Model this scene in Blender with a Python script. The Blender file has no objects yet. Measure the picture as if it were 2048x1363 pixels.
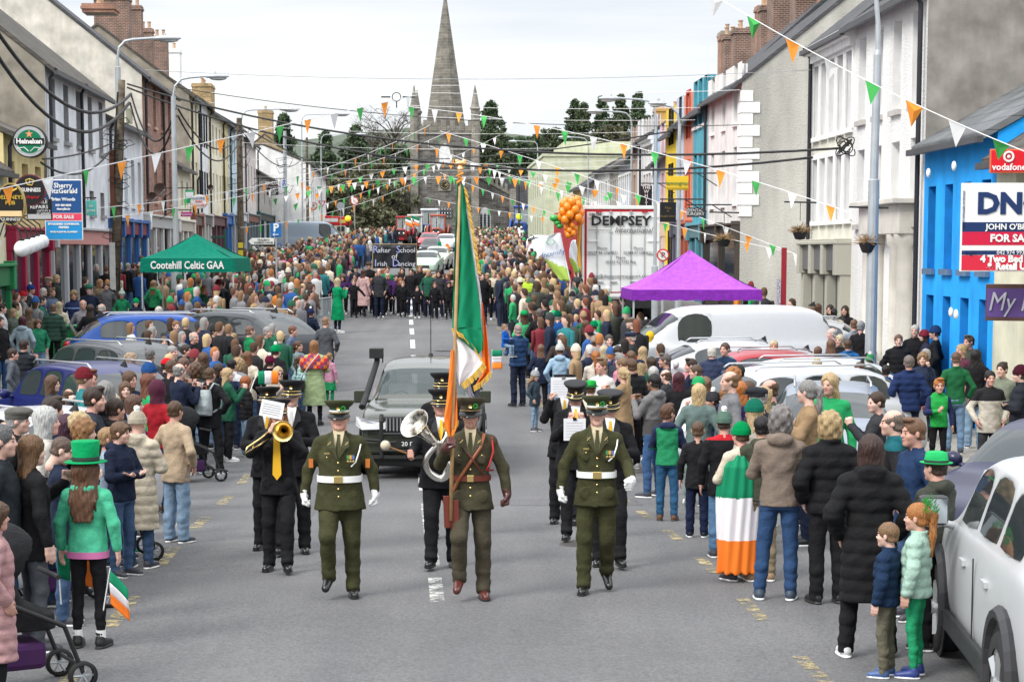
import bpy, math, random
import numpy as np
from mathutils import Vector, Matrix
random.seed(7); R = math.radians; PI = math.pi
S = bpy.context.scene; COL = S.collection
# ---------------------------------------------------------------- camera
F = 4000.0; CX = 1024.0; CY = 925.0; HOR = 500.0; HC = 3.1
TH = math.atan((CY-HOR)/F)
cd = bpy.data.cameras.new('camera'); cam = bpy.data.objects.new('camera', cd); COL.objects.link(cam)
cam.location = (0, 0, HC); cam.rotation_euler = (PI/2-TH, 0, 0)
cd.sensor_width = 36; cd.lens = F/2048*36; cd.shift_y = (CY-681.5)/2048; cd.clip_end = 3000; cd.clip_start = .5
cd.dof.use_dof = True; cd.dof.focus_distance = 18.5; cd.dof.aperture_fstop = 18
S.camera = cam
# ---------------------------------------------------------------- sky, sun, exposure
W = bpy.data.worlds.new('World'); S.world = W; W.use_nodes = True
nt = W.node_tree; N = nt.nodes; L = nt.links; N.clear()
wo = N.new('ShaderNodeOutputWorld'); bg = N.new('ShaderNodeBackground'); bg.inputs[1].default_value = .12
sk = N.new('ShaderNodeTexSky'); sk.sky_type = 'NISHITA'; sk.sun_disc = False; sk.sun_elevation = R(44); sk.sun_rotation = R(228)
tc = N.new('ShaderNodeTexCoord'); mp = N.new('ShaderNodeMapping'); mp.inputs['Scale'].default_value = (1.3, 1, 9)
nz = N.new('ShaderNodeTexNoise'); nz.inputs['Scale'].default_value = 1.9; nz.inputs['Detail'].default_value = 6; nz.inputs['Roughness'].default_value = .5; nz.inputs['Distortion'].default_value = .3
rp = N.new('ShaderNodeValToRGB'); e = rp.color_ramp.elements
e[0].position = .40; e[0].color = (.55, .58, .625, 1); e[1].position = .60; e[1].color = (.74, .75, .76, 1)
vm = N.new('ShaderNodeVectorMath'); vm.operation = 'SCALE'; vm.inputs['Scale'].default_value = 8.2; L.new(rp.outputs[0], vm.inputs[0])
mx = N.new('ShaderNodeMix'); mx.data_type = 'RGBA'; mx.inputs[0].default_value = .93
L.new(tc.outputs['Generated'], mp.inputs[0]); L.new(mp.outputs[0], nz.inputs[0]); L.new(nz.outputs[0], rp.inputs[0])
L.new(sk.outputs[0], mx.inputs[6]); L.new(vm.outputs[0], mx.inputs[7])
# an overcast sky is brighter overhead
sx_ = N.new('ShaderNodeSeparateXYZ'); L.new(tc.outputs['Generated'], sx_.inputs[0]); ma = N.new('ShaderNodeMath'); ma.operation = 'MULTIPLY_ADD'; ma.use_clamp = True; ma.inputs[1].default_value = 1.6; ma.inputs[2].default_value = -.26; L.new(sx_.outputs[2], ma.inputs[0]); mb_ = N.new('ShaderNodeMath'); mb_.operation = 'MULTIPLY_ADD'; mb_.inputs[1].default_value = 13; mb_.inputs[2].default_value = 8.2; L.new(ma.outputs[0], mb_.inputs[0]); L.new(mb_.outputs[0], vm.inputs['Scale']); L.new(mx.outputs[2], bg.inputs[0]); L.new(bg.outputs[0], wo.inputs[0])
sl = bpy.data.lights.new('sun', 'SUN'); so = bpy.data.objects.new('sun', sl); COL.objects.link(so)
sl.energy = 2.0; sl.angle = R(20); sl.color = (1, .97, .92); so.rotation_euler = (R(46), 0, R(-48))
S.view_settings.view_transform = 'Standard'; S.view_settings.look = 'None'; S.view_settings.gamma = 1; S.view_settings.exposure = .6
S.cycles.max_bounces = 5; S.cycles.diffuse_bounces = 3; S.cycles.glossy_bounces = 3; S.cycles.transmission_bounces = 4; S.cycles.use_denoising = True
S.cycles.transparent_max_bounces = 8
# ---------------------------------------------------------------- picture <-> place
st_, ct_ = math.sin(TH), math.cos(TH)
def ray(x, y):
    u = (x-CX)/F; v = (CY-y)/F; fy = ct_+v*st_
    return u/fy, (-st_+v*ct_)/fy          # dX/dY, dZ/dY
GY = np.arange(-60, 2000, 1.); GZ = np.interp(GY, [0, 20, 23, 27, 31, 38, 43, 50, 61, 90, 123, 205, 330, 1900], [.0, -.02, -.10, -.34, -.45, -.45, -.28, .02, .55, 1.25, 2.0, 3.9, 5.2, 6]); GZ = np.convolve(np.pad(GZ, 3, 'edge'), np.ones(7)/7, 'valid')
def gz(Y):           # the street dips in front of the jeep, then climbs to the church
    return float(np.interp(Y, GY, GZ))
def P(x, y, Y): a, b = ray(x, y); return Vector((a*Y, Y, HC+b*Y))
def solve(y, h=0.):
    b = ray(CX, y)[1]; lo, hi = 5., 400.
    for _ in range(50):
        m = (lo+hi)/2
        if HC+b*m-gz(m)-h > 0: lo = m
        else: hi = m
    return lo
def G(x, y): Y = solve(y); return Vector((ray(x, y)[0]*Y, Y, gz(Y)))
def PH(x, y, h): Y = solve(y, h); return Vector((ray(x, y)[0]*Y, Y, gz(Y)))
def centre(Y): return .3-.0548*Y+3.2*min(1, max(0, (Y-70)/120))**1.5
def faceX(side, Y): return -10.7-.0548*Y if side < 0 else 10.4-.039*Y
def faceY(side, x):
    u = (x-CX)/F/1.0057
    return 10.7/(-u-.0548) if side < 0 else 10.4/(u+.039)
def zat(y, Y): return HC+ray(CX, y)[1]*Y
# ---------------------------------------------------------------- materials
MATS = {}
def mat(name, col=(.5,.5,.5), rough=.7, kind='plain', metal=0, spec=.3, scale=1, bump=0, var=.12, col2=None, emit=0, alpha=None, coat=0):
    if name in MATS: return MATS[name]
    m = bpy.data.materials.new(name); MATS[name] = m; m.use_nodes = True
    t = m.node_tree; n = t.nodes; l = t.links; b = n['Principled BSDF']
    b.inputs['Roughness'].default_value = rough; b.inputs['Metallic'].default_value = metal
    b.inputs['Specular IOR Level'].default_value = spec; b.inputs['Coat Weight'].default_value = coat; b.inputs['Coat Roughness'].default_value = .05
    c4 = (*col, 1)
    tc = n.new('ShaderNodeTexCoord'); vec = tc.outputs['Object']
    def noise(s, d=4, v=None, r=.55):
        q = n.new('ShaderNodeTexNoise'); q.inputs['Scale'].default_value = s; q.inputs['Detail'].default_value = d; q.inputs['Roughness'].default_value = r
        l.new(v if v is not None else vec, q.inputs[0]); return q.outputs[0]
    def ramp(f, a, c, ca, cb):
        q = n.new('ShaderNodeValToRGB'); e = q.color_ramp.elements; e[0].position = a; e[1].position = c; e[0].color = (*ca, 1); e[1].color = (*cb, 1)
        l.new(f, q.inputs[0]); return q.outputs[0]
    def mixc(f, a, c, mode='MIX'):
        q = n.new('ShaderNodeMix'); q.data_type = 'RGBA'; q.blend_type = mode
        for s, v in ((0, f), (6, a), (7, c)):
            if isinstance(v, (int, float)): q.inputs[s].default_value = v
            elif isinstance(v, tuple): q.inputs[s].default_value = (*v, 1)
            else: l.new(v, q.inputs[s])
        return q.outputs[2]
    def bumpn(h, st, dist=.02):
        q = n.new('ShaderNodeBump'); q.inputs['Strength'].default_value = st; q.inputs['Distance'].default_value = dist
        l.new(h, q.inputs['Height']); l.new(q.outputs[0], b.inputs['Normal'])
    dark = tuple(c*(1-var*1.6) for c in col); lite = tuple(min(1, c*(1+var)) for c in col)
    out = None
    if kind == 'plain':
        out = ramp(noise(3*scale), .3, .7, dark, lite)
        if bump: bumpn(noise(60*scale, 3), bump, .01)
    elif kind in ('cloth', 'knit', 'hair', 'skin', 'paint'):
        oi = n.new('ShaderNodeObjectInfo'); base = oi.outputs['Color']
        g = {'cloth': .25, 'knit': .3, 'hair': .55, 'skin': .12, 'paint': 0.03}[kind]
        if kind == 'hair':
            mpn = n.new('ShaderNodeMapping'); mpn.inputs['Scale'].default_value = (1, 1, .12); l.new(vec, mpn.inputs[0]); f = noise(110, 2, mpn.outputs[0])
        elif kind == 'skin': f = noise(22, 3)
        else: f = noise(9, 5)
        fac = ramp(f, .3, .7, (1-g,)*3, (1,)*3)
        out = mixc(1., base, fac, 'MULTIPLY')
        if kind == 'cloth': bumpn(noise(13, 4), .55, .035)
        if kind == 'knit':
            w = n.new('ShaderNodeTexWave'); w.inputs['Scale'].default_value = 45; w.inputs['Distortion'].default_value = 2; l.new(vec, w.inputs[0]); bumpn(w.outputs[0], .6, .01)
        if kind == 'hair': bumpn(f, .7, .012)
        if kind == 'skin':
            out = mixc(ramp(noise(9, 2), .45, .7, (0, 0, 0), (.25,)*3), out, (.55, .2, .15)); b.inputs['Subsurface Weight'].default_value = .0
    elif kind == 'dash':                      # pebble dash / roughcast render
        mpn = n.new('ShaderNodeMapping'); mpn.inputs['Scale'].default_value = (1, 1, .25); l.new(vec, mpn.inputs[0])
        big = noise(.8*scale, 5, mpn.outputs[0]); out = ramp(big, .3, .75, dark, lite)
        v = n.new('ShaderNodeTexVoronoi'); v.inputs['Scale'].default_value = 24; l.new(vec, v.inputs[0])
        out = mixc(.35, out, ramp(v.outputs['Distance'], .1, .8, (1, 1, 1), (.72,)*3), 'MULTIPLY'); bumpn(v.outputs['Distance'], .5, .03)
    elif kind == 'render':                    # smooth painted plaster with rain streaks
        mpn = n.new('ShaderNodeMapping'); mpn.inputs['Scale'].default_value = (1, 1, .12); l.new(vec, mpn.inputs[0])
        st = ramp(noise(2.2, 6, mpn.outputs[0], .65), .45, .8, (1, 1, 1), (.80, .78, .74))
        out = mixc(1., ramp(noise(1.3, 4), .3, .7, dark, lite), st, 'MULTIPLY'); bumpn(noise(30, 4), .25, .02)
    elif kind in ('brick', 'stone', 'slate'):
        sx = n.new('ShaderNodeSeparateXYZ'); l.new(vec, sx.inputs[0])
        ad = n.new('ShaderNodeMath'); ad.operation = 'ADD'; l.new(sx.outputs[0], ad.inputs[0]); l.new(sx.outputs[1], ad.inputs[1])
        cb = n.new('ShaderNodeCombineXYZ'); zz = sx.outputs[2]
        if kind == 'slate':
            l.new(sx.outputs[0], cb.inputs[0]); l.new(zz, cb.inputs[1])
        else:
            l.new(ad.outputs[0], cb.inputs[0]); l.new(zz, cb.inputs[1])
        br = n.new('ShaderNodeTexBrick'); l.new(cb.outputs[0], br.inputs[0]); c2 = col2 or tuple(c*.6 for c in col)
        br.inputs['Color1'].default_value = (*col, 1); br.inputs['Color2'].default_value = (*c2, 1)
        mo = {'brick': (.36, .33, .29), 'stone': tuple(c*1.5 for c in col), 'slate': tuple(c*.4 for c in col)}[kind]
        br.inputs['Mortar'].default_value = (*mo, 1); br.inputs['Scale'].default_value = 1; br.inputs['Mortar Size'].default_value = .012 if kind != 'slate' else .01
        bw, bh = {'brick': (.23, .085), 'stone': (.75, .26), 'slate': (.28, .16)}[kind]
        br.inputs['Brick Width'].default_value = bw*scale; br.inputs['Row Height'].default_value = bh*scale
        out = mixc(1., br.outputs[0], ramp(noise(1.4, 6), .3, .75, (.55, .56, .55), (1.15, 1.12, 1.1)), 'MULTIPLY'); bumpn(br.outputs['Fac'], -.5, .02)
    elif kind == 'asphalt':
        a = ramp(noise(38, 6, None, .8), .3, .75, tuple(c*.5 for c in col), tuple(c*1.6 for c in col)); big = ramp(noise(.35, 6), .3, .75, (.78,)*3, (1.12,)*3)
        out = mixc(1., a, big, 'MULTIPLY')
        mpn = n.new('ShaderNodeMapping'); mpn.inputs['Scale'].default_value = (1.6, .16, 1); mpn.inputs['Rotation'].default_value = (0, 0, R(-3)); l.new(vec, mpn.inputs[0])
        out = mixc(1., out, ramp(noise(.9, 5, mpn.outputs[0]), .35, .7, (.86, .86, .88), (1.08, 1.07, 1.05)), 'MULTIPLY')
        v = n.new('ShaderNodeTexVoronoi'); v.inputs['Scale'].default_value = 42; l.new(vec, v.inputs[0])
        out = mixc(ramp(v.outputs['Distance'], .0, .14, (.55,)*3, (0,)*3), out, (.33, .32, .3)); bumpn(noise(90, 3), .7, .012)
    elif kind == 'worn':                      # worn paint: alpha from noise
        out = ramp(noise(8, 4), .3, .7, dark, lite)
        f = ramp(noise(7, 8, None, .75), .44, .6, (0,)*3, (1,)*3); l.new(f, b.inputs['Alpha'])
    elif kind == 'attr':
        at = n.new('ShaderNodeAttribute'); at.attribute_name = 'Col'; out = at.outputs[0]
    elif kind == 'glass':
        b.inputs['Base Color'].default_value = c4; b.inputs['Alpha'].default_value = alpha if alpha is not None else 1
    elif kind == 'leaf':
        oi = n.new('ShaderNodeObjectInfo'); gi = n.new('ShaderNodeNewGeometry')
        out = ramp(gi.outputs['Random Per Island'], 0., 1., tuple(c*.55 for c in col), tuple(c*1.7 for c in col))
    elif kind == 'flat': b.inputs['Base Color'].default_value = c4
    if out is not None: l.new(out, b.inputs['Base Color'])
    if emit: b.inputs['Emission Color'].default_value = c4; b.inputs['Emission Strength'].default_value = emit
    return m
CLOTH = mat('woven_cloth', kind='cloth', rough=.85, spec=.15); KNIT = mat('knitted_wool', kind='knit', rough=.95, spec=.1)
HAIR = mat('hair_strands', kind='hair', rough=.5, spec=.3); SKIN = mat('skin', kind='skin', rough=.5, spec=.35); PAINT = mat('car_paint', kind='paint', rough=.3, spec=.3, coat=.12)
PLAST = mat('painted_plastic', kind='paint', rough=.45, spec=.4); SHINY = mat('polished_leather', kind='paint', rough=.2, spec=.6)
BLACK = mat('black_rubber', (.02,.02,.02), .6); DARK = mat('dark_trim', (.035,.035,.038), .45); CHROME = mat('chrome', (.8,.8,.8), .12, 'flat', metal=1)
BRASS = mat('polished_brass', (.83,.62,.25), .2, 'flat', metal=1); GOLD = mat('gilt_bronze', (.75,.42,.2), .25, 'flat', metal=1); SILVER = mat('silver_plate', (.75,.72,.66), .2, 'flat', metal=1)
GALV = mat('galvanised_steel', (.42,.45,.47), .45, metal=.3, var=.08); WHITE = mat('white_gloss', (.8,.8,.79), .4); CARGLASS = mat('car_glass', (.03,.038,.04), .04, 'glass', spec=.8, alpha=.9)
WINGLASS = mat('window_glass', (.035,.045,.055), .06, 'glass', spec=.8); WIRE = mat('black_cable', (.03,.03,.03), .6); STRING = mat('white_string', (.75,.75,.75), .6, 'flat')
EYE = mat('eye_dark', (.03,.022,.018), .25, 'flat'); LIP = mat('lips', (.42,.17,.14), .5, 'flat'); WOODP = mat('weathered_timber_pole', (.13,.105,.075), .9, bump=.5, var=.35, scale=2)
IRON = mat('black_iron', (.025,.025,.027), .5)
# ---------------------------------------------------------------- mesh helpers
class MB:
    def __init__(s): s.v = []; s.f = []; s.m = []; s.mi = 0; s.M = None
    def add(s, vs, fs, mi=None):
        o = len(s.v)
        s.v.extend([tuple(s.M @ Vector(p)) for p in vs] if s.M is not None else [tuple(p) for p in vs]); s.f.extend([tuple(i+o for i in q) for q in fs]); s.m.extend([s.mi if mi is None else mi]*len(fs)); return s
    def box(s, a, b, mi=None):
        x0, y0, z0 = a; x1, y1, z1 = b
        return s.add([(x0,y0,z0),(x1,y0,z0),(x1,y1,z0),(x0,y1,z0),(x0,y0,z1),(x1,y0,z1),(x1,y1,z1),(x0,y1,z1)], [(0,3,2,1),(4,5,6,7),(0,1,5,4),(1,2,6,5),(2,3,7,6),(3,0,4,7)], mi)
    def tube(s, pts, r, n=8, mi=None, cap=True):
        pts = [Vector(p) for p in pts]; rs = r if isinstance(r, (list, tuple)) else [r]*len(pts); vs = []; pu = None
        for i, p in enumerate(pts):
            d = (pts[min(i+1, len(pts)-1)]-pts[max(i-1, 0)]).normalized()
            if pu is None: pu = d.orthogonal().normalized()
            u = (pu-d*pu.dot(d)); u = u.normalized() if u.length > 1e-6 else d.orthogonal().normalized(); pu = u; w = d.cross(u)
            for k in range(n): a = 2*PI*k/n; vs.append(p+(u*math.cos(a)+w*math.sin(a))*rs[i])
        fs = [(i*n+k, i*n+(k+1) % n, (i+1)*n+(k+1) % n, (i+1)*n+k) for i in range(len(pts)-1) for k in range(n)]
        if cap: fs += [tuple(range(n-1, -1, -1)), tuple(range((len(pts)-1)*n, len(pts)*n))]
        return s.add(vs, fs, mi)
    def lathe(s, prof, n=16, c=(0,0,0), mi=None, ax='z', sx=1, sy=1):
        vs = []; c = Vector(c)
        for r, z in prof:
            for k in range(n):
                a = 2*PI*k/n; x, y = r*math.cos(a)*sx, r*math.sin(a)*sy
                vs.append(c+Vector({'z': (x, y, z), 'y': (x, z, y), 'x': (z, x, y)}[ax]))
        fs = []
        for i in range(len(prof)-1):
            for k in range(n):
                q = (i*n+k, i*n+(k+1) % n, (i+1)*n+(k+1) % n, (i+1)*n+k); fs.append(q if ax != 'y' else q[::-1])
        return s.add(vs, fs, mi)
    def ball(s, c, r, n=12, mi=None, sc=(1,1,1)):
        m = n//2; vs = []; fs = []; c = Vector(c)
        for i in range(m+1):
            t = PI*i/m
            for k in range(n): a = 2*PI*k/n; vs.append(c+Vector((math.sin(t)*math.cos(a)*r*sc[0], math.sin(t)*math.sin(a)*r*sc[1], math.cos(t)*r*sc[2])))
        for i in range(m):
            for k in range(n): fs.append((i*n+k, (i+1)*n+k, (i+1)*n+(k+1) % n, i*n+(k+1) % n))
        return s.add(vs, fs, mi)
    def poly(s, pts, th, axis=(0,1,0), mi=None):      # thick prism of a polygon
        a = Vector(axis)*th; n = len(pts); vs = [Vector(p) for p in pts]+[Vector(p)+a for p in pts]
        return s.add(vs, [tuple(range(n)), tuple(range(2*n-1, n-1, -1))]+[(i, i+n, (i+1) % n+n, (i+1) % n) for i in range(n)], mi)
    def mesh(s, name, mats, smooth=False):
        me = bpy.data.meshes.new(name); me.from_pydata(s.v, [], s.f)
        for m in (mats if isinstance(mats, (list, tuple)) else [mats]): me.materials.append(m)
        if any(s.m): me.polygons.foreach_set('material_index', s.m)
        if smooth: me.polygons.foreach_set('use_smooth', [True]*len(s.f))
        me.update(); return me
def link(o, parent=None):
    COL.objects.link(o)
    if parent is not None: o.parent = parent
    return o
def ob(name, me, parent=None, loc=None, rot=None, color=None, scale=None):
    o = bpy.data.objects.new(name, me)
    if loc is not None: o.location = loc
    if rot is not None: o.rotation_euler = rot
    if scale is not None: o.scale = (scale,)*3 if isinstance(scale, (int, float)) else scale
    if color is not None: o.color = (*color[:3], 1)
    return link(o, parent)
def part(name, mb, mats, parent=None, smooth=False, loc=None, rot=None, color=None, bevel=0, sub=0):
    o = ob(name, mb.mesh(name, mats, smooth), parent, loc, rot, color)
    if bevel: b = o.modifiers.new('b', 'BEVEL'); b.width = bevel; b.segments = 2; b.limit_method = 'ANGLE'
    if sub: b = o.modifiers.new('s', 'SUBSURF'); b.levels = b.render_levels = sub
    return o
USED = {}
def tag(o, label=None, cat=None, group=None, kind=None):
    if label: o['label'] = label; USED[label] = USED.get(label, 0)+1
    if cat: o['category'] = cat
    if group: o['group'] = group
    if kind: o['kind'] = kind
    return o
def thing(name, label, cat, loc=(0,0,0), rz=0, group=None, scale=1):
    o = bpy.data.objects.new(name, None); o.location = loc; o.rotation_euler = (0, 0, rz); o.scale = (scale,)*3; o.empty_display_size = .2
    return tag(link(o), label, cat, group)
def text_mb(txt, size, ext=.004, align='CENTER', spc=1, shear=0, sx=1, bold=0, lsp=1):
    c = bpy.data.curves.new('t', 'FONT'); c.body = txt; c.size = size; c.extrude = ext; c.align_x = align; c.align_y = 'CENTER'; c.space_character = spc; c.shear = shear; c.offset = bold; c.resolution_u = 2; c.space_line = lsp
    o = bpy.data.objects.new('t', c); COL.objects.link(o); dg = bpy.context.evaluated_depsgraph_get(); me = bpy.data.meshes.new_from_object(o.evaluated_get(dg))
    mb = MB(); mb.v = [(v.co.x*sx, v.co.y, v.co.z) for v in me.vertices]; mb.f = [tuple(p.vertices) for p in me.polygons]; mb.m = [0]*len(mb.f)
    bpy.data.objects.remove(o); bpy.data.curves.remove(c); bpy.data.meshes.remove(me); return mb
def text(txt, size, m, parent, loc=(0,0,0), rot=(PI/2,0,0), name='lettering', **k):
    return part(name, text_mb(txt, size, **k), m, parent, loc=loc, rot=rot)
def flat(n, c, r=.5): return mat('paint_'+n, c, r, 'flat', spec=.3)
def sag(a, b, s, n=16): a = Vector(a); b = Vector(b); return [a.lerp(b, i/n)-Vector((0, 0, s*4*(i/n)*(1-i/n))) for i in range(n+1)]
# ---------------------------------------------------------------- people: distance fields turned into continuous surfaces
class Fld:
    def __init__(s, lo, hi, h):
        s.h = h; s.ax = [np.arange(l, u+h, h, dtype=np.float32) for l, u in zip(lo, hi)]
        s.F = np.full([len(a) for a in s.ax], .3, np.float32); s.M = None
    def sub(s, lo, hi):
        sl = [slice(max(0, int((l-a[0])/s.h)-1), max(0, int((u-a[0])/s.h)+3)) for a, l, u in zip(s.ax, lo, hi)]
        g = np.meshgrid(*[a[q] for a, q in zip(s.ax, sl)], indexing='ij', sparse=True); return tuple(sl), g
    def comb(s, sl, d, k, op):
        f = s.F[sl]
        if op == 'cut': a, b = -f, d
        else: a, b = f, d
        if k > 0:
            hh = np.clip(.5+.5*(b-a)/k, 0, 1); r = b*(1-hh)+a*hh-k*hh*(1-hh)
        else: r = np.minimum(a, b)
        if op == 'cut': r = -r
        s.F[sl] = r
    def tp(s, p): return np.array(s.M @ Vector(p) if s.M is not None else p, dtype=np.float32)
    def cone(s, a, b, ra, rb, k=.02, op='add'):
        a = s.tp(a); b = s.tp(b); m = max(ra, rb)+k+.03; sl, (X, Y, Z) = s.sub(np.minimum(a, b)-m, np.maximum(a, b)+m); d = b-a; L2 = float(d@d)+1e-9
        t = np.clip(((X-a[0])*d[0]+(Y-a[1])*d[1]+(Z-a[2])*d[2])/L2, 0, 1)
        s.comb(sl, np.sqrt((X-a[0]-t*d[0])**2+(Y-a[1]-t*d[1])**2+(Z-a[2]-t*d[2])**2)-(ra+(rb-ra)*t), k, op)
    def ell(s, c, r, k=.02, op='add'):
        c0 = s.tp(c); r = np.array(r, np.float32)
        if s.M is None:
            m = r+k+.03; sl, (X, Y, Z) = s.sub(c0-m, c0+m); x, y, z = X-c0[0], Y-c0[1], Z-c0[2]
        else:
            sc = s.M.to_scale()[0]; m = float(r.max())*sc+k+.03; sl, (X, Y, Z) = s.sub(c0-m, c0+m); I = np.array(s.M.to_3x3().inverted())*sc; q = (X-c0[0], Y-c0[1], Z-c0[2]); r = r*sc
            x, y, z = [I[i, 0]*q[0]+I[i, 1]*q[1]+I[i, 2]*q[2] for i in range(3)]
        n = np.sqrt((x/r[0])**2+(y/r[1])**2+(z/r[2])**2); g = np.sqrt((x/r[0]**2)**2+(y/r[1]**2)**2+(z/r[2]**2)**2)+1e-6
        s.comb(sl, n*(n-1)/g, k, op)
    def loft(s, prof, k=.03, op='add', pw=2.3, fold=0):   # prof: (z, cx, cy, rx, ry) rising
        p = np.array(prof, np.float32); z0, z1 = p[0, 0], p[-1, 0]; mx, my = p[:, 3].max()+.06, p[:, 4].max()+.06
        sl, (X, Y, Z) = s.sub((p[:, 1].min()-mx, p[:, 2].min()-my, z0-.04), (p[:, 1].max()+mx, p[:, 2].max()+my, z1+.04))
        zz = Z[0, 0]; cx, cy, rx, ry = [np.interp(zz, p[:, 0], p[:, i]) for i in (1, 2, 3, 4)]
        x = (X-cx)/rx; y = (Y-cy)/ry; n = (np.abs(x)**pw+np.abs(y)**pw)**(1/pw)
        if fold: n = n*(1+fold*np.sin(7*np.arctan2(y, x)+2*zz)*np.clip((z1-zz)/(z1-z0+1e-6), 0, 1))
        d = (n-1)*np.minimum(rx, ry); s.comb(sl, np.maximum(d, np.maximum(z0-Z, Z-z1)), k, op)
    def mod(s, fn):
        X, Y, Z = np.meshgrid(*s.ax, indexing='ij', sparse=True); s.F = (s.F+fn(X, Y, Z)).astype(np.float32)
    def mesh(s, name, mats, matfn=None):
        F_ = s.F; nx, ny, nz = F_.shape; I = F_ < 0; c = np.zeros((nx-1, ny-1, nz-1), np.uint8)
        offs = [(i, j, k) for i in (0, 1) for j in (0, 1) for k in (0, 1)]
        for i, j, k in offs: c += I[i:nx-1+i, j:ny-1+j, k:nz-1+k]
        act = (c > 0) & (c < 8); idx = np.argwhere(act); n = len(idx); vid = np.full(act.shape, -1, np.int32); vid[act] = np.arange(n)
        acc = np.zeros((n, 3)); cnt = np.zeros(n)
        val = {o: F_[idx[:, 0]+o[0], idx[:, 1]+o[1], idx[:, 2]+o[2]] for o in offs}
        for o in offs:
            for a in range(3):
                if o[a]: continue
                q = list(o); q[a] = 1; v0, v1 = val[o], val[tuple(q)]; w = (v0 < 0) != (v1 < 0); t = np.where(w, v0/(v0-v1+1e-12), 0)
                p = np.tile(np.array(o, float), (n, 1)); p[:, a] += t; acc += p*w[:, None]; cnt += w
        V = (idx+acc/np.maximum(cnt, 1)[:, None])*s.h+np.array([a[0] for a in s.ax]); Q = []
        for a in range(3):
            b, d = (a+1) % 3, (a+2) % 3; sh = [slice(None)]*3; s0 = list(sh); s1 = list(sh); s0[a] = slice(0, -1); s1[a] = slice(1, None)
            A, B = I[tuple(s0)], I[tuple(s1)]
            for flip in (0, 1):
                e = np.argwhere((A & ~B) if not flip else (~A & B)); e = e[(e[:, b] > 0) & (e[:, d] > 0)]
                e = e[(e[:, b] < vid.shape[b]) & (e[:, d] < vid.shape[d])]
                def g(db, dd): w = e.copy(); w[:, b] -= db; w[:, d] -= dd; return vid[w[:, 0], w[:, 1], w[:, 2]]
                q = np.stack([g(1, 1), g(0, 1), g(0, 0), g(1, 0)], 1); Q.append(q if not flip else q[:, ::-1])
        Q = np.concatenate(Q); Q = Q[(Q >= 0).all(1)]
        me = bpy.data.meshes.new(name); me.vertices.add(n); me.vertices.foreach_set('co', V.astype(np.float32).ravel())
        me.loops.add(len(Q)*4); me.loops.foreach_set('vertex_index', Q.astype(np.int32).ravel()); me.polygons.add(len(Q))
        me.polygons.foreach_set('loop_start', np.arange(0, len(Q)*4, 4, dtype=np.int32))
        for m in mats: me.materials.append(m)
        if matfn is not None: me.polygons.foreach_set('material_index', matfn(V[Q].mean(1)).astype(np.int32))
        me.polygons.foreach_set('use_smooth', np.ones(len(Q), bool)); me.update(calc_edges=True); me.validate(); return me
ARM = {'down': ((.255,.03,1.15),(.265,-.03,.91),(.1,-.15,-1),0), 'pocket': ((.30,.08,1.15),(.235,-.05,.97),(-.25,-.4,-.8),0), 'phone': ((.23,-.12,1.17),(.07,-.30,1.36),(0,-.2,1),1),
 'cross': ((.26,-.06,1.15),(-.02,-.21,1.17),(-1,.1,.1),0), 'clap': ((.25,-.06,1.15),(.06,-.29,1.19),(-.2,-.8,.6),0), 'mback': ((.27,.16,1.19),(.30,.20,.96),(.05,.15,-1),1), 'mfwd': ((.27,-.03,1.17),(.27,-.22,1.0),(0,-.8,-.4),1),
 'out': ((.36,0,1.22),(.52,-.05,1.02),(.6,-.1,-.6),0), 'raise': ((.24,-.20,1.27),(.16,-.30,1.50),(0,-.2,1),1), 'tromb': ((.27,-.16,1.24),(.05,-.27,1.46),(-.3,-.3,1),1), 'drum': ((.27,-.02,1.17),(.30,-.30,1.15),(.1,-1,.3),1),
 'staff': ((.30,-.08,1.20),(.24,-.30,1.36),(-.6,-.3,.7),1), 'hip': ((.36,.05,1.2),(.2,-.05,1.02),(-.8,-.3,-.3),0), 'back': ((.27,.10,1.15),(.10,.20,.98),(-1,.1,-.2),0), 'carry': ((.27,-.05,1.14),(.12,-.30,1.15),(-1,-.1,0),0), 'sink': ((.24,.03,1.15),(.25,-.05,.93),(0,-.3,-1),0)}
LEG = {'stand': ((.105,-.01,.50),(.11,.02,.085),0), 'wide': ((.14,-.02,.50),(.17,.02,.085),0), 'fwd': ((.10,-.16,.53),(.10,-.20,.12),.0), 'backw': ((.10,.03,.49),(.105,.22,.17),-.5), 'lift': ((.10,-.20,.57),(.10,-.08,.21),-.35), 'sit': ((.10,-.35,.80),(.11,-.36,.42),0)}
def hand(f, w, d, s, curl, sc=1):
    w = Vector(w); d = Vector(d).normalized(); side = Vector((0, 0, 1)).cross(d)
    if side.length < .3: side = Vector((0, -1, 0)) if True else side
    side.normalize(); nrm = Vector((-s, 0, 0)); nrm = (nrm-d*nrm.dot(d)); nrm = nrm.normalized() if nrm.length > .3 else d.cross(side); side = d.cross(nrm).normalized()
    if side.y > 0 or (abs(side.y) < .2 and side.z < 0): side = -side
    f.cone(w, w+d*.03*sc, .025, .028, .02)
    for i in range(4):
        o = side*(.033-.022*i)*sc; b = w+d*.085*sc+o; f.cone(w+d*.02*sc+o*.6, b, .015, .0125, .012)
        ln = (.042, .048, .044, .034)[i]*sc; c = curl*1.9+.35; t = b+(d*math.cos(c*.6)+nrm*math.sin(c*.6))*ln; f.cone(b, t, .0115, .0105, .006)
        c2 = c*1.5; f.cone(t, t+(d*math.cos(c2)+nrm*math.sin(c2))*ln*.8, .0105, .009, .005)
    t0 = w+d*.02*sc+side*.028*sc; t1 = t0+(d*.035+side*.022+nrm*.02)*sc; f.cone(t0, t1, .016, .012, .01); f.cone(t1, t1+(d*.032+nrm*.016*(1+curl)-side*.004*curl)*sc, .012, .0095, .006)
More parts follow.
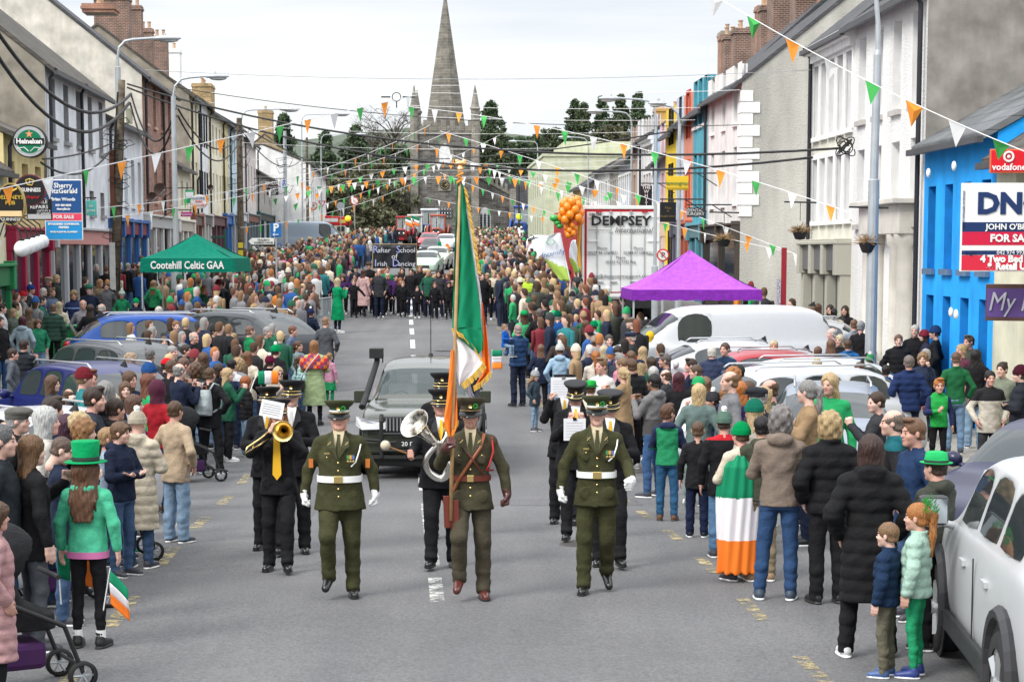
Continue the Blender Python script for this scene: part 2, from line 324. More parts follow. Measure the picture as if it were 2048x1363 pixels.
def head(f, beard=0, fat=0):
    f.ell((0,.018,.035), (.076+fat*.006,.094,.086), .02); f.ell((0,-.022,-.04), (.061+fat*.012,.064,.074), .035); f.ell((0,-.062,-.094), (.028+fat*.01,.024,.022), .03)
    f.ell((0,-.074,.026), (.052,.016,.010), .015)
    for s in (-1, 1):
        f.ell((s*.031,-.096,.003), (.020,.017,.012), .012, 'cut'); f.ell((s*.031,-.073,.002), (.0135,.0125,.0115), .002); f.ell((s*.040,-.052,-.028), (.026,.026,.022), .02); f.ell((s*.079+s*fat*.004,.012,-.006), (.010,.020,.032), .008)
    f.cone((0,-.080,.012), (0,-.100,-.024), .009, .0125, .014); f.ell((.012,-.092,-.029), (.009,.01,.008), .006); f.ell((-.012,-.092,-.029), (.009,.01,.008), .006)
    f.ell((0,-.086,-.053), (.023,.009,.0055), .006); f.ell((0,-.084,-.064), (.019,.009,.006), .006)
    f.M0 = f.M; f.cone((0,.03,-.06), (0,.045,-.17), .050+fat*.01, .058+fat*.01, .03)
HD = Vector((0, -.012, 1.632))
def headM(turn=0, tilt=0, child=0): return Matrix.Translation(HD+Vector((0, 0, .02 if child else 0))) @ Matrix.Rotation(turn, 4, 'Z') @ Matrix.Rotation(tilt, 4, 'X') @ Matrix.Scale(1.18 if child else 1.0, 4)
CACHE = {}
def limbs(arm, leg): return [(s, *ARM[arm[0 if s > 0 else 1]], *LEG[leg[0 if s > 0 else 1]]) for s in (1, -1)]
def m3(p, s): return (p[0]*s, p[1], p[2])
def body_mesh(arm, leg, turn=0, tilt=0, beard=0, fat=0, child=0, h=.012):
    key = ('b', arm, leg, round(turn, 2), round(tilt, 2), beard, fat, child, h)
    if key in CACHE: return CACHE[key]
    f = Fld((-.66,-.50,.0), (.66,.50,1.86), h)
    f.loft([(.86,0,.01,.13,.09),(.98,0,.01,.14,.10),(1.12,0,0,.12,.085),(1.32,0,.0,.135,.09),(1.42,0,.015,.10,.065),(1.47,0,.02,.065,.06)], .03)
    for s, el, wr, hd, curl, kn, an, tp in limbs(arm, leg):
        el, wr, hd, kn, an = m3(el, s), m3(wr, s), m3(hd, s), m3(kn, s), m3(an, s)
        f.cone((s*.08,.015,1.41), (s*.15,.012,1.375), .04, .036, .03); f.cone((s*.15,.012,1.375), el, .034, .028, .02); f.cone(el, wr, .030, .023, .02); hand(f, wr, hd, s, curl, 1.0)
        f.cone((s*.08,.01,.90), kn, .055, .034, .03); f.cone(kn, an, .034, .028, .02)
    f.M = headM(turn, tilt, child); head(f, beard, fat)
    Mi = np.array(f.M.inverted())
    def mf(C):
        q = C @ Mi[:3, :3].T+Mi[:3, 3]; x, y, z = np.abs(q[:, 0]), q[:, 1], q[:, 2]; r = np.zeros(len(C))
        r[(y < -.055) & (((x-.031)/.0125)**2+((z-.002)/.0062)**2 < 1)] = 1
        r[(y < -.078) & (x < .022) & (np.abs(z+.058) < .009)] = 2
        r[(y < -.05) & (((x-.031)/.023)**2+((z-.0245)/.0055)**2 < 1)] = 3
        if beard: r[(y < -.0) & (z < -.04) & (z > -.125) & (r == 0) & ~((x < .022) & (z > -.07) & (z < -.045)) & (x+ (z+.04)*.2 > -.1) & ((z < -.062) | (x > .048) | (z > -.048) & (x < .03))] = 3
        return r
    me = f.mesh('body', [SKIN, EYE, LIP, HAIR if beard else mat('eyebrow', (.06,.04,.03), .8, 'flat')], mf); CACHE[key] = me; return me
def top_mesh(arm, style, fat=0, h=.014):
    key = ('t', arm, style, fat, h)
    if key in CACHE: return CACHE[key]
    f = Fld((-.66,-.52,.30), (.66,.50,1.80), h); b = .03*fat; th = {'puffer': .026, 'long': .014, 'longpuff': .026, 'hoodie': .010, 'coat': .012, 'vest': .02, 'tunic': .006, 'shirt': .002, 'hoodup': .012, 'robe': .014}.get(style, .008)
    hem = {'long': .52, 'longpuff': .46, 'coat': .76, 'tunic': .80, 'puffer': .84, 'robe': .42}.get(style, .87); fl = {'long': .04, 'longpuff': .02, 'tunic': .025, 'robe': .06}.get(style, 0)
    pr = [(hem,0,.01,.175+fl+b,.125+fl*.8+b)]
    if hem < .8: pr.append((.85,0,.01,.180+fl*.4+b,.128+b))
    pr += [(.97,0,.005,.170+b,.120+b),(1.10,0,-.005*(1+fat),.150+b,.108+b*1.3),(1.26,0,-.002,.165+b*.6,.118+b),(1.36,0,.01,.168,.112),(1.42,0,.015,.138,.086),(1.47,0,.02,.080,.064)]
    f.loft([(z, cx, cy, rx+th, ry+th) for z, cx, cy, rx, ry in pr], .02, pw=2.4, fold=.02 if hem < .8 else .008)
    for s, el, wr, hd, curl, *_ in limbs(arm, ('stand', 'stand')):
        el, wr = Vector(m3(el, s)), Vector(m3(wr, s)); sh = Vector((s*.168,.012,1.392)); f.cone((s*.07,.018,1.44), sh, .048+th*.7, .052+th*.8, .03)
        if style == 'vest': f.cone(sh, sh+(el-sh)*.15, .062+th, .06+th, .02); continue
        f.cone(sh, el, .054+th*.9+b*.3, .046+th*.9, .035)
        cuff = el+(wr-el)*.96; f.cone(el, cuff, .048+th, .037+th*.8, .02)
    if style in ('coat', 'long', 'tunic', 'robe'):
        f.loft([(1.44,0,.018,.088,.072),(1.515,0,.03,.066,.060)], .012)
    else: f.loft([(1.44,0,.018,.09,.075),(1.52,0,.03,.074+th*.5,.07+th*.5)], .015)
    if style in ('hoodie', 'longpuff') : f.ell((0,.105,1.475), (.115,.062,.065), .03); f.cone((-.08,.03,1.475), (.08,.03,1.475), .045, .045, .02)
    if style == 'hoodup':
        f.ell((0,.02,1.67), (.112,.125,.135), .02); f.cone((0,.03,1.48), (0,.03,1.62), .09, .10, .03); f.ell((0,-.13,1.635), (.072,.11,.098), .01, 'cut')
    else: f.loft([(1.47,0,.028,.054,.052),(1.54,0,.03,.058,.058)], .006, 'cut')
    if style == 'tunic':                       # open collar: V at the throat
        f.ell((0,-.125,1.44), (.035,.06,.075), .008, 'cut')
        for s in (1, -1): f.ell((s*.10,-.118,1.255), (.040,.012,.052), .004); f.ell((s*.105,-.122,.93), (.055,.012,.06), .004)
    if style in ('puffer', 'longpuff', 'vest'): f.mod(lambda X, Y, Z: -.011*np.abs(np.sin(PI*Z/.105))+.005)
    f.mod(lambda X, Y, Z: .0028*np.sin(31*Z+19*X+5*np.sin(14*Y))*np.sin(21*X+11*Y+2)+.0022*np.sin(47*Z-35*Y+28*X)*np.sin(9*Z+4*X))
    me = f.mesh('jacket', [CLOTH]); CACHE[key] = me; return me
def legs_mesh(leg, style, fat=0, h=.014):
    key = ('l', leg, style, fat, h)
    if key in CACHE: return CACHE[key]
    f = Fld((-.36,-.50,.04), (.36,.42,1.05), h); b = .02*fat; w = {'slim': -.006, 'jeans': .006, 'suit': .012, 'wide': .02}.get(style, 0)
    if style == 'skirt': f.loft([(.52,0,0,.25,.20),(.80,0,0,.19,.15),(1.0,0,.0,.15,.11)], .02, fold=.05)
    f.loft([(.84,0,.01,.165+b,.115+b),(.93,0,.01,.172+b,.12+b),(1.03,0,.005,.155+b,.108+b)], .03)
    for s, kn, an, tp in [(s, *LEG[leg[0 if s > 0 else 1]]) for s in (1, -1)]:
        kn, an = Vector(m3(kn, s)), Vector(m3(an, s)); mid = kn.lerp(an, .45); e = an+Vector((0, 0, .0 if style != 'slim' else .04)); cl = w if style != 'slim' else -.009
        f.cone((s*.088,.01,.87), kn, .088+b+w*.4, .062+w, .04); f.cone(kn, mid+Vector((0,.012,0)), .060+w, .056+w, .02); f.cone(mid+Vector((0,.012,0)), e+(e-mid).normalized()*(.02 if style in ('suit', 'wide') else 0), .056+w, .050+cl, .02)
        if style == 'suit' or style == 'wide': f.ell(an+Vector((0,-.03,.02)), (.055+cl*.5,.06,.05), .02)
    f.mod(lambda X, Y, Z: .004*np.sin(42*Z+8*X)*np.sin(19*Y+13*X+1)+.0035*np.sin(75*Z+18*Y)*(np.abs(Z-.14) < .12))
    me = f.mesh('trousers', [CLOTH]); CACHE[key] = me; return me
def shoe_mesh(tp, kind='shoe'):
    key = ('s', tp, kind)
    if key in CACHE: return CACHE[key]
    f = Fld((-.08,-.24,-.16), (.08,.12,.14), .009); f.M = Matrix.Rotation(-tp, 4, 'X') if tp else None
    f.cone((0,.025,-.035), (0,-.15,-.05), .040, .030, .01); f.cone((0,-.01,-.03), (0,-.165,-.055), .042, .027, .03); f.cone((0,.015,-.03), (0,.01,.05 if kind == 'boot' else .01), .042, .044, .02)
    if tp == 0: f.loft([(-.085,0,-.06,.05,.135),(-.066,0,-.06,.05,.135)], .004, pw=2.6); f.F[:, :, :int((.16-.087)/.009)] = .3
    me = f.mesh('shoe', [SHINY if kind == 'polished' else PLAST, flat('sole_'+kind, {'trainer': (.75,.75,.73)}.get(kind, (.03,.03,.03)))], (lambda C: (C[:, 2] < -.064)) if tp == 0 else None); CACHE[key] = me; return me
def hair_mesh(style, h=.009):
    key = ('h', style)
    if key in CACHE: return CACHE[key]
    f = Fld((-.19,-.17,-.56 if style in ('long', 'pony', 'vlong') else -.26), (.19,.24,.22), h); t = {'curly': .034, 'buzz': .003, 'wavy': .02, 'long': .014, 'vlong': .016, 'bob': .016, 'fringe': .012}.get(style, .010)
    f.ell((0,.020,.037), (.078+t,.096+t,.088+t), .02)
    if style in ('short', 'buzz', 'fringe', 'crop'):
        f.ell((0,.05,-.035), (.074,.065,.05), .02); f.loft([(-.26,0,.02,.2,.2),(-.055,0,.02,.2,.2)], .0, 'cut')
        if style == 'fringe': f.ell((0,-.07,.07), (.06,.03,.028), .02)
        if style == 'crop': f.ell((.01,-.045,.118), (.062,.05,.026), .02)
    elif style == 'bob': f.loft([(-.17,0,.035,.088,.075),(-.02,0,.03,.096,.088),(.06,0,.02,.08,.09)], .03)
    elif style in ('long', 'vlong'):
        f.loft([(-.50 if style == 'vlong' else -.36,0,.095,.07,.022),(-.2,0,.085,.105,.040),(-.08,0,.04,.095,.075),(.05,0,.02,.08,.09)], .03, fold=.05)
    elif style == 'curly': f.ell((0,.03,-.05), (.112,.09,.09), .04)
    elif style == 'wavy': f.loft([(-.20,0,.05,.10,.075),(-.02,0,.03,.105,.09),(.06,0,.02,.08,.09)], .03)
    elif style == 'pony':
        f.ell((0,.05,-.03), (.074,.065,.05), .02); f.cone((0,.10,.05), (0,.155,.03), .03, .034, .02); f.cone((0,.155,.03), (0,.15,-.15), .036, .03, .02); f.cone((0,.15,-.15), (0,.14,-.33), .03, .012, .02)
    elif style == 'bun': f.ell((0,.05,-.03), (.074,.065,.05), .02); f.ell((0,.12,.09), (.042,.042,.042), .01)
    elif style == 'bald':
        f.ell((0,.05,-.035), (.074,.065,.05), .02); f.ell((0,-.005,.09), (.085,.105,.085), .005, 'cut')
    # the face stays free
    f.ell((0,-.115,-.055), (.066 if style in ('long', 'vlong', 'bob', 'wavy') else .082,.105,.125 if style != 'fringe' else .108), .012, 'cut')
    if style in ('short', 'buzz', 'crop', 'bald', 'fringe', 'bun', 'pony'):
        for s in (1, -1): f.ell((s*.088,.004,-.015), (.022,.024,.036), .006, 'cut')
    if style == 'curly': f.mod(lambda X, Y, Z: -.016*np.sin(58*X+3)*np.sin(55*Y+1)*np.sin(52*Z))
    else: f.mod(lambda X, Y, Z: .0035*np.sin(26*np.arctan2(X, Y+.001)+6*np.sin(9*Z))+.003*np.sin(70*X+20*Z+30*Y)*np.sin(45*Z+40*Y))
    me = f.mesh('hair', [HAIR]); CACHE[key] = me; return me
def hat_mesh(k):
    key = ('hat', k)
    if key in CACHE: return CACHE[key]
    c = (0, .018, .04); w2 = flat('hat_white', (.75,.75,.72), .9)
    if k in ('beanie', 'pom', 'striped'):
        f = Fld((-.14,-.14,-.05), (.14,.18,.26), .008); f.ell((0,.022,.05), (.098,.114,.115), .01); f.loft([(-.06,0,.02,.2,.2),(.025,0,.02,.2,.2)], 0, 'cut'); f.loft([(.012,0,.018,.101,.118),(.072,0,.018,.101,.116)], .008)
        if k != 'beanie': f.ell((0,.03,.185), (.036,.036,.034), .004)
        f.mod(lambda X, Y, Z: .002*np.sin(40*np.arctan2(X, Y-.02)))
        me = f.mesh('beanie', [KNIT, w2], (lambda C: (C[:, 2] > .158)) if k == 'pom' else (lambda C: (np.floor(C[:, 2]/.025) % 2 == 0) | (C[:, 2] > .158)) if k == 'striped' else None)
    elif k in ('cap', 'flatcap'):
        f = Fld((-.15,-.26,-.04), (.15,.18,.18), .008)
        if k == 'cap': f.ell((0,.018,.05), (.092,.108,.098), .01); f.loft([(-.06,0,.02,.2,.2),(.032,0,.02,.2,.2)], 0, 'cut'); f.ell((0,-.115,.045), (.07,.085,.010), .008)
        else: f.ell((0,-.005,.085), (.108,.135,.050), .01); f.loft([(.02,0,.018,.09,.105),(.075,0,.01,.098,.115)], .01); f.ell((0,-.125,.055), (.07,.05,.012), .012)
        me = f.mesh('cap', [CLOTH])
    else:
        mb = MB(); n = 24
        if k == 'tophat': mb.lathe([(.10,.03),(.155,.030),(.162,.036),(.155,.040),(.102,.042),(.098,.06),(.108,.19),(.100,.197),(0,.2)], n, (0,.018,.01), 0, sy=1.14); mb.lathe([(.1035,.040),(.1055,.075),(.100,.076)], n, (0,.018,.01), 1, sy=1.14)
        elif k == 'trilby': mb.lathe([(.09,.04),(.125,.047),(.137,.056),(.127,.058),(.098,.054),(.096,.09),(.085,.145),(.05,.155),(0,.138)], n, (0,.018,.0), 0, sy=1.14); mb.lathe([(.1,.053),(.0985,.078),(.094,.079)], n, (0,.018,0), 1, sy=1.14)
        me = mb.mesh('hat', [CLOTH, flat('hat_band_dark', (.012,.03,.02), .8)], True)
    CACHE[key] = me; return me
def peaked_cap(pr, M, crown, band, piping=None, sprig=False, gold=False):
    t = ob('peaked_cap', None, pr); bpy.data.objects.remove(t)
    mb = MB(); n = 28; c = (0,.012,.0)
    mb.lathe([(.088,.035),(.089,.085)], n, c, 1, sy=1.15)
    vs = []; prof = [(.090,.085,0),(.118,.112,1),(.136,.138,1),(.130,.150,1),(.09,.152,1),(0,.150,1)]
    for r, z, q in prof:
        for k in range(n):
            a = 2*PI*k/n; y = math.sin(a)*r*1.12; vs.append((math.cos(a)*r, y+.012, z+(-.16*y if q else 0)*(1 if y > 0 else .55)))
    mb.add(vs, [(i*n+k, i*n+(k+1) % n, (i+1)*n+(k+1) % n, (i+1)*n+k) for i in range(5) for k in range(n)], 0)
    if piping is not None: mb.lathe([(.0905,.052),(.0905,.066)], n, c, 2, sy=1.15)
    pk = []
    m = 13
    for j, (rr, dz) in enumerate(((1, 0), (1.28, -.028), (1.5, -.05), (1.5, -.054), (1.27, -.033))):
        for k in range(m):
            a = -PI*.5+PI*.44*(k/(m-1)*2-1); e = math.cos((k/(m-1)*2-1)*PI/2)**.5 if abs(k/(m-1)*2-1) < 1 else 0
            q = 1+(rr-1)*e; pk.append((math.cos(a)*.09*q, .012+math.sin(a)*.1035*q, .038+dz*e))
    mb.add(pk, [(j*m+k, j*m+k+1, (j+1)*m+k+1, (j+1)*m+k) for j in range(4) for k in range(m-1)], 3)
    mb.tube([(math.cos(a)*.095, .012+math.sin(a)*.109, .043) for a in [-PI*.5+PI*.42*(k/8*2-1) for k in range(9)]], .005, 6, 4)
    mb.lathe([(0,.006),(.014,.004),(.017,0)], 12, (0,-.112,.083), 5, 'y')
    if gold: mb.tube([(math.cos(a)*.120, .012+math.sin(a)*.138, .012) for a in [-PI*.5+PI*.34*(k/8*2-1) for k in range(9)]], .006, 6, 5)
    if sprig:
        for i in range(14): a = i*2.4; mb.ball((.045+math.cos(a)*.016, -.104-.004*(i % 3), .085+math.sin(a)*.017), .009, 6, 6)
    me = mb.mesh('peaked_cap', [crown, band, piping or band, flat('cap_peak', (.012,.012,.012), .12), flat('cap_cord', (.3,.2,.08), .5) if not gold else BRASS, BRASS, flat('shamrock', (.02,.2,.03), .7)], True)
    o = ob('peaked_cap', me, pr); o.matrix_local = M; return o
SKINS = [(.58,.34,.26), (.62,.39,.31), (.52,.29,.22), (.66,.43,.35), (.55,.31,.24), (.60,.33,.27)]
def person(label, loc, rz=0, h=1.75, arm=('down','down'), leg=('stand','stand'), top='puffer', tc=(.05,.05,.06), bot='jeans', bc=(.05,.09,.17), hair='short', hc=(.08,.05,.03), hat=None, hatc=(.02,.25,.08),
           shoe='trainer', sc=(.05,.05,.06), skin=None, turn=0, tilt=0, beard=0, fat=0, child=None, hb=.013, group=None, topname=None):
    child = (h < 1.42) if child is None else child
    t = thing('person', label, 'person', loc, rz, group, h/1.77)
    b = ob('body', body_mesh(arm, leg, turn, tilt, beard, fat, int(child), hb), t, color=skin or random.choice(SKINS))
    ob(topname or {'puffer': 'puffer_jacket', 'long': 'long_coat', 'longpuff': 'long_puffer_coat', 'hoodie': 'hoodie', 'coat': 'coat', 'vest': 'padded_vest', 'tunic': 'uniform_jacket', 'hoodup': 'hooded_jacket', 'robe': 'long_coat'}.get(top, 'sweater'), top_mesh(arm, top, fat, hb+.001), t, color=tc)
    if top == 'vest': ob('sweater', top_mesh(arm, 'shirt', fat, hb+.001), t, color=tuple(min(1, c*1.6+.05) for c in tc))
    ob('skirt' if bot == 'skirt' else 'trousers', legs_mesh(leg, bot, fat, hb+.001), t, color=bc)
    for s, q in ((1, leg[0]), (-1, leg[1])):
        kn, an, tp = LEG[q]; an = m3(an, s); o = ob('shoe', shoe_mesh(tp, shoe), t, loc=an, color=sc); o.rotation_euler = (0, 0, s*R(9))
    M = headM(turn, tilt, int(child)); t['hm'] = 1; del t['hm']
    if hair and top != 'hoodup':
        o = ob('hair', hair_mesh('short' if hat and hair in ('fringe','crop','curly') else hair), t, color=hc); o.matrix_local = M @ Matrix.Translation((0, 0, -.05 if hat else 0)) @ Matrix.Diagonal((1.08, 1.3, 1, 1)) if top in ('hoodie', 'longpuff') and hair in ('long', 'vlong') else M
    if hat:
        o = ob({'pom': 'bobble_hat', 'striped': 'bobble_hat', 'tophat': 'top_hat', 'flatcap': 'flat_cap'}.get(hat, hat), hat_mesh(hat), t, color=hatc); o.matrix_local = M
    return t
# ---------------------------------------------------------------- setting: ground
def strip(name, off, m, z=0, y0=4, y1=420, step=4, thick=None):
    """a sheet following the street; off(Y) -> (x0, x1)"""
    mb = MB(); ys = list(np.arange(y0, y1, step)); vs = []; fs = []
    for Y in ys:
        a, b = off(Y); vs += [(a, Y, gz(Y)+z), (b, Y, gz(Y)+z)]
    fs = [(2*i, 2*i+1, 2*i+3, 2*i+2) for i in range(len(ys)-1)]
    if thick:
        n = len(vs); vs += [(x, y, zz-thick) for x, y, zz in vs]
        for i in range(len(ys)-1):
            fs += [(2*i, 2*i+2, n+2*i+2, n+2*i), (2*i+3, 2*i+1, n+2*i+1, n+2*i+3)]
        fs.append((1, 0, n, n+1))
    mb.add(vs, fs); o = part(name, mb, m); tag(o, kind='structure'); return o
ASPH = mat('road_asphalt', (.145,.144,.146), .85, 'asphalt'); PAVE = mat('pavement_concrete', (.30,.285,.265), .9, bump=.3, scale=.6)
strip('ground', lambda Y: (-900, 900), mat('ground_earth', (.10,.11,.06), .95), -.12, -40, 1800, 12)
strip('road', lambda Y: (centre(Y)-14 if Y > 0 else -14, centre(Y)+14), ASPH, 0, -6, 330, 1)
PL = lambda Y: centre(Y)-8.9 if Y < 95 else centre(Y)-8.6
strip('left_pavement', lambda Y: (-60, PL(Y)), PAVE, .12, 2, 330, 3, .13)
strip('right_pavement', lambda Y: (centre(Y)+8.6, 60), PAVE, .12, 2, 330, 3, .13)
LINEW = mat('worn_white_line', (.62,.61,.57), .8, 'worn'); LINEY = mat('worn_yellow_line', (.40,.33,.18), .8, 'worn'); LW = mat('white_road_paint', (.7,.69,.66), .7)
def dashes(name, off, spans, w, m):
    mb = MB()
    for a, b in spans:
        n = max(1, int((b-a)/2)); ys = [a+(b-a)*i/n for i in range(n+1)]; vs = []
        for Y in ys: x = centre(Y)+off; vs += [(x-w/2, Y, gz(Y)+.005), (x+w/2, Y, gz(Y)+.005)]
        mb.add(vs, [(2*i, 2*i+1, 2*i+3, 2*i+2) for i in range(n)])
    return tag(part(name, mb, m), kind='structure')
dashes('road_marking', 0, [(17.6, 19), (19.8, 26.8)], .13, LINEW)
dashes('road_marking', 0, [(y, y+2.6) for y in np.arange(29, 200, 4.6)], .13, LW)
dashes('road_marking', 2.75, [(y, y+1.1) for y in np.arange(11.5, 150, 2.6)], .12, LINEY)
dashes('road_marking', -2.75, [(y, y+1.5) for y in np.arange(13, 150, 3.4)], .14, LINEY)
dashes('road_marking', -3.0, [(20.5, 24)], .14, LINEW)
# ---------------------------------------------------------------- buildings
SLATE = mat('slate_roof', (.10,.10,.11), .8, 'slate', col2=(.07,.07,.075)); SLATEM = mat('mossy_slate', (.14,.125,.105), .9, 'slate', col2=(.085,.08,.075))
def holes_wall(mb, L, z0, z1, holes, depth=.34, mi=0, mr=1):
    us = sorted({0, L, *[h[0] for h in holes], *[h[1] for h in holes]}); zs = sorted({z0, z1, *[h[2] for h in holes], *[h[3] for h in holes]})
    for i in range(len(us)-1):
        for j in range(len(zs)-1):
            um, zm = (us[i]+us[i+1])/2, (zs[j]+zs[j+1])/2
            if any(h[0] < um < h[1] and h[2] < zm < h[3] for h in holes): continue
            mb.add([(us[i],0,zs[j]),(us[i+1],0,zs[j]),(us[i+1],0,zs[j+1]),(us[i],0,zs[j+1])], [(0,1,2,3)], mi)
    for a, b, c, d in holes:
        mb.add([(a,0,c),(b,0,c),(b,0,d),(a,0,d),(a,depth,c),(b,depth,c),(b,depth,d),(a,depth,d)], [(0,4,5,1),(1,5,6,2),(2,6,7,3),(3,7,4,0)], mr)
def chimney(parent, u, y, z0, z1, w, d, m, pots=2, cap=None, name='chimney'):
    mb = MB(); mb.box((u-w/2, y-d/2, z0), (u+w/2, y+d/2, z1-.25)); mb.box((u-w/2-.06, y-d/2-.06, z1-.25), (u+w/2+.06, y+d/2+.06, z1-.12), 1); mb.box((u-w/2-.02, y-d/2-.02, z1-.12), (u+w/2+.02, y+d/2+.02, z1), 1)
    c = part(name, mb, [m, cap or m], parent)
    for i in range(pots):
        q = MB(); t = (i+.5)/pots-.5; p = (u+t*w*.9 if w > d else u, y+(t*d*.9 if d >= w else 0), z1); q.lathe([(.10,0),(.13,.05),(.10,.1),(.095,.35),(.13,.38),(.13,.42),(.09,.42)], 10, p)
        part('chimney_pot', q, mat('pot_clay', (.45,.30,.2), .9), c)
    return c
def shopfront(parent, L, h, fascia, pil, glass=WINGLASS, bays=3, txt=None, tcol=None, u0=0, fh=.55, proj=.18, mirror=False, brackets=False):
    fm = flat('sf%02d%02d%02d' % tuple(int(c*99) for c in fascia), fascia, .5); pm = flat('sf%02d%02d%02d' % tuple(int(c*99) for c in pil), pil, .5)
    mb = MB(); mb.box((u0, -proj, h-fh), (u0+L, .02, h-.08), 0); mb.box((u0-.05, -proj-.12, h-.08), (u0+L+.05, .02, h), 1)
    for i in range(bays+1):
        u = u0+(L-.28)*i/bays; mb.box((u, -proj+.03, .02), (u+.28, .02, h-fh), 1)
        if brackets or i in (0, bays): mb.box((u-.03, -proj-.1, h-fh-.1), (u+.31, .01, h+.06), 1)
    mb.box((u0+.1, -.08, .02), (u0+L-.1, .02, .55), 1); o = part('shopfront', mb, [fm, pm], parent, bevel=.015)
    g = MB()
    for i in range(bays):
        a = u0+(L-.28)*i/bays+.28; b = u0+(L-.28)*(i+1)/bays
        g.box((a, -.035, .55), (b, .01, h-fh-.02))
    part('shop_window', g, glass, o)
    if txt: text(txt, fh*.55, tcol or WHITE, o, (u0+L/2, -proj-.01, h-fh/2-.05), (PI/2, 0, 0), sx=-1 if mirror else 1)
    return o
def building(label, side, xa, xb, eave, ridge, col, kind='render', rows=(), n=3, ww=.95, W=9, base=0, name='terraced_house', gable=None, roofm=None, frame=WHITE, reveal=None, shop=None, chims=(), pipe=None, sills=None,
             quoins=None, Ya=None, Yb=None, surround=None, cornice=None, cat='building', offset=0, hipped=False, noroof=False, us=None):
    """xa near end px, xb far end px on the facade line; heights in metres above local ground"""
    Ya = Ya or faceY(side, xa); Yb = Yb or faceY(side, xb); A = Vector((faceX(side, Ya)+offset, Ya, 0)); B = Vector((faceX(side, Yb)+offset, Yb, 0)); g0 = gz(Ya)+.1; L = (B-A).length; d = (B-A).normalized(); rz = math.atan2(d.y, d.x)
    t = thing(name, label, cat, (A.x, A.y, g0), rz)
    # local frame: x along the facade (away from camera); y into the house (left: +90deg of dir is -X side => into house on the left)
    sg = 1 if side < 0 else -1
    if sg < 0: t.scale = (1, -1, 1)
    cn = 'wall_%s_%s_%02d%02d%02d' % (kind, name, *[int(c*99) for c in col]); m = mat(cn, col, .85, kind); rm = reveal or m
    mb = MB(); holes = []; wins = []
    uu = us or [L*(i+.5)/n for i in range(n)]
    for z0, z1 in rows:
        for u in uu:
            if u-ww/2 > .05 and u+ww/2 < L-.05: holes.append((u-ww/2, u+ww/2, z0, z1))
    holes_wall(mb, L, -1.2, eave, holes)
    mb.add([(0,0,-1.2),(0,W,-1.2),(0,W,eave),(0,0,eave),(0,W/2,ridge),(L,0,-1.2),(L,W,-1.2),(L,W,eave),(L,0,eave),(L,W/2,ridge)], [(0,1,2,4,3)[::-1]], 2 if gable else 0)
    mb.add([(L,0,-1.2),(L,W,-1.2),(L,W,eave),(L,W/2,ridge),(L,0,eave)], [(0,1,2,3,4)], 0); mb.add([(0,W,-1.2),(L,W,-1.2),(L,W,eave),(0,W,eave)], [(0,1,2,3)], 0)
    part('wall', mb, [m, rm, gable or m], t)
    for a, b, c, e in holes:
        w = MB(); fr = .06
        for q in ((a,c,a+fr,e),(b-fr,c,b,e),(a+fr,c,b-fr,c+fr),(a+fr,e-fr,b-fr,e)): w.box((q[0], .22, q[1]), (q[2], .28, q[3]))
        w.box((a+fr, .23, (c+e)/2-.025), (b-fr, .27, (c+e)/2+.025)); f = part('window', w, frame, t)
        s = MB(); s.box((a+fr, .25, c+fr), (b-fr, .26, e-fr)); part('pane', s, WINGLASS, f)
        if sills is not None: s = MB(); s.box((a-.08, -.09, c-.12), (b+.08, .1, c)); part('sill', s, sills, f)
        if surround is not None:
            s = MB()
            for q in ((a-.13,c-.02,a,e+.13),(b,c-.02,b+.13,e+.13),(a,e,b,e+.13)): s.box((q[0], -.045, q[1]), (q[2], .02, q[3]))
            part('surround', s, surround, f)
    if not noroof:
        r = MB(); ov = .28; s_ = (ridge-eave)/(W/2); rm_ = roofm or SLATE
        for y0, y1, za, zb in ((-ov, W/2, eave-ov*s_, ridge), (W+ov, W/2, eave-ov*s_, ridge)):
            r.add([(-.05,y0,za+.02),(L+.05,y0,za+.02),(L+.05,y1,zb+.02),(-.05,y1,zb+.02),(-.05,y0,za+.16),(L+.05,y0,za+.16),(L+.05,y1,zb+.16),(-.05,y1,zb+.16)], [(0,3,2,1),(4,5,6,7),(0,1,5,4),(1,2,6,5),(2,3,7,6),(3,0,4,7)])
        ro = part('roof', r, rm_, t); 
        q = MB(); zg = eave-ov*s_+.02; q.box((-.05, -ov-.12, zg-.06), (L+.05, -ov, zg+.06)); part('gutter', q, mat('gutter', (.07,.07,.075), .5), ro)
        for (u, wid, dep, top, cm, pots, *yy) in chims: chimney(ro, u, yy[0] if yy else W/2, ridge-1.2, top, wid, dep, cm, pots)
    if cornice is not None: q = MB(); q.box((-.04, -.30, eave-.30), (L+.02, .02, eave-.08)); q.box((-.02, -.15, eave-.5), (L+.01, .02, eave-.3)); part('cornice', q, cornice, t)
    if pipe is not None:
        uu_ = pipe if isinstance(pipe, (list, tuple)) else [pipe]
        for u in uu_: q = MB(); u = u if u >= 0 else L+u; q.tube([(u, -.30, eave-.05), (u, -.12, eave-.35), (u, -.12, 0)], .055, 8); part('drainpipe', q, mat('cast_iron_pipe', (.025,.025,.03), .5), t)
    if quoins is not None:
        q = MB(); z = 3.4 if shop else .1; i = 0
        while z < eave-.3: k = .62 if i % 2 else .38; q.box((-.04, -.045, z), (k, .0-.002, z+.36)); q.box((-.045, 0, z), (-.002, k*1.0, z+.36)); z += .385; i += 1
        part('quoins', q, quoins, t, bevel=.015)
    if shop: shopfront(t, L-.1, mirror=sg < 0, u0=.05, **shop)
    t['L'] = L; del t['L']
    return t, L
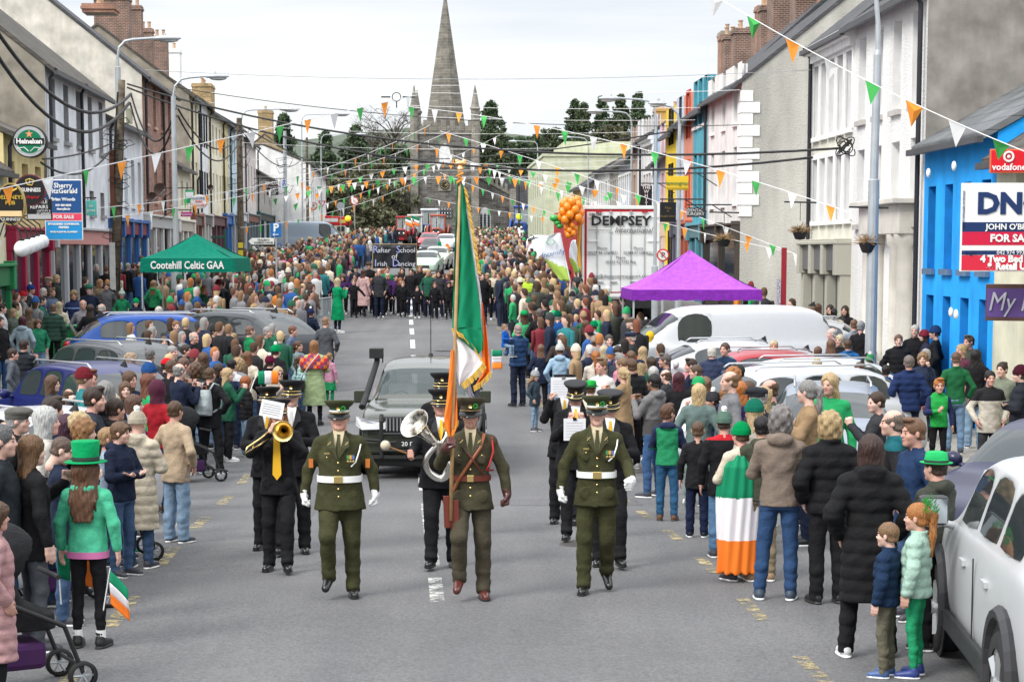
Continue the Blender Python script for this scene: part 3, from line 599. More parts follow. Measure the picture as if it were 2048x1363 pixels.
BR = mat('chimney_brick', (.24,.11,.075), .9, 'brick', col2=(.16,.08,.06)); BRO = mat('orange_brick', (.42,.17,.09), .9, 'brick', col2=(.34,.13,.07)); RENDC = mat('chimney_render', (.30,.27,.22), .95, 'render'); SAND = mat('chimney_sandstone', (.45,.33,.18), .95, 'stone', scale=.5)
WHR = mat('white_painted_render', (.84,.84,.83), .7, 'render', var=.06); GABLEC = mat('cream_gable_render', (.60,.57,.50), .95, 'render', var=.2); GABLEB = mat('brown_gable_render', (.30,.27,.22), .95, 'render', var=.25); GABLEG = mat('grey_gable_render', (.27,.25,.225), .95, 'render', var=.25)
def H(side, x, y): Y = faceY(side, x); return zat(y, Y)-gz(Y)-.1

PA = mat('road_patch', (.13,.128,.13), .9, 'asphalt'); PB = mat('road_patch_pale', (.19,.187,.183), .9, 'asphalt')
for (x0, x1, y0, y1, mm, z) in ((.6, 2.9, 26.5, 27.6, PA, .003), (-1.9, -1.45, 22, 34, PA, .004), (-1.0, -.2, 42, 47, PB, .003), (-2.9, 2.8, 52, 52.6, PA, .003)):
    m_ = MB(); n_ = 24; rn_ = random.Random(int(y0*10)); vs = []
    for i in range(n_+1): Y = y0+(y1-y0)*i/n_; vs += [(centre(Y)+x0+rn_.uniform(-.04, .04), Y, gz(Y)+z), (centre(Y)+x1+rn_.uniform(-.04, .04), Y, gz(Y)+z)]
    m_.add(vs, [(2*i, 2*i+1, 2*i+3, 2*i+2) for i in range(n_)]); tag(part('road_patch', m_, mm), kind='structure')
for x, Y in ((1.7, 21.5), (-1.2, 38), (.9, 56)):
    m_ = MB(); m_.lathe([(0, .006), (.28, .006), (.31, .004)], 24, (centre(Y)+x, Y, gz(Y))); tag(part('manhole_cover', m_, mat('manhole_iron', (.07,.065,.06), .6, bump=.5)), kind='structure')
TW, TWA = (.55,.05,.06), (.35,.03,.05)
# ---- left side of the street
building('cream pub with long green shopfront and white globe lamps', -1, -420, 12, 5.6, 8.6, (.72,.66,.48), 'render', rows=((3.7, 5.0),), n=6, W=8.5, name='pub', roofm=SLATEM, sills=WHITE, frame=WHITE, pipe=12.0,
    shop=dict(h=3.1, fascia=(.02,.16,.06), pil=(.02,.22,.08), bays=6, fh=.6))
building('small yellow house with red trim between the green pub and the tall pale building', -1, 12, 92, 5.9, 7.4, (.72,.60,.30), 'render', rows=((3.8, 5.2),), n=3, W=7, name='terraced_house', roofm=SLATEM, frame=flat('red_trim', (.4,.03,.04)), pipe=.25,
    shop=dict(h=3.4, fascia=(.32,.01,.05), pil=(.30,.01,.05), bays=3))
hh = H(-1, 98, 131)
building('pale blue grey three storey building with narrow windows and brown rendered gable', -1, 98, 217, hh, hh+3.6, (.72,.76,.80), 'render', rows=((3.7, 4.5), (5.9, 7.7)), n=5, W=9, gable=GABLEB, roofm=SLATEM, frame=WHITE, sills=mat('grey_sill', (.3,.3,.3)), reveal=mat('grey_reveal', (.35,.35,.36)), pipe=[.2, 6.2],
    shop=dict(h=3.2, fascia=(.55,.25,.24), pil=(.45,.46,.48), bays=5), us=None)
building('low pale grey shop house with deep brown eaves behind the timber pole', -1, 217, 288, 6.9, 8.8, (.70,.74,.78), 'render', rows=((3.9, 5.7),), n=5, W=8, name='terraced_house', roofm=SLATEM, sills=WHITE, pipe=[.3],
    shop=dict(h=3.3, fascia=(.20,.02,.035), pil=(.03,.12,.35), bays=4, brackets=True))
hh = H(-1, 290, 150)
building('red brick three storey house with cream rendered gable and large chimneys', -1, 290, 350, hh, hh+5.2, (.46,.20,.14), 'brick', rows=((4.0, 5.9), (7.2, 9.2)), n=4, W=13, gable=GABLEC, name='brick_house', roofm=SLATE, frame=WHITE, sills=flat('brick_sill', (.5,.3,.22)), pipe=[.3, 6.5],
    shop=dict(h=3.4, fascia=(.45,.46,.47), pil=(.62,.62,.60), bays=4), chims=((13.5, 1.6, 1.5, hh+4.4, BRO, 3, 3.6),))
building('low cream bar and grocery with slate roof beside the brick house', -1, 350, 382, 5.6, 8.2, (.78,.74,.6), 'render', rows=((3.8, 5.0),), n=3, W=9, name='terraced_house', roofm=SLATEM, pipe=[10.],
    shop=dict(h=3.1, fascia=(.50,.46,.40), pil=(.70,.68,.62), bays=3))
hh = H(-1, 384, 190)
building('narrow cream house with dark trim and brown rendered gable on the left terrace', -1, 383, 400, hh, hh+3.4, (.80,.73,.52), 'render', rows=((4.2, 6), (7.4, 9)), n=2, W=9, gable=GABLEB, pipe=[.3], roofm=SLATEM, shop=dict(h=3.3, fascia=(.12,.10,.10), pil=(.25,.10,.08), bays=2), chims=())
building('pale grey house with black window frames on the left terrace', -1, 400, 419, 9.3, 12.3, (.78,.8,.82), 'render', rows=((4.0, 5.6), (6.9, 8.7)), n=4, W=9, frame=DARK, roofm=SLATEM, reveal=DARK, pipe=[.2], shop=dict(h=3.3, fascia=(.10,.10,.11), pil=(.55,.55,.52), bays=3), chims=((1.2, 1.1, 1.8, 14.7, BR, 4),))
building('cream house with plain sash windows on the left terrace', -1, 419, 446, 9.0, 12.0, (.82,.77,.60), 'render', rows=((4.0, 5.6), (6.7, 8.3)), n=4, W=9, roofm=SLATEM, pipe=[.2], chims=((3, .9, 1.3, 14.9, BR, 3),), shop=dict(h=3.2, fascia=(.12,.05,.06), pil=(.12,.05,.06), bays=3))
building('yellow ochre house with vertical shadow lines on the left terrace', -1, 446, 460, 8.8, 11.6, (.72,.62,.36), 'render', rows=((4.0, 5.5), (6.5, 8.0)), n=3, W=9, roofm=SLATEM, chims=((1.5, .8, .8, 14.2, BR, 2),), pipe=[.2], shop=dict(h=3.2, fascia=(.04,.15,.42), pil=(.04,.15,.42), bays=2))
building('pale blue house at the tall end of the left terrace', -1, 460, 474, 8.6, 11.2, (.55,.70,.78), 'render', rows=((4.0, 5.5), (6.4, 7.9)), n=3, W=9, roofm=SLATEM, chims=((2, .9, 1.3, 14.2, BR, 3),), pipe=[.2], shop=dict(h=3.2, fascia=(.05,.06,.08), pil=(.4,.42,.45), bays=2))
building('white house with slate gable at the end of the tall left terrace', -1, 474, 490, 8.8, 11.4, (.74,.74,.72), 'render', rows=((4.0, 5.5), (6.4, 7.9)), n=3, W=9, roofm=SLATE, gable=GABLEG, chims=((3, 1.2, 1.5, 13.9, WHR, 2),), pipe=[.2], shop=dict(h=3.3, fascia=(.62,.64,.66), pil=(.45,.47,.5), bays=2))
building('pale pink house with dark shutters beyond the tall left terrace', -1, 490, 514, 8.2, 10.2, (.66,.60,.58), 'render', rows=((4.2, 6.6),), n=4, W=8, roofm=SLATEM, pipe=[.3, 12.], shop=dict(h=3.2, fascia=(.20,.07,.05), pil=(.16,.20,.22), bays=4), chims=((14, 3.0, 1.4, 12.9, SAND, 3),))
building('grey and brown takeaway building beyond the timber lamp pole', -1, 514, 545, 6.2, 8.2, (.36,.34,.32), 'render', rows=((4.0, 5.2),), n=3, W=8, roofm=SLATEM, shop=dict(h=3.2, fascia=(.02,.02,.02), pil=(.03,.10,.10), bays=3))
building('long low white house beyond the takeaway signs', -1, 545, 612, 7.0, 8.6, (.78,.78,.77), 'render', rows=((1.0, 2.6), (4.0, 5.4)), n=9, W=8, roofm=SLATEM, frame=DARK, Yb=faceY(-1, 545)+34, offset=3.2)
building('small sandstone house with chimney near the left trees', -1, 0, 0, 6.8, 10.4, (.42,.33,.2), 'stone', rows=((3.6, 5.0),), n=3, W=9, roofm=SLATEM, Ya=196, Yb=212, offset=2.0, chims=((2, 1.8, 1.4, 12.8, SAND, 3),))
# ---- right side of the street
building('single storey shop with purple fascia and cream upper wall at the right edge', 1, 2420, 1990, 5.0, 7.6, (.62,.60,.46), 'render', rows=((3.9, 4.8),), n=3, W=8, roofm=SLATEM, pipe=[1.])
hh = H(1, 1990, 252)
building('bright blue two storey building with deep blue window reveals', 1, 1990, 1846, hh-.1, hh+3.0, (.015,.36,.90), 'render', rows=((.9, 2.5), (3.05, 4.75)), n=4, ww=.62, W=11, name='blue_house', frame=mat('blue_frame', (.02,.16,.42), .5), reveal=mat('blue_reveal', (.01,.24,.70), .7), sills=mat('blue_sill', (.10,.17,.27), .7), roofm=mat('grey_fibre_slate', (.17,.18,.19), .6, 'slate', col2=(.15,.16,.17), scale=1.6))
hh = H(1, 1704, 40)
building('white pebble dashed three storey building with black downpipe and grey gable', 1, 1846, 1703, hh+.2, hh+4.2, (.86,.85,.82), 'dash', rows=((3.9, 5.7), (6.4, 8.4)), n=4, ww=.8, W=12, gable=GABLEG, pipe=[.15], sills=mat('stone_sill', (.45,.43,.4)), reveal=WHR, roofm=SLATE)
building('cream three storey building with white moulded window surrounds and cornice', 1, 1703, 1622, hh-.1, hh+3.9, (.74,.72,.62), 'render', rows=((3.75, 5.4), (6.0, 7.9)), n=5, ww=.75, W=10, surround=WHR, sills=WHR, cornice=WHR, pipe=[-.15], roofm=SLATE, reveal=WHR,
    shop=dict(h=3.2, fascia=(.13,.13,.13), pil=(.42,.41,.34), bays=3, fh=.75, brackets=True, proj=.3))
hh = H(1, 1480, 165)
building('white three storey building with white quoins and bare roughcast gable', 1, 1480, 1413, hh, hh+6.0, (.76,.75,.73), 'render', rows=((3.9, 5.8), (6.6, 8.6)), n=3, ww=.8, W=15, gable=mat('roughcast_gable', (.50,.485,.44), .95, 'dash', var=.2), reveal=WHR, sills=WHR, quoins=WHR, roofm=SLATE, pipe=[-.2],
    shop=dict(h=3.2, fascia=(.03,.03,.03), pil=(.06,.05,.04), bays=2, brackets=True), chims=((4, 1.4, 3.0, hh+8.8, BR, 3),))
hh = H(1, 1413, 210)
building('turquoise blue house with tall dark windows above the dental surgery sign', 1, 1413, 1384, hh, hh+4.4, (.09,.36,.45), 'render', rows=((3.7, 5.8), (6.9, 8.7)), n=3, W=10, frame=flat('teal_frame', (.03,.16,.2)), sills=WHR, shop=dict(h=3.1, fascia=(.10,.2,.22), pil=(.1,.3,.36), bays=2), chims=((3.5, 1.3, 2.4, hh+7.4, BR, 3), (.5, .9, 1.5, hh+7.2, BRO, 1)))
building('salmon orange house with red window surrounds on the right terrace', 1, 1384, 1366, hh-.3, hh+4.0, (.62,.24,.16), 'render', rows=((3.7, 5.5), (6.5, 8.3)), n=3, W=10, frame=flat('red_frame', (.45,.05,.02)), surround=flat('red_surround', (.5,.06,.02)), shop=dict(h=3.1, fascia=(.2,.05,.03), pil=(.4,.1,.06), bays=2), chims=((4, 1.6, 2.6, hh+7.0, BR, 3),))
building('pale lilac house with slate blue windows on the right terrace', 1, 1366, 1351, hh-.3, hh+3.8, (.50,.53,.62), 'render', rows=((3.7, 5.5), (6.5, 8.3)), n=3, W=10, frame=flat('slate_blue', (.05,.08,.12)), reveal=flat('slate_blue', (.05,.08,.12)), shop=dict(h=3.1, fascia=(.08,.1,.12), pil=(.1,.1,.14), bays=2))
building('bright yellow house with black striped windows behind the yellow sign', 1, 1351, 1330, hh-.6, hh+3.6, (.75,.52,.03), 'render', rows=((.8, 2.7), (3.6, 5.6), (6.4, 8.0)), n=4, W=10, frame=DARK, reveal=DARK, chims=((3, .9, .9, 13.4, BR, 2), (6.5, .9, 1.2, 12.9, BRO, 2)))
building('pale pink house with white windows on the right terrace', 1, 1330, 1318, hh-1.6, hh+2.6, (.66,.48,.50), 'render', rows=((3.7, 5.2), (6.0, 7.4)), n=3, W=10, chims=((1.5, .9, 1.2, 12.7, BR, 2),), shop=dict(h=3.0, fascia=(.5,.2,.2), pil=(.6,.5,.5), bays=2))
building('sky blue house narrow front on the right terrace', 1, 1318, 1306, hh-1.8, hh+2.2, (.32,.48,.66), 'render', rows=((3.7, 5.2), (6.0, 7.2)), n=3, W=10, chims=((1.5, .9, 1.1, 12.3, BR, 3),), shop=dict(h=3.0, fascia=(.1,.2,.35), pil=(.2,.3,.45), bays=2))
building('tall white house with stone quoins halfway down the right terrace', 1, 1306, 1285, hh-.4, hh+2.8, (.70,.69,.68), 'render', rows=((3.7, 5.3), (6.3, 8.0)), n=4, W=10, cornice=WHR, quoins=WHR, frame=flat('red_frame', (.45,.05,.02)), chims=((2.5, 1.0, 1.9, 12.2, BR, 3),))
building('white house with navy trim on the right terrace', 1, 1285, 1274, hh-.6, hh+2.6, (.72,.72,.72), 'render', rows=((3.7, 5.3), (6.3, 8.0)), n=3, W=10, frame=flat('navy_frame', (.02,.04,.12)), pipe=[.3], chims=((1.5, 1.0, 1.7, 12.2, BR, 2),))
building('brown and white house at the end of the tall right terrace', 1, 1274, 1262, hh-.9, hh+2.2, (.42,.30,.24), 'render', rows=((3.7, 5.3), (6.3, 7.8)), n=3, W=10, gable=mat('brown_gable', (.28,.2,.15), .95, 'render'), chims=((1.5, 1.0, 1.3, 12.4, BRO, 2),))
building('pale blue white house with grey roof lower down the street on the right', 1, 1262, 1237, 6.2, 9.8, (.62,.66,.72), 'render', rows=((3.6, 5.4),), n=6, W=9, roofm=SLATEM, surround=WHR, chims=((2, 1.4, 1.5, 12.9, RENDC, 2, 5.6),))
building('grey stone coloured house lower down the street on the right', 1, 1237, 1219, 6.0, 9.2, (.42,.40,.36), 'render', rows=((3.6, 5.2),), n=4, W=9, roofm=SLATEM)
building('white house with big dark slate roof lower down the street on the right', 1, 1219, 1188, 6.0, 8.4, (.66,.66,.65), 'render', rows=((1, 2.6), (3.6, 5.2),), n=7, W=9, roofm=SLATE, chims=((9, 1.6, 1.8, 10.0, mat('mustard_chimney', (.55,.33,.10), .9, 'render'), 2),))
building('white cottage with dark brown slate roof near the far end on the right', 1, 1188, 1163, 5.2, 8.2, (.68,.68,.62), 'render', rows=((3.2, 4.6),), n=6, W=9, roofm=SLATE)
building('yellow cottage beside the pale green building at the far end on the right', 1, 1163, 1145, 5.0, 7.8, (.70,.52,.22), 'render', rows=((1, 2.4), (3.2, 4.4),), n=5, W=9, roofm=SLATE)
o, _ = building('pale green flat roofed building near the church on the right', 1, 1145, 1089, 7.7, 7.8, (.50,.52,.38), 'render', rows=((1.2, 3.0), (4.6, 6.4)), n=7, ww=.8, W=14, reveal=mat('green_reveal', (.3,.33,.2)), noroof=True, Ya=168, Yb=196, offset=-1.2, gable=mat('pale_green_render', (.50,.52,.38), .9, 'render'))
q = MB(); q.box((-.1, -.1, 7.7), (28.1, 14.1, 7.95)); q.box((5, 2, 7.95), (20, 12, 9.2), 1); part('roof', q, [mat('pale_green_render', (.50,.52,.38), .9, 'render')]*2, o)
# ---------------------------------------------------------------- church
STN = mat('church_rubble_stone', (.19,.18,.165), .95, 'stone', col2=(.085,.08,.075), scale=.85); DRS = mat('dressed_stone', (.26,.245,.21), .9, 'stone', col2=(.20,.19,.165)); SPI = mat('spire_stone', (.22,.205,.175), .9, 'stone', col2=(.15,.14,.125), scale=1.2)
YC = 213.; k = YC/F; c0 = P(890, 470, YC); g0 = gz(YC); ch = thing('church', 'grey stone church with tall spire, clock and four pinnacles at the end of the street', 'church', (c0.x, YC, g0))
def zc(y): return zat(y, YC)-g0
tw = 62*k; T = zc(262); b = MB(); b.box((-tw, 0, -2), (tw, 2*tw, T)); part('tower', b, STN, ch)
b = MB(); z = T
b.box((-tw-.12, -.12, T-.35), (tw+.12, 2*tw+.12, T-.1)); b.box((-tw-.08, -.08, zc(300)), (tw+.08, 0, zc(296)))
for i in range(7):
    u = -tw+2*tw*i/7
    for y in (-.06, 2*tw-.3): b.box((u+.1, y, T), (u+.1+2*tw/7*.55, y+.36, T+1.15))
    for x in (-tw-.05, tw-.3): b.box((x, u+tw+.1, T), (x+.36, u+tw+.1+2*tw/7*.55, T+1.15))
b.box((-tw, 0, T), (tw, .3, T+.55)); part('battlement', b, DRS, ch)
s = MB(); n = 8; zt = zc(-12); rb = 44*k
s.add([(math.cos(PI/8+2*PI*i/n)*rb, tw+math.sin(PI/8+2*PI*i/n)*rb, T) for i in range(n)]+[(math.cos(PI/8+2*PI*i/n)*.16, tw+math.sin(PI/8+2*PI*i/n)*.16, zt) for i in range(n)], [(i, (i+1) % n, (i+1) % n+n, i+n) for i in range(n)]+[tuple(range(n, 2*n))])
s.tube([(0, tw, zt-.1), (0, tw, zt+2.0)], .07, 6); s.box((-.5, tw-.05, zt+1.2), (.5, tw+.05, zt+1.32)); part('spire', s, SPI, ch)
for sx in (-1, 1):
    for sy in (0, 1):
        p = MB(); x, y = sx*(tw-.1), sy*2*tw; p.lathe([(.42,-1.2),(.42,2.2),(.54,2.25),(.54,2.5),(.42,2.55),(.04,zc(170)-T),(0,zc(170)-T)], 8, (x, y, T)); part('pinnacle', p, DRS, ch)
        p = MB(); p.box((x-.4, y-.4, -2), (x+.4, y+.4, T-1)); part('buttress', p, DRS, ch)
def arch(mb, cx, y, z0, w, h, d, mi=0, n=8):
    pts = [(cx-w, y, z0), (cx+w, y, z0)]; hs = h*.58
    pts += [(cx+w-(w*(i/n))*1.0*(i/n)**.5, y, z0+hs+(h-hs)*math.sin(i/n*PI/2)) for i in range(n+1)]+[(cx-w+(w*(1-i/n))*1.0*(1-i/n)**.5, y, z0+hs+(h-hs)*math.sin((1-i/n)*PI/2)) for i in range(1, n+1)]
    mb.poly(pts, d, (0, 1, 0), mi)
def churchwin(cx, z0, w, h, frame, lat=True, nm='window'):
    m = MB(); arch(m, cx, -.10, z0-.25, w+.35, h+.6, .12); o = part(nm, m, DRS, ch); m = MB(); arch(m, cx, -.13, z0, w, h, .05); part('pane', m, frame, o)
    if lat:
        m = MB()
        for i in range(1, 3): m.box((cx-w+2*w*i/3-.05, -.17, z0), (cx-w+2*w*i/3+.05, -.131, z0+h*.8))
        for j in range(6):
            for i in range(3): a = cx-w+2*w*(i+.5)/3; zz = z0+h*.11*(j+.8); m.add([(a-.16,-.16,zz),(a,-.16,zz-.28),(a+.16,-.16,zz),(a,-.16,zz+.28)], [(0,1,2,3)], 1) if zz < z0+h*.72 else None
        part('tracery', m, [WHITE, WINGLASS], o)
LV = mat('louvre_white', (.66,.66,.66), .8)
churchwin(0, zc(330), 11*k, 42*k, LV, False)
for xx, yb, w_, h_ in ((-96, 486, 11.5, 46), (79, 486, 11.5, 46)): churchwin(xx*k, zc(yb-36+10), w_*k, h_*k, WHITE)
m = MB(); m.box((-13*k, -.14, zc(435)), (13*k, 0, zc(416))); o = part('window', m, DRS, ch); m = MB(); m.box((-11*k, -.17, zc(433)), (11*k, -.14, zc(418))); part('frame', m, WHITE, o)
m = MB()
for i in range(4):
    a = -11*k+22*k*(i+.5)/4
    for j in range(2): zz = zc(433)+(.5+j)*(zc(418)-zc(433))/2; m.add([(a-.2,-.175,zz),(a,-.175,zz-.33),(a+.2,-.175,zz),(a,-.175,zz+.33)], [(0,1,2,3)])
part('pane', m, WINGLASS, o)
m = MB(); m.box((-13*k, -.1, zc(382)), (13*k, 0, zc(358))); o = part('clock', m, DRS, ch); m = MB(); m.lathe([(0,0),(9.5*k,0),(9.5*k,.05)], 24, (0, -.15, zc(370)), 0, 'y'); part('clock_face', m, flat('clock_black', (.02,.02,.02)), o)
m = MB()
for i in range(12): a = i*PI/6; m.M = Matrix.Translation((0, -.17, zc(370))) @ Matrix.Rotation(a, 4, 'Y'); m.box((-.035, -.01, .31), (.035, .01, .42))
m.M = Matrix.Translation((0, -.18, zc(370))) @ Matrix.Rotation(R(62), 4, 'Y'); m.box((-.025, -.01, -.06), (.025, .01, .36)); m.M = Matrix.Translation((0, -.18, zc(370))) @ Matrix.Rotation(R(75+20), 4, 'Y'); m.box((-.03, -.01, -.06), (.03, .01, .25)); m.M = None
part('clock_hands', m, BRASS, o)
# nave: two shoulders that fall away from the tower, with battlements
for s_, xe in ((-1, -137), (1, 128)):
    m = MB(); xe *= k; za, zb = zc(352), zc(388); x1 = s_*tw; m.poly([(x1, 2, -2), (xe, 2, -2), (xe, 2, zb), (x1, 2, za)], 26, (0, 1, 0)); part('nave_wall', m, STN, ch)
    m = MB(); n = 7
    for i in range(n):
        a, b_ = x1+(xe-x1)*i/n, x1+(xe-x1)*(i+1)/n; z0, z1 = za+(zb-za)*i/n, za+(zb-za)*(i+1)/n; m.poly([(a, 1.85, z0), (b_, 1.85, z1), (b_, 1.85, z1+.35), (a, 1.85, z0+.35)], .5, (0, 1, 0))
        c_ = a+(b_-a)*.6; m.poly([(a, 1.86, z0+.35), (c_, 1.86, z0+(z1-z0)*.6+.35), (c_, 1.86, z0+(z1-z0)*.6+1.0), (a, 1.86, z0+1.0)], .45, (0, 1, 0))
    part('parapet', m, DRS, ch); m = MB(); m.box((min(xe, xe+s_*.7), 1.6, -2), (max(xe, xe+s_*.7), 2.8, zb+.6)); part('buttress', m, DRS, ch)
for o in [c for c in ch.children if c.name.startswith('window')]:
    if abs(sum(v.co.x for v in o.data.vertices)/len(o.data.vertices)) > tw: o.location.y = 1.98
m = MB(); a = P(1006, 350, 219); b_ = P(1092, 350, 219); m.box((a.x, 219, 0), (b_.x, 229, a.z)); tag(part('slate_hung_building', m, mat('slate_wall', (.15,.15,.165), .8, 'stone', scale=.5)), 'slate grey windowless building behind the blue tractor', 'building')
# ---------------------------------------------------------------- vehicles
def hull(name, parent, st, mats, sub=2, w0=0, gl=CARGLASS):
    """st: stations (x, zb, w, zm, belt, zr, wr) front (-x) to rear; zr==None means no cabin. side/front/rear glass faces get their own meshes."""
    rings = []
    for x, zb, w, belt, zr, wr in st:
        zr_ = zr if zr is not None else belt+.035; cab = zr is not None; wr_ = wr if cab else w*.72
        half = [(w*.80, zb), (w*.97, zb+.06), (w*1.0, zb+(belt-zb)*.45), (w*.985, zb+(belt-zb)*.8), (w*.955, belt)]
        half += [(w*.925, belt+.03), (wr_*1.04, zr_-.08), (wr_*.93, zr_-.015), (wr_*.5, zr_+.02)] if cab else [(w*.90, belt+.012), (w*.80, belt+.025), (w*.66, belt+.033), (w*.35, belt+.04)]
        rings.append([(x, -a, b) for a, b in half]+[(x, a, b) for a, b in reversed(half)])
    n = len(rings[0]); v = [p for r in rings for p in r]; f = []; mi = []
    for i in range(len(rings)-1):
        ca, cb = st[i][4] is not None, st[i+1][4] is not None
        for k in range(n):
            k2 = (k+1) % n; f.append((i*n+k, i*n+k2, (i+1)*n+k2, (i+1)*n+k)[::-1]); side = k in (5, n-7); top = 7 <= k <= n-9; m = 0
            if side and ca and cb and (not w0 or i < w0): m = 1
            if (ca != cb) and 5 <= k <= n-7 : m = 2 if cb else 3
            if (ca != cb) and k in (5, n-7): m = 0
            if k in (n-1,): m = 4
            mi.append(m)
    # frames round each side window: inset the glass quads
    F2, M2, CR = [], [], set(); NV0 = len(v)
    for q, m in zip(f, mi):
        if m == 1:
            c = sum((Vector(v[i]) for i in q), Vector())/4; o = len(v); ins = []
            for i in q: p = Vector(v[i]); d = c-p; ins.append((p.x+max(-.035, min(.035, d.x*.3)), p.y+d.y*.05, p.z+max(-.03, min(.03, d.z*.3))))
            v.extend(ins)
            for a in range(4): b = (a+1) % 4; F2.append((q[a], q[b], o+b, o+a)); M2.append(5)
            F2.append((o, o+1, o+2, o+3)); M2.append(1); CR.update(frozenset((o+a, o+(a+1) % 4)) for a in range(4)); CR.update(frozenset((q[a], q[(a+1) % 4])) for a in range(4))
        else: F2.append(q); M2.append(m)
    F2.append(tuple(range(n))); M2.append(0); e = len(rings)-1; F2.append(tuple(range(e*n+n-1, e*n-1, -1))); M2.append(0)
    me = bpy.data.meshes.new(name); me.from_pydata(v, [], F2); me.polygons.foreach_set('material_index', M2)
    for _ in range(6): me.materials.append(DARK)
    me.update(); cv_ = me.attributes.new('crease_vert', 'FLOAT', 'POINT'); cv_.data.foreach_set('value', [.8 if i >= NV0 else 0. for i in range(len(v))]); ca_ = me.attributes.new('crease_edge', 'FLOAT', 'EDGE'); ca_.data.foreach_set('value', [.75 if frozenset(e_.vertices) in CR else 0. for e_ in me.edges])
    o = bpy.data.objects.new('tmp', me); COL.objects.link(o); md = o.modifiers.new('s', 'SUBSURF'); md.levels = md.render_levels = sub
    dg = bpy.context.evaluated_depsgraph_get(); ev = bpy.data.meshes.new_from_object(o.evaluated_get(dg)); bpy.data.objects.remove(o)
    co = [tuple(x.co) for x in ev.vertices]; groups = {}
    for p in ev.polygons: groups.setdefault(p.material_index, []).append(tuple(p.vertices))
    out = {}
    def mk(nm, fs, mt, color=None):
        ids = sorted({i for q in fs for i in q}); mp_ = {a: b for b, a in enumerate(ids)}; mb = MB(); mb.v = [co[i] for i in ids]; mb.f = [tuple(mp_[i] for i in q) for q in fs]; mb.m = [0]*len(fs)
        return part(nm, mb, mt, parent, True, color=color)
    out['body'] = mk('body', groups.get(0, [])+groups.get(5, []), mats[0], mats[1])
    if 4 in groups: mk('underside', groups[4], DARK)
    if 2 in groups: out['ws'] = mk('windscreen', groups[2], gl)
    if 3 in groups: mk('rear_window', groups[3], CARGLASS)
    if 1 in groups:
        fs = groups[1]; ids = {}
        for q in fs:                                            # split into separate panes (by station and side)
            x = sum(co[i][0] for i in q)/len(q); y = co[q[0]][1]; s_ = next((j for j in range(len(st)-1) if st[j][0] <= x < st[j+1][0]), 0); ids.setdefault((s_, y > 0), []).append(q)
        for q in ids.values(): mk('side_window', q, CARGLASS)
    return out
TYRE = mat('tyre', (.022,.022,.023), .8, bump=.2); RIM = mat('alloy_rim', (.5,.51,.52), .3, metal=.7)
def wheel(parent, x, y, r=.33, w=.2):
    s = 1 if y > 0 else -1; m = MB(); m.lathe([(r*.66,-w/2),(r*.93,-w/2),(r,-w*.35),(r,w*.35),(r*.93,w/2),(r*.66,w/2),(r*.62,0)], 26, (x, y, r), 0, 'y'); t = part('wheel', m, TYRE, parent, True)
    m = MB(); m.lathe([(r*.66,0),(r*.62,-.03*s),(r*.58,-.05*s)], 26, (x, y+s*w*.45, r), 0, 'y'); m.lathe([(0,0),(r*.16,0),(r*.16,-.04)], 14, (x, y+s*w*.42, r), 0, 'y')
    for k in range(5): a = k*2*PI/5; m.tube([(x, y+s*w*.38, r), (x+math.cos(a)*r*.62, y+s*w*.38, r+math.sin(a)*r*.62)], [.035, .045], 6)
    part('rim', m, RIM, t); return t
PRE = {
 'suv': dict(L=4.45, w=.92, H=1.66, belt=1.02, hood=.98, r=.35, ws=(.62, 1.05), rear=(3.75, 4.3)), 'estate': dict(L=4.85, w=.92, H=1.50, belt=.93, hood=.88, r=.34, ws=(.95, 1.75), rear=(4.15, 4.7)),
 'hatch': dict(L=4.2, w=.88, H=1.48, belt=.95, hood=.90, r=.32, ws=(.85, 1.55), rear=(3.6, 4.0)), 'van': dict(L=5.3, w=.99, H=2.05, belt=1.18, hood=1.12, r=.34, ws=(.65, 1.35), rear=(5.1, 5.25)),
 'saloon': dict(L=4.4, w=.80, H=1.42, belt=.92, hood=.86, r=.31, ws=(1.25, 1.75), rear=(3.2, 3.75)), 'bigvan': dict(L=5.9, w=1.0, H=2.6, belt=1.35, hood=1.25, r=.36, ws=(.7, 1.5), rear=(5.75, 5.85))}
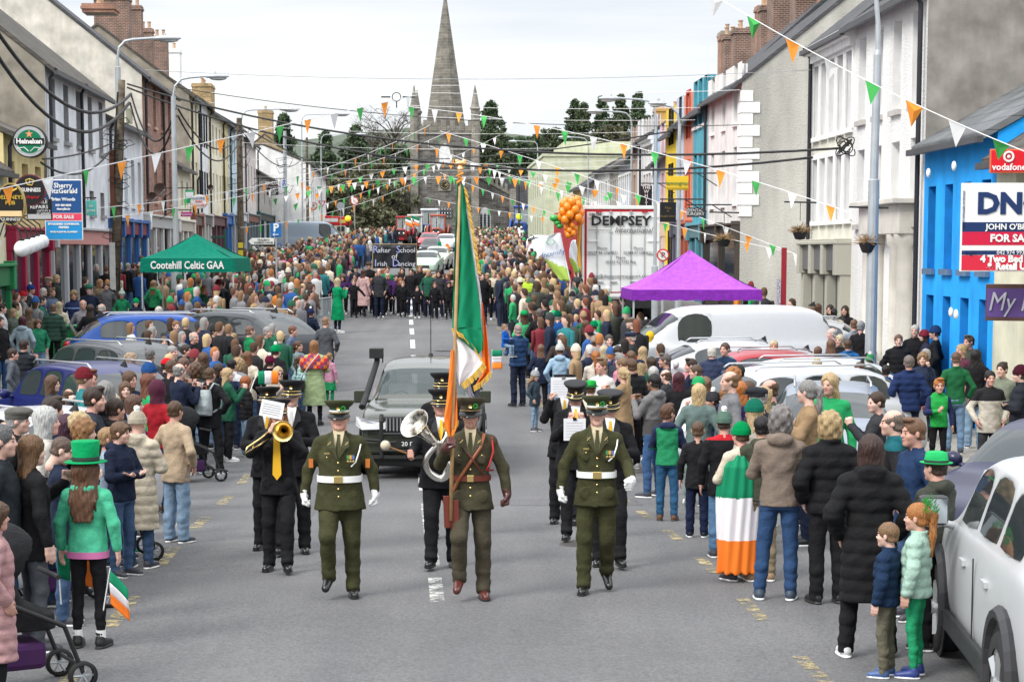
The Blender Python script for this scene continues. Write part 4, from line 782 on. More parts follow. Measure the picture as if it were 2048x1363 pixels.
def car(label, loc, rz, kind='hatch', col=(.5,.5,.52), name='parked_car', rails=True, scale=1, group='cars parked along the street', glassy=False, antenna=True, van_panel=True):
    """front of the car faces local -x"""
    p = PRE[kind]; Lc, w, Hh, belt, hood, r = p['L'], p['w'], p['H'], p['belt'], p['hood'], p['r']; a0, a1 = p['ws'][0]+.25, p['ws'][1]+.25; b0, b1 = p['rear']; zb = .24
    t = thing(name, label, 'van' if 'van' in kind else 'car', loc, rz, group, scale); g = t
    st = [(0, zb+.12, w*.72, hood*.62, None, 0), (.07, zb+.02, w*.84, hood*.80, None, 0), (.35, zb, w*.96, hood*.93, None, 0), (a0-.15, zb, w, belt-.02, None, 0), (a0, zb, w, belt, None, 0), (a1, zb, w, belt+.01, Hh-.05, w*.70)]
    ne = 3 if kind in ('estate', 'suv') else 4 if 'van' in kind else 2
    for i in range(1, ne+1): x = a1+(b0-a1)*i/ne; st.append((x, zb, w, belt+.02+.015*i, Hh-(.0 if i < ne else .05), w*(.73 if i < ne else .68)))
    if kind == 'saloon': st += [(b1, zb, w*.98, belt, None, 0), (Lc-.1, zb, w*.95, belt-.06, None, 0), (Lc, zb+.1, w*.85, belt-.2, None, 0)]
    else: st += [(b1, zb, w*.97, belt+.02, None, 0), (max(Lc-.08, b1+.05), zb, w*.95, belt-.15, None, 0), (Lc+.02, zb+.1, w*.85, belt-.4, None, 0)]
    if 'van' in kind:
        st = [s if s[4] is None else (s[0], s[1], s[2], s[3], s[4], w*.84) for s in st]
    hull('body', t, st, (PAINT, col), w0=6 if 'van' in kind else 0)
    for x in (.78, Lc-.85):
        for s in (-1, 1):
            m = MB(); m.lathe([(0,0),(r*1.16,0),(r*1.16,.012)], 24, (x, s*(w+.004), r+.01), 0, 'y'); part('wheel_arch', m, BLACK, t); wheel(t, x, s*(w-.07), r)
    for s in (-1, 1):
        m = MB(); m.ball((.16, s*w*.66, hood*.74), .15, 10, 0, (.7, 1.35, .55)); part('headlight', m, mat('lamp_glass', (.6,.62,.64), .08, 'flat', spec=.8), t, True)
        m = MB(); m.ball((Lc-.13, s*w*.80, belt-.10), .13, 12, 0, (1.15, 1.0, .8)); part('tail_light', m, mat('red_lamp', (.45,.01,.015), .12, 'flat', spec=.7), t, True)
        m = MB(); m.ball((a0+.30, s*(w+.10), belt+.08), .12, 10, 0, (.6, .9, .7)); m.tube([(a0+.3, s*w*.9, belt), (a0+.3, s*(w+.06), belt+.05)], .03, 6); part('wing_mirror', m, PAINT, t, True, color=col)
        if rails: m = MB(); y = s*w*.62; m.tube([(a1+.1, y, Hh-.03), (a1+.2, y, Hh+.03), (b0-.3, y, Hh+.035), (b0-.15, y, Hh-.04)], .016, 6); part('roof_rail', m, RIM, t, True)
        m = MB()
        for x in ((a1+a0)/2+.75, (a1+a0)/2+1.7): m.box((x, s*(w+.0)-.012, belt-.16), (x+.17, s*(w)+.018, belt-.12))
        part('door_handle', m, PAINT, t, color=col)
    m = MB(); m.box((-.012, -w*.42, hood*.52), (.05, w*.42, hood*.70)); part('grille', m, DARK, t, bevel=.01)
    m = MB(); m.box((-.05, -.26, hood*.40), (.02, .26, hood*.52)); part('number_plate', m, WHITE, t); m = MB(); m.box((Lc, -.26, belt*.55), (Lc+.05, .26, belt*.67)); part('number_plate', m, mat('rear_plate', (.7,.7,.68), .5), t)
    if antenna: m = MB(); m.add([(b0-.25,-.02,Hh-.01),(b0-.05,-.03,Hh-.03),(b0-.05,.03,Hh-.03),(b0-.08,0,Hh+.10)], [(0,1,3),(0,3,2),(1,2,3)]); part('aerial', m, BLACK, t)
    return t
def tilt_cars(): pass
def face(loc, rz): return loc, rz
LC = [c for c in ()]
# ---- parked cars on the left: nose in, angled to the kerb
def carPH(label, x, ytop, h, rz, **k):
    p = PH(x, ytop, h); fw = Vector((math.cos(rz), math.sin(rz), 0)); L_ = PRE[k.get('kind', 'hatch')]['L']; p2 = p-fw*L_*.5; return car(label, (p2.x, p2.y, gz(p2.y)), rz, **k)
carPH('bright blue parked crossover beside the green gazebo', 322, 630, 1.66, R(196), kind='suv', col=(.005,.06,.30))
carPH('dark grey estate car parked behind the left crowd', 425, 622, 1.72, R(-38), kind='estate', col=(.03,.035,.04), scale=1.12)
carPH('black car with silver roof rails parked between the two blue cars', 222, 690, 1.62, R(-48), kind='suv', col=(.06,.065,.07))
carPH('navy blue parked car with its tailgate window towards the road', 172, 728, 1.62, R(-52), kind='suv', col=(.008,.012,.09))
carPH('silver parked car behind the flat cap man', 45, 792, 1.50, R(-50), kind='hatch', col=(.38,.38,.40))
carPH('white parked car at the left edge behind the grey haired men', -300, 862, 1.5, R(-50), kind='hatch', col=(.62,.63,.64))
carPH('white parked car under the parking sign', 560, 492, 1.55, R(165), kind='hatch', col=(.72,.72,.72), name='parked_car')
carPH('dark red car parked just in front of the white car by the parking sign', 598, 512, 1.5, R(165), kind='hatch', col=(.16,.03,.05))
carPH('silver grey high roofed panel van parked behind the low hedge', 632, 446, 2.5, R(182), kind='bigvan', col=(.26,.31,.37), name='parked_van', rails=False)
# ---- right side
carPH('white panel van parked behind the purple gazebo', 1425, 610, 2.05, R(8), kind='van', col=(.6,.61,.62), name='parked_van', rails=False)
carPH('dark navy estate car with chrome window line in front of the white van', 1445, 648, 1.55, R(6), kind='estate', col=(.035,.045,.07))
carPH('silver crossover with red tail lights between the navy estate and the shops', 1560, 636, 1.68, R(-12), kind='suv', col=(.46,.47,.48), scale=1.0)
carPH('silver parked car in the shadow of the navy estate', 1400, 678, 1.5, R(6), kind='hatch', col=(.50,.51,.53))
carPH('red parked car half hidden behind the navy coat man', 1480, 700, 1.46, R(8), kind='hatch', col=(.35,.04,.05))
carPH('pale silver car with roof rails behind the bearded man', 1570, 716, 1.5, R(12), kind='estate', col=(.56,.58,.6))
carPH('silver people carrier with large glass roof behind the boy in the white hoodie', 1570, 738, 1.62, R(20), kind='suv', col=(.52,.54,.57))
carPH('blue grey car with wide windscreen showing stickers behind the curly haired woman', 1665, 772, 1.52, R(82), kind='hatch', col=(.20,.23,.28))
car('dark violet blue saloon behind the green hat man', (4.0, 18.2, 0), R(50), kind='saloon', col=(.015,.017,.05), rails=False)
wsuv = car('white crossover with black wheel arches at the lower right corner', (4.28, 16.05, 0), R(-94), kind='suv', col=(.46,.47,.48), rails=False)
for x_ in (.78, 3.6):
    m = MB(); m.tube([(x_+math.cos(a)*.44, -.925, .37+math.sin(a)*.44) for a in np.linspace(-.2, PI+.2, 14)], .05, 6); part('arch_trim', m, DARK, wsuv)
m = MB(); m.box((1.2, -.95, .26), (3.2, -.90, .42)); part('side_skirt', m, DARK, wsuv, bevel=.03); m = MB(); m.box((2.42, -.926, .42), (2.435, -.917, .98)); part('door_gap', m, DARK, wsuv)
m = MB(); m.box((1.38, -1.18, 1.08), (1.50, -.95, 1.30)); part('wing_mirror', m, DARK, wsuv, bevel=.04); m = MB(); m.box((1.50, -1.16, 1.10), (1.512, -.97, 1.28)); part('mirror_glass', m, mat('mirror', (.5,.55,.58), .05, 'flat', metal=1), wsuv)
for i, (x, y, c, nm) in enumerate([(1150, 494, (.7,.71,.72), 'white van like car nearest the teardrop banners'), (1098, 470, (.72,.72,.73), 'white car second in the far right row'), (1118, 462, (.06,.06,.07), 'black car third in the far right row'), (1100, 454, (.6,.6,.61), 'silver car in the far right row'), (1095, 447, (.35,.03,.04), 'dark red car in the far right row'), (1085, 442, (.74,.74,.74), 'white car at the top of the far right row'), (1040, 436, (.75,.75,.75), 'white car parked below the blue tractor')]):
    carPH(nm, x, y, 1.5, R(172), kind='hatch' if i else 'van', col=c)
# ---- convoy in the middle of the road
def front(x, yb, **k): p = G(x, yb); k.setdefault('rz', R(90)-.0548); rz = k.pop('rz'); return car(k.pop('label'), p, rz, group='vehicles following the parade', **k)
front(868, 540, label='cream vintage saloon with flags following the dancers', kind='saloon', col=(.60,.60,.50), rails=False, antenna=False, name='vintage_car')
front(846, 553, label='pale green vintage car behind the dancing school banner', kind='saloon', col=(.42,.55,.44), rails=False, antenna=False, name='vintage_car')
front(857, 514, label='black vintage saloon behind the cream vintage car', kind='saloon', col=(.03,.03,.035), rails=False, antenna=False, name='vintage_car')
front(854, 499, label='red and white estate car behind the black vintage saloon', kind='estate', col=(.5,.06,.07), rails=False, antenna=False, name='vintage_car')
front(888, 503, label='white car beside the red estate in the convoy', kind='hatch', col=(.7,.71,.7), rails=False, antenna=False, name='vintage_car')
def tractor(label, x, yb, col, cab, s=1.0, rz=R(90)-.05):
    p = G(x, yb); t = thing('tractor', label, 'tractor', p, rz, 'tractors in the parade', s)
    m = MB(); m.box((0, -.38, .85), (1.7, .38, 1.55)); m.box((.1, -.25, .5), (3.2, .25, .9)); part('bonnet', m, PAINT, t, bevel=.08, color=col)
    m = MB(); m.box((-.03, -.3, .9), (0, .3, 1.45)); part('grille', m, DARK, t)
    m = MB(); m.box((1.65, -.7, 2.62), (3.2, .7, 2.78)); part('cab_roof', m, PAINT, t, bevel=.05, color=cab)
    m = MB()
    for a in (1.75, 3.1):
        for b_ in (-.64, .64): m.tube([(a, b_, 1.2), (a+(.1 if a < 2 else -.05), b_*.95, 2.65)], .045, 6)
    m.box((1.7, -.66, 1.1), (3.15, .66, 1.35)); part('cab_frame', m, PAINT, t, color=cab)
    m = MB(); m.box((1.8, -.6, 1.36), (1.82, .6, 2.6)); m.box((1.9, -.62, 1.36), (3.05, -.60, 2.6)); m.box((1.9, .60, 1.36), (3.05, .62, 2.6)); part('windscreen', m, mat('cab_glass', (.45,.5,.5), .08, 'glass', alpha=.35), t)
    for yy in (-.95, .95): wheel(t, 2.6, yy, .82, .5); m = MB(); m.tube([(2.6+math.cos(a)*.95, yy, .82+math.sin(a)*.95) for a in np.linspace(.2, 2.9, 10)], .09, 6); part('mudguard', m, PAINT, t, True, color=col)
    for yy in (-.75, .75): wheel(t, .4, yy, .45, .3)
    for yy in (-.22, .22): m = MB(); m.ball((-.05, yy, 1.15), .09, 8); part('headlight', m, WHITE, t)
    m = MB(); m.tube([(.9, 0, 1.5), (.9, 0, 2.4)], .04, 6); part('exhaust', m, BLACK, t); return t
tractor('old red tractor at the head of the parade tractors', 803, 491, (.42,.03,.04), (.42,.03,.04)); tractor('white tractor with green flags beside the red tractor', 826, 489.5, (.5,.5,.48), (.65,.65,.62), 1.05); tractor('old blue tractor with white cab roof in the parade', 855, 488.5, (.06,.13,.33), (.62,.64,.66), 1.25)
tractor('red brown tractor with square cab behind the red estate', 872, 490, (.4,.07,.04), (.45,.09,.05), 1.05); tractor('large blue tractor parked above the far right crowd', 1037, 486, (.03,.09,.33), (.03,.08,.3), 1.35, R(80))
# ice cream van
p = G(672, 487); t = thing('ice_cream_van', 'red and white ice cream van with cold drinks lettering near the church', 'van', p, R(178))
t.location.x = P(718, 487, p.y).x; t.rotation_euler.z = R(176); t.rotation_euler.z += PI
IX = 5.2
m = MB(); m.poly([(-.2,-1,.35),(-5.2,-1,.35),(-5.2,-1,1.75),(-1.2,-1,1.75),(-.75,-1,1.15),(-.2,-1,1.0)], 2.0, (0,1,0)); part('body', m, mat('cream_van_paint', (.72,.68,.52), .35, 'paint'), t, bevel=.06, color=(.72,.69,.55))
m = MB(); m.poly([(-.9,-1.03,1.75),(-5.25,-1.03,1.75),(-5.25,-1.03,2.6),(-3.0,-1.03,2.72),(-1.3,-1.03,2.6),(-.75,-1.03,2.3)], 2.06, (0,1,0)); r_ = part('roof', m, PAINT, t, bevel=.12, color=(.62,.02,.03))
m = MB(); m.poly([(-1.15,-1.01,1.72),(-.72,-1.01,1.18),(-.72,1.01,1.18),(-1.15,1.01,1.72)], .02, (1,0,.5)); m.box((-2.0, -1.02, 1.15), (-1.25, -1.005, 1.68)); part('windscreen', m, CARGLASS, t); m = MB(); m.box((-3.9, -1.03, 1.1), (-2.3, -1.005, 1.9)); part('serving_hatch', m, CARGLASS, t)
m = MB(); m.box((-3.6, -1.08, 2.1), (-1.9, -1.04, 2.45)); part('sign_panel', m, WHITE, r_, bevel=.03); text('COLD\nDRINKS', .3, WHITE, r_, (-4.5, -1.06, 2.25)); m = MB(); m.box((-1.75, -1.07, 2.0), (-1.15, -1.04, 2.35)); part('sign_panel', m, flat('ice_yellow', (.8,.55,.1)), r_)
for x in (-.9, -4.2):
    for y in (-.93, .93): wheel(t, x, y, .33)
m = MB()
p = G(603, 487)
for i in range(10): m.box((i*.55-2.6, 0, 1.9), (i*.55-2.05, 2.4, 2.55), i % 2)
q = thing('striped_stall', 'pink and white striped food stall roof left of the ice cream van', 'stall', p); part('awning', m, [WHITE, flat('stall_pink', (.75,.42,.45))], q); m = MB(); m.box((-2.5, .1, 0), (2.8, 2.3, 1.9)); part('counter', m, WHITE, q)
# ---- the leading army four by four
OL = (.040,.044,.030)
JP = mat('jeep_paint', kind='paint', rough=.2, spec=.5, coat=.5)
p = G(830, 957); t = thing('army_jeep', 'olive green army four by four driving behind the band', 'car', p, R(90)-.03, None); t.scale = (1, 1, .915); w = .90; Hh = 1.86
hull('body', t, [(.02,.50,w*.80,.86,None,0),(.10,.44,w*.93,1.04,None,0),(.45,.40,w*.985,1.13,None,0),(1.25,.38,w,1.17,None,0),(1.42,.38,w,1.19,None,0),(2.02,.38,w,1.18,Hh-.04,w*.72),(2.9,.38,w,1.19,Hh,w*.75),(3.8,.38,w,1.19,Hh,w*.75),(4.6,.38,w,1.20,Hh-.05,w*.72),(4.85,.4,w*.98,1.18,None,0),(4.92,.5,w*.9,.9,None,0)], (JP, OL), gl=mat('clear_windscreen', (.12,.15,.15), .05, 'glass', spec=.8, alpha=.42))
for x in (.95, 3.9):
    for s in (-1, 1): wheel(t, x, s*(w-.10), .40, .27); m = MB(); m.lathe([(0,0),(.5,0),(.5,.02)], 24, (x, s*(w+.006), .43), 0, 'y'); part('wheel_arch', m, BLACK, t)
for s in (-1, 1):
    m = MB(); m.poly([(-.02,s*.43,.98),(-.02,s*.80,1.03),(.22,s*.93,1.04),(.25,s*.94,.88),(.0,s*.82,.83),(-.04,s*.45,.84)], .05, (-.6,0,.12)); part('headlight', m, mat('lamp_glass', (.6,.62,.64), .08, 'flat', spec=.8), t, bevel=.012)
    m = MB(); m.box((1.55, w+.03, 1.16), (1.72, w+.21, 1.38)) if s > 0 else m.box((1.55, -(w+.21), 1.16), (1.72, -(w+.03), 1.38)); m.tube([(1.62, s*w*.93, 1.18), (1.62, s*(w+.1), 1.2)], .035, 6); part('wing_mirror', m, PAINT, t, bevel=.06, color=OL)
    m = MB(); m.ball((.0, s*.70, .56), .07, 10); part('fog_light', m, WHITE, t)
m = MB(); m.box((-.05, -.50, .80), (.03, .50, 1.06)); g_ = part('grille', m, BLACK, t, bevel=.02)
m = MB()
for i in range(17): y = -.46+i*.055; m.box((-.075, y, .82), (-.05, y+.022, 1.04))
part('grille_bars', m, CHROME, g_)
m = MB(); m.box((-.10, -w*.95, .42), (.1, w*.95, .66)); part('bumper', m, PAINT, t, bevel=.05, color=(.04,.045,.03)); m = MB(); m.box((-.06, -w*.85, .22), (.2, w*.85, .42)); part('bumper', m, BLACK, t, bevel=.03)
m = MB()
for y in (-.50, .50): m.tube([(-.16, y, .38), (-.20, y, 1.0), (-.14, y, 1.10)], .032, 8)
for z in (.50, .64, .78): m.tube([(-.18, -.50, z), (-.18, .50, z)], .026, 8)
m.tube([(-.18, -.92, .70), (-.16, -.5, .66)], .028, 8); m.tube([(-.18, .92, .70), (-.16, .5, .66)], .028, 8); m.box((-.17, -.85, .36), (-.10, .85, .42)); part('bull_bar', m, BLACK, t)
m = MB(); m.box((-.215, -.27, .55), (-.20, .27, .68)); pl = part('number_plate', m, flat('plate_black', (.015,.015,.015)), t); text('20 2 1084'[:2]+' D 108', .10, WHITE, pl, (-.217, 0, .615), (PI/2, 0, -PI/2))
m = MB(); m.box((-.13, -.12, .86), (-.08, .06, .95)); part('winch_light', m, RIM, t)
m = MB(); m.tube([(1.1, .93, 1.12), (1.5, .90, 1.30), (2.08, .78, 1.86), (2.08, .78, 1.94)], [.06, .055, .05, .05], 8); m.box((1.98, .68, 1.92), (2.2, .90, 2.10)); part('snorkel', m, BLACK, t, bevel=.02)
m = MB(); m.tube([(1.40, .10, 1.24), (1.62, -.55, 1.27)], .012, 6); m.tube([(1.40, .75, 1.24), (1.60, .15, 1.27)], .012, 6); part('wiper', m, BLACK, t)
m = MB(); m.tube([(3.6, 0, Hh), (3.6, 0, Hh+.75)], .008, 5); m.lathe([(.05,0),(.03,.06),(0,.08)], 8, (3.6, 0, Hh)); part('aerial', m, BLACK, t); m = MB(); m.tube([(2.0, .68, Hh-.02), (2.0, .68, Hh+.1)], .012, 5); part('aerial', m, BLACK, t)
for y in (-.38, .38): m = MB(); m.box((2.35, y-.24, .8), (2.5, y+.24, 1.45)); m.box((2.38, y-.12, 1.46), (2.48, y+.12, 1.64)); part('seat', m, mat('grey_seat', (.25,.26,.26), .9), t, bevel=.04)
m = MB(); m.lathe([(.17,0),(.19,.0),(.19,.02),(.17,.02)], 20, (2.0, .38, 1.15), 0, 'x'); part('steering_wheel', m, BLACK, t)
# ---------------------------------------------------------------- trees
def tree(label, x, ytop, Y, kind='conifer', wpx=60, green=(.035,.06,.025), group='trees round the church', dens=1):
    wpx *= 2. if kind == 'conifer' else 1.25; top = P(x, ytop, Y); g0 = gz(min(Y, 240)); Ht = top.z-g0; w = wpx*Y/F/2; t = thing('conifer_tree' if kind == 'conifer' else 'bare_tree' if kind == 'bare' else 'leafy_tree', label, 'tree', (top.x, Y, g0), 0, group); rn = random.Random(int(x*7+ytop))
    m = MB(); m.tube([(0,0,-1), (.1,0,Ht*.3), (0,.1,Ht*.65), (0,0,Ht*.97)], [.35,.28,.15,.03], 7); limbs_ = []
    for i in range(26 if kind != 'bare' else 40):
        z = Ht*rn.uniform(.12 if kind == 'conifer' else .3, .93); a = rn.uniform(0, 2*PI)
        rr = w*((1-z/Ht)**.7 if kind == 'conifer' else math.sin(PI*min(1, (z/Ht-.15)/.9))**.6)*rn.uniform(.6, 1.05); e_ = Vector((math.cos(a)*rr, math.sin(a)*rr, z+(rr*.25 if kind != 'conifer' else -rr*.1))); m.tube([(0,0,z-.3*rr), e_*.55+Vector((0,0,z*.45)), e_], [.09,.06,.02], 5); limbs_.append(e_)
        if kind == 'bare':
            for j in range(6): d = Vector((rn.uniform(-1,1), rn.uniform(-1,1), rn.uniform(.1,1)))*rr*.45; m.tube([e_*.8+Vector((0,0,z*.2)), e_+d], [.03,.012], 4); [m.tube([e_+d*.6, e_+d*.6+Vector((rn.uniform(-1,1), rn.uniform(-1,1), rn.uniform(0,1)))*rr*.25], [.015,.006], 3) for _ in range(3)]
    part('trunk', m, mat('bark', (.09,.075,.06), .95, bump=.5), t)
    if kind == 'bare': return t
    n = int(11000*dens); V = []; Fq = []; rg = np.random.RandomState(int(x)); clumps = []
    for i in range(240):
        zf = rg.uniform(.06 if kind == 'conifer' else .2, 1); rr = w*(((1-zf)**.8+.03)*(.62+.5*abs(math.sin(zf*19+x))) if kind == 'conifer' else max(.1, math.sin(PI*min(1, (zf-.1)/.95)))**.7); a = rg.uniform(0, 2*PI); q = rg.uniform(.25, 1)**.6*(1+.35*math.sin(3*a+zf*11+x))
        clumps.append((math.cos(a)*rr*q, math.sin(a)*rr*q, Ht*zf*.99, max(.3, w*rg.uniform(.12, .34)*(1-.7*zf))))
    cl = np.array(clumps); ci = rg.randint(0, len(cl), n); d = rg.normal(size=(n, 3)); d /= np.linalg.norm(d, axis=1)[:, None]; c = cl[ci, :3]+d*(cl[ci, 3]*rg.uniform(.4, 1.35, n))[:, None]*[1, 1, .8]
    c[:, 2] = np.minimum(c[:, 2], Ht*1.01); sz = rg.uniform(.12, .30, n)[:, None]; u = rg.normal(size=(n, 3)); u /= np.linalg.norm(u, axis=1)[:, None]; v = np.cross(u, rg.normal(size=(n, 3))); v /= np.linalg.norm(v, axis=1)[:, None]
    V = np.concatenate([c-u*sz, c+v*sz*.5, c+u*sz, c-v*sz*.5]); me = bpy.data.meshes.new('crown'); me.from_pydata(V.tolist(), [], [(i, i+n, i+2*n, i+3*n) for i in range(n)])
    me.materials.append(mat('foliage_%02d%02d' % (int(green[0]*500), int(green[1]*500)), green, .8, 'leaf')); ob('crown', me, t); return t
G1, G2, G3 = (.06,.09,.045), (.075,.10,.05), (.13,.13,.075)
for a in [('dark conifer to the right of the church tower with ragged top', 982, 203, 235, 'conifer', 90, G1), ('tall conifer behind the right terrace chimneys', 1150, 198, 240, 'conifer', 62, G1), ('second tall conifer behind the right terrace', 1168, 205, 236, 'conifer', 60, G2), ('pointed conifer behind the right terrace with pale top', 1205, 192, 238, 'conifer', 56, G1),
          ('broad conifer nearest the right terrace chimneys', 1243, 186, 240, 'conifer', 60, G2), ('rightmost conifer above the brown slate roofs', 1277, 184, 236, 'conifer', 56, G1), ('low leafy tree between church and pale green building', 1106, 256, 238, 'leafy', 90, G2), ('leafy tree above the pale green flat roof', 1075, 268, 244, 'leafy', 70, G1), ('bushy ivy growth above the pale green building', 1225, 252, 228, 'leafy', 90, G3),
          ('narrow dark conifer left of the church', 712, 252, 226, 'conifer', 76, G1), ('conifer with bare lower trunk left of the church', 650, 262, 222, 'conifer', 60, G1), ('dark ivy covered tree beside the church nave', 792, 292, 224, 'leafy', 110, G1), ('ivy covered tree between the road signs', 745, 330, 214, 'leafy', 120, G3), ('olive leafy tree behind the ice cream van', 672, 345, 216, 'leafy', 110, G3),
          ('low shrubby tree behind the yellow beacon', 725, 400, 208, 'leafy', 90, G3), ('conifer behind the sandstone chimney on the left', 568, 228, 200, 'conifer', 60, G1), ('evergreen just right of the church nave', 1030, 275, 232, 'leafy', 90, G1), ('evergreen hiding the foot of the right conifers', 985, 262, 226, 'leafy', 90, G2), ('leafy tree behind the long white house', 610, 330, 214, 'leafy', 70, G2)]:
    tree(*a)
tree('bare winter tree left of the church tower', 790, 225, 232, 'bare', 150); tree('bare winter tree behind the dark conifer on the left', 745, 262, 236, 'bare', 90)
m = MB(); p = P(900, 430, 300)
vs = []; rn = random.Random(3)
for i in range(61): x = -120+i*4; vs += [(x, 300, 0), (x, 300, 15+3*math.sin(i*.7)+rn.uniform(-1, 1)), (x, 380, 24+2*math.sin(i*.3))]
m.add(vs, [(3*i, 3*i+3, 3*i+4, 3*i+1) for i in range(60)]+[(3*i+1, 3*i+4, 3*i+5, 3*i+2) for i in range(60)]); tag(part('hills', m, mat('far_hill', (.09,.11,.08), 1)), kind='structure')
m = MB(); a = P(505, 500, 112)
hd = thing('hedge', 'low clipped green hedge in front of the silver grey van', 'hedge', G(600, 512)); rg = np.random.RandomState(2); n = 2600; c = rg.uniform([-3.4, -.35, .1], [3.6, .35, 1.05], (n, 3)); u = rg.normal(size=(n, 3))*.07; v = rg.normal(size=(n, 3))*.05
me = bpy.data.meshes.new('foliage'); me.from_pydata(np.concatenate([c-u, c+v, c+u, c-v]).tolist(), [], [(i, i+n, i+2*n, i+3*n) for i in range(n)]); me.materials.append(mat('hedge_leaf', (.03,.10,.02), .7, 'leaf')); ob('foliage', me, hd)
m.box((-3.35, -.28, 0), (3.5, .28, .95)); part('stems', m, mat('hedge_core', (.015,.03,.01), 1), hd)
# ---------------------------------------------------------------- poles, lamps and cables
def lamp(label, x, ybase, Y, ytop, arm, head_len=1.0, r=(.14,.08), onwood=False, name='street_lamp', group='street lamps', hh=.09):
    b_ = P(x, 500, Y); z0 = gz(Y)+.1; zt = zat(ytop, Y)-z0; t = thing(name, label, 'street lamp', (b_.x, Y, z0), 0, group); s_ = 1 if arm > 0 else -1; za = zt-.05
    m = MB(); m.tube([(0,0,onwood or 0), (0,0,(onwood or 0)+1.8), (0,0,(onwood or 0)+1.82), (0,0,zt-.6)], [r[0], r[0], r[1], r[1]*.8], 10); m.tube([(0,0,zt-.62), (s_*.06,0,zt-.3), (s_*.25,0,zt-.1), (s_*.5,0,za), (arm,0,za+.05)], .035 if not onwood else .045, 8); part('pole', m, GALV, t)
    m = MB(); m.ball((arm+s_*head_len*.35, 0, za+.04), head_len*.5, 16, 0, (1, .36, .19)); part('lamp_head', m, mat('lamp_housing', (.50,.53,.55), .4, metal=.2), t, True)
    m = MB(); m.ball((arm+s_*head_len*.42, 0, za-.03), head_len*.33, 12, 0, (1, .38, .22)); m.lathe([(.04,0),(.04,.06),(0,.08)], 8, (arm+s_*head_len*.3, 0, za+.12)); part('lamp_glass', m, mat('lamp_lens', (.42,.43,.42), .2), t, True); return t
def zz(y, Y): return zat(y, Y)
pw = G(228, 652); pw.z += .1
t = thing('utility_pole', 'weathered timber utility pole with white patch and cable brackets on the left pavement', 'pole', pw); Yw = pw.y; topz = zat(160, Yw)-pw.z; xt = P(243, 160, Yw).x-pw.x
m = MB(); m.tube([(0,0,-.1), (xt*.5,0,topz*.5), (xt,0,topz)], [.17,.15,.12], 12); part('pole', m, WOODP, t, True)
m = MB(); m.box((xt*.45-.19, -.16, zat(420, Yw)-pw.z), (xt*.45-.05, .1, zat(300, Yw)-pw.z)); part('rusty_plate', m, mat('rust', (.16,.06,.035), .9, bump=.4), t)
m = MB(); m.box((-.06, -.2, 1.05), (.12, -.16, 2.6)); part('white_strip', m, mat('pale_notice', (.6,.6,.57), .8), t)
m = MB(); m.box((xt+.16, -.2, zat(248, Yw)-pw.z), (xt+.34, -.05, zat(218, Yw)-pw.z)); part('junction_box', m, mat('box_olive', (.33,.33,.25), .7), t)
m = MB(); rn = random.Random(4)
for i in range(16):
    z = zat(rn.uniform(170, 560), Yw)-pw.z; s_ = rn.choice((-1, 1)); L_ = rn.uniform(.25, .6); m.tube([(xt*z/topz, -.15, z), (xt*z/topz+s_*L_*.7, -.25, z+.05), (xt*z/topz+s_*L_, -.25, z-.08), (xt*z/topz+s_*L_*.5, -.2, z-.16), (xt*z/topz, -.15, z-.1)], .014, 5)
for dx in (-.16, -.2, .17): m.tube([(dx, -.1, 0), (dx+xt*.5, -.12, topz*.5), (xt+dx*.6, -.1, topz*.95)], .016, 5)
part('cable_loops', m, WIRE, t)
lamp('street lamp fixed to the top of the timber utility pole', 243, 0, Yw, 76, 1.25, .95, (.09,.06), onwood=topz-1.4)
Y2 = 62; lamp('grey steel street lamp beside the green gazebo', 352, 0, Y2, 152, 1.05, .8, (.17,.09))
for nm, x, Y, yt, arm, hl in [('street lamp above the left terrace end with pale arm', 486, 100, 218, 2.0, 1.1), ('street lamp by the takeaway with curved arm', 606, 150, 228, 2.4, 1.4), ('distant slim lamp left of the church beyond the beacon', 644, 170, 268, 3.0, 1.0),
                              ('street lamp with long curved arm on the right terrace', 1310, 66, 196, -1.25, .75), ('pale street lamp second along the right terrace', 1262, 92, 222, -1.35, .85), ('slender lamp before the pale green building', 1176, 130, 274, -1.2, .9), ('slim grey lamp by the slate building', 1075, 190, 282, -2.0, .9)]:
    lamp(nm, x, 0, Y, yt, arm, hl, (.11,.06))
lamp('square headed lamp behind the yellow sign', 1357, 0, 58, 206, -.45, .55, (.10,.06)); 
pr = P(1745, 500, 41); t = thing('street_lamp', 'tall grey lamp column in front of the cream building, its head above the photo', 'street lamp', (pr.x, 41, .1), 0, 'street lamps'); m = MB(); zt = zat(60, 41); m.tube([(0,0,0), (0,0,zat(370, 41)), (0,0,zat(368, 41)), (.03,0,zat(120, 41)), (.04,0,zat(110, 41)), (.03,0,zt)], [.12,.11,.085,.08,.06,.055], 12); m.tube([(.03,0,zt), (-.05,0,zt+.8), (-.5,0,zt+1.5), (-1.4,0,zt+1.9)], .05, 8); part('pole', m, GALV, t)
m = MB(); m.ball((-1.7, 0, zt+1.95), .5, 14, 0, (1,.36,.19)); part('lamp_head', m, MATS['lamp_housing'], t, True)
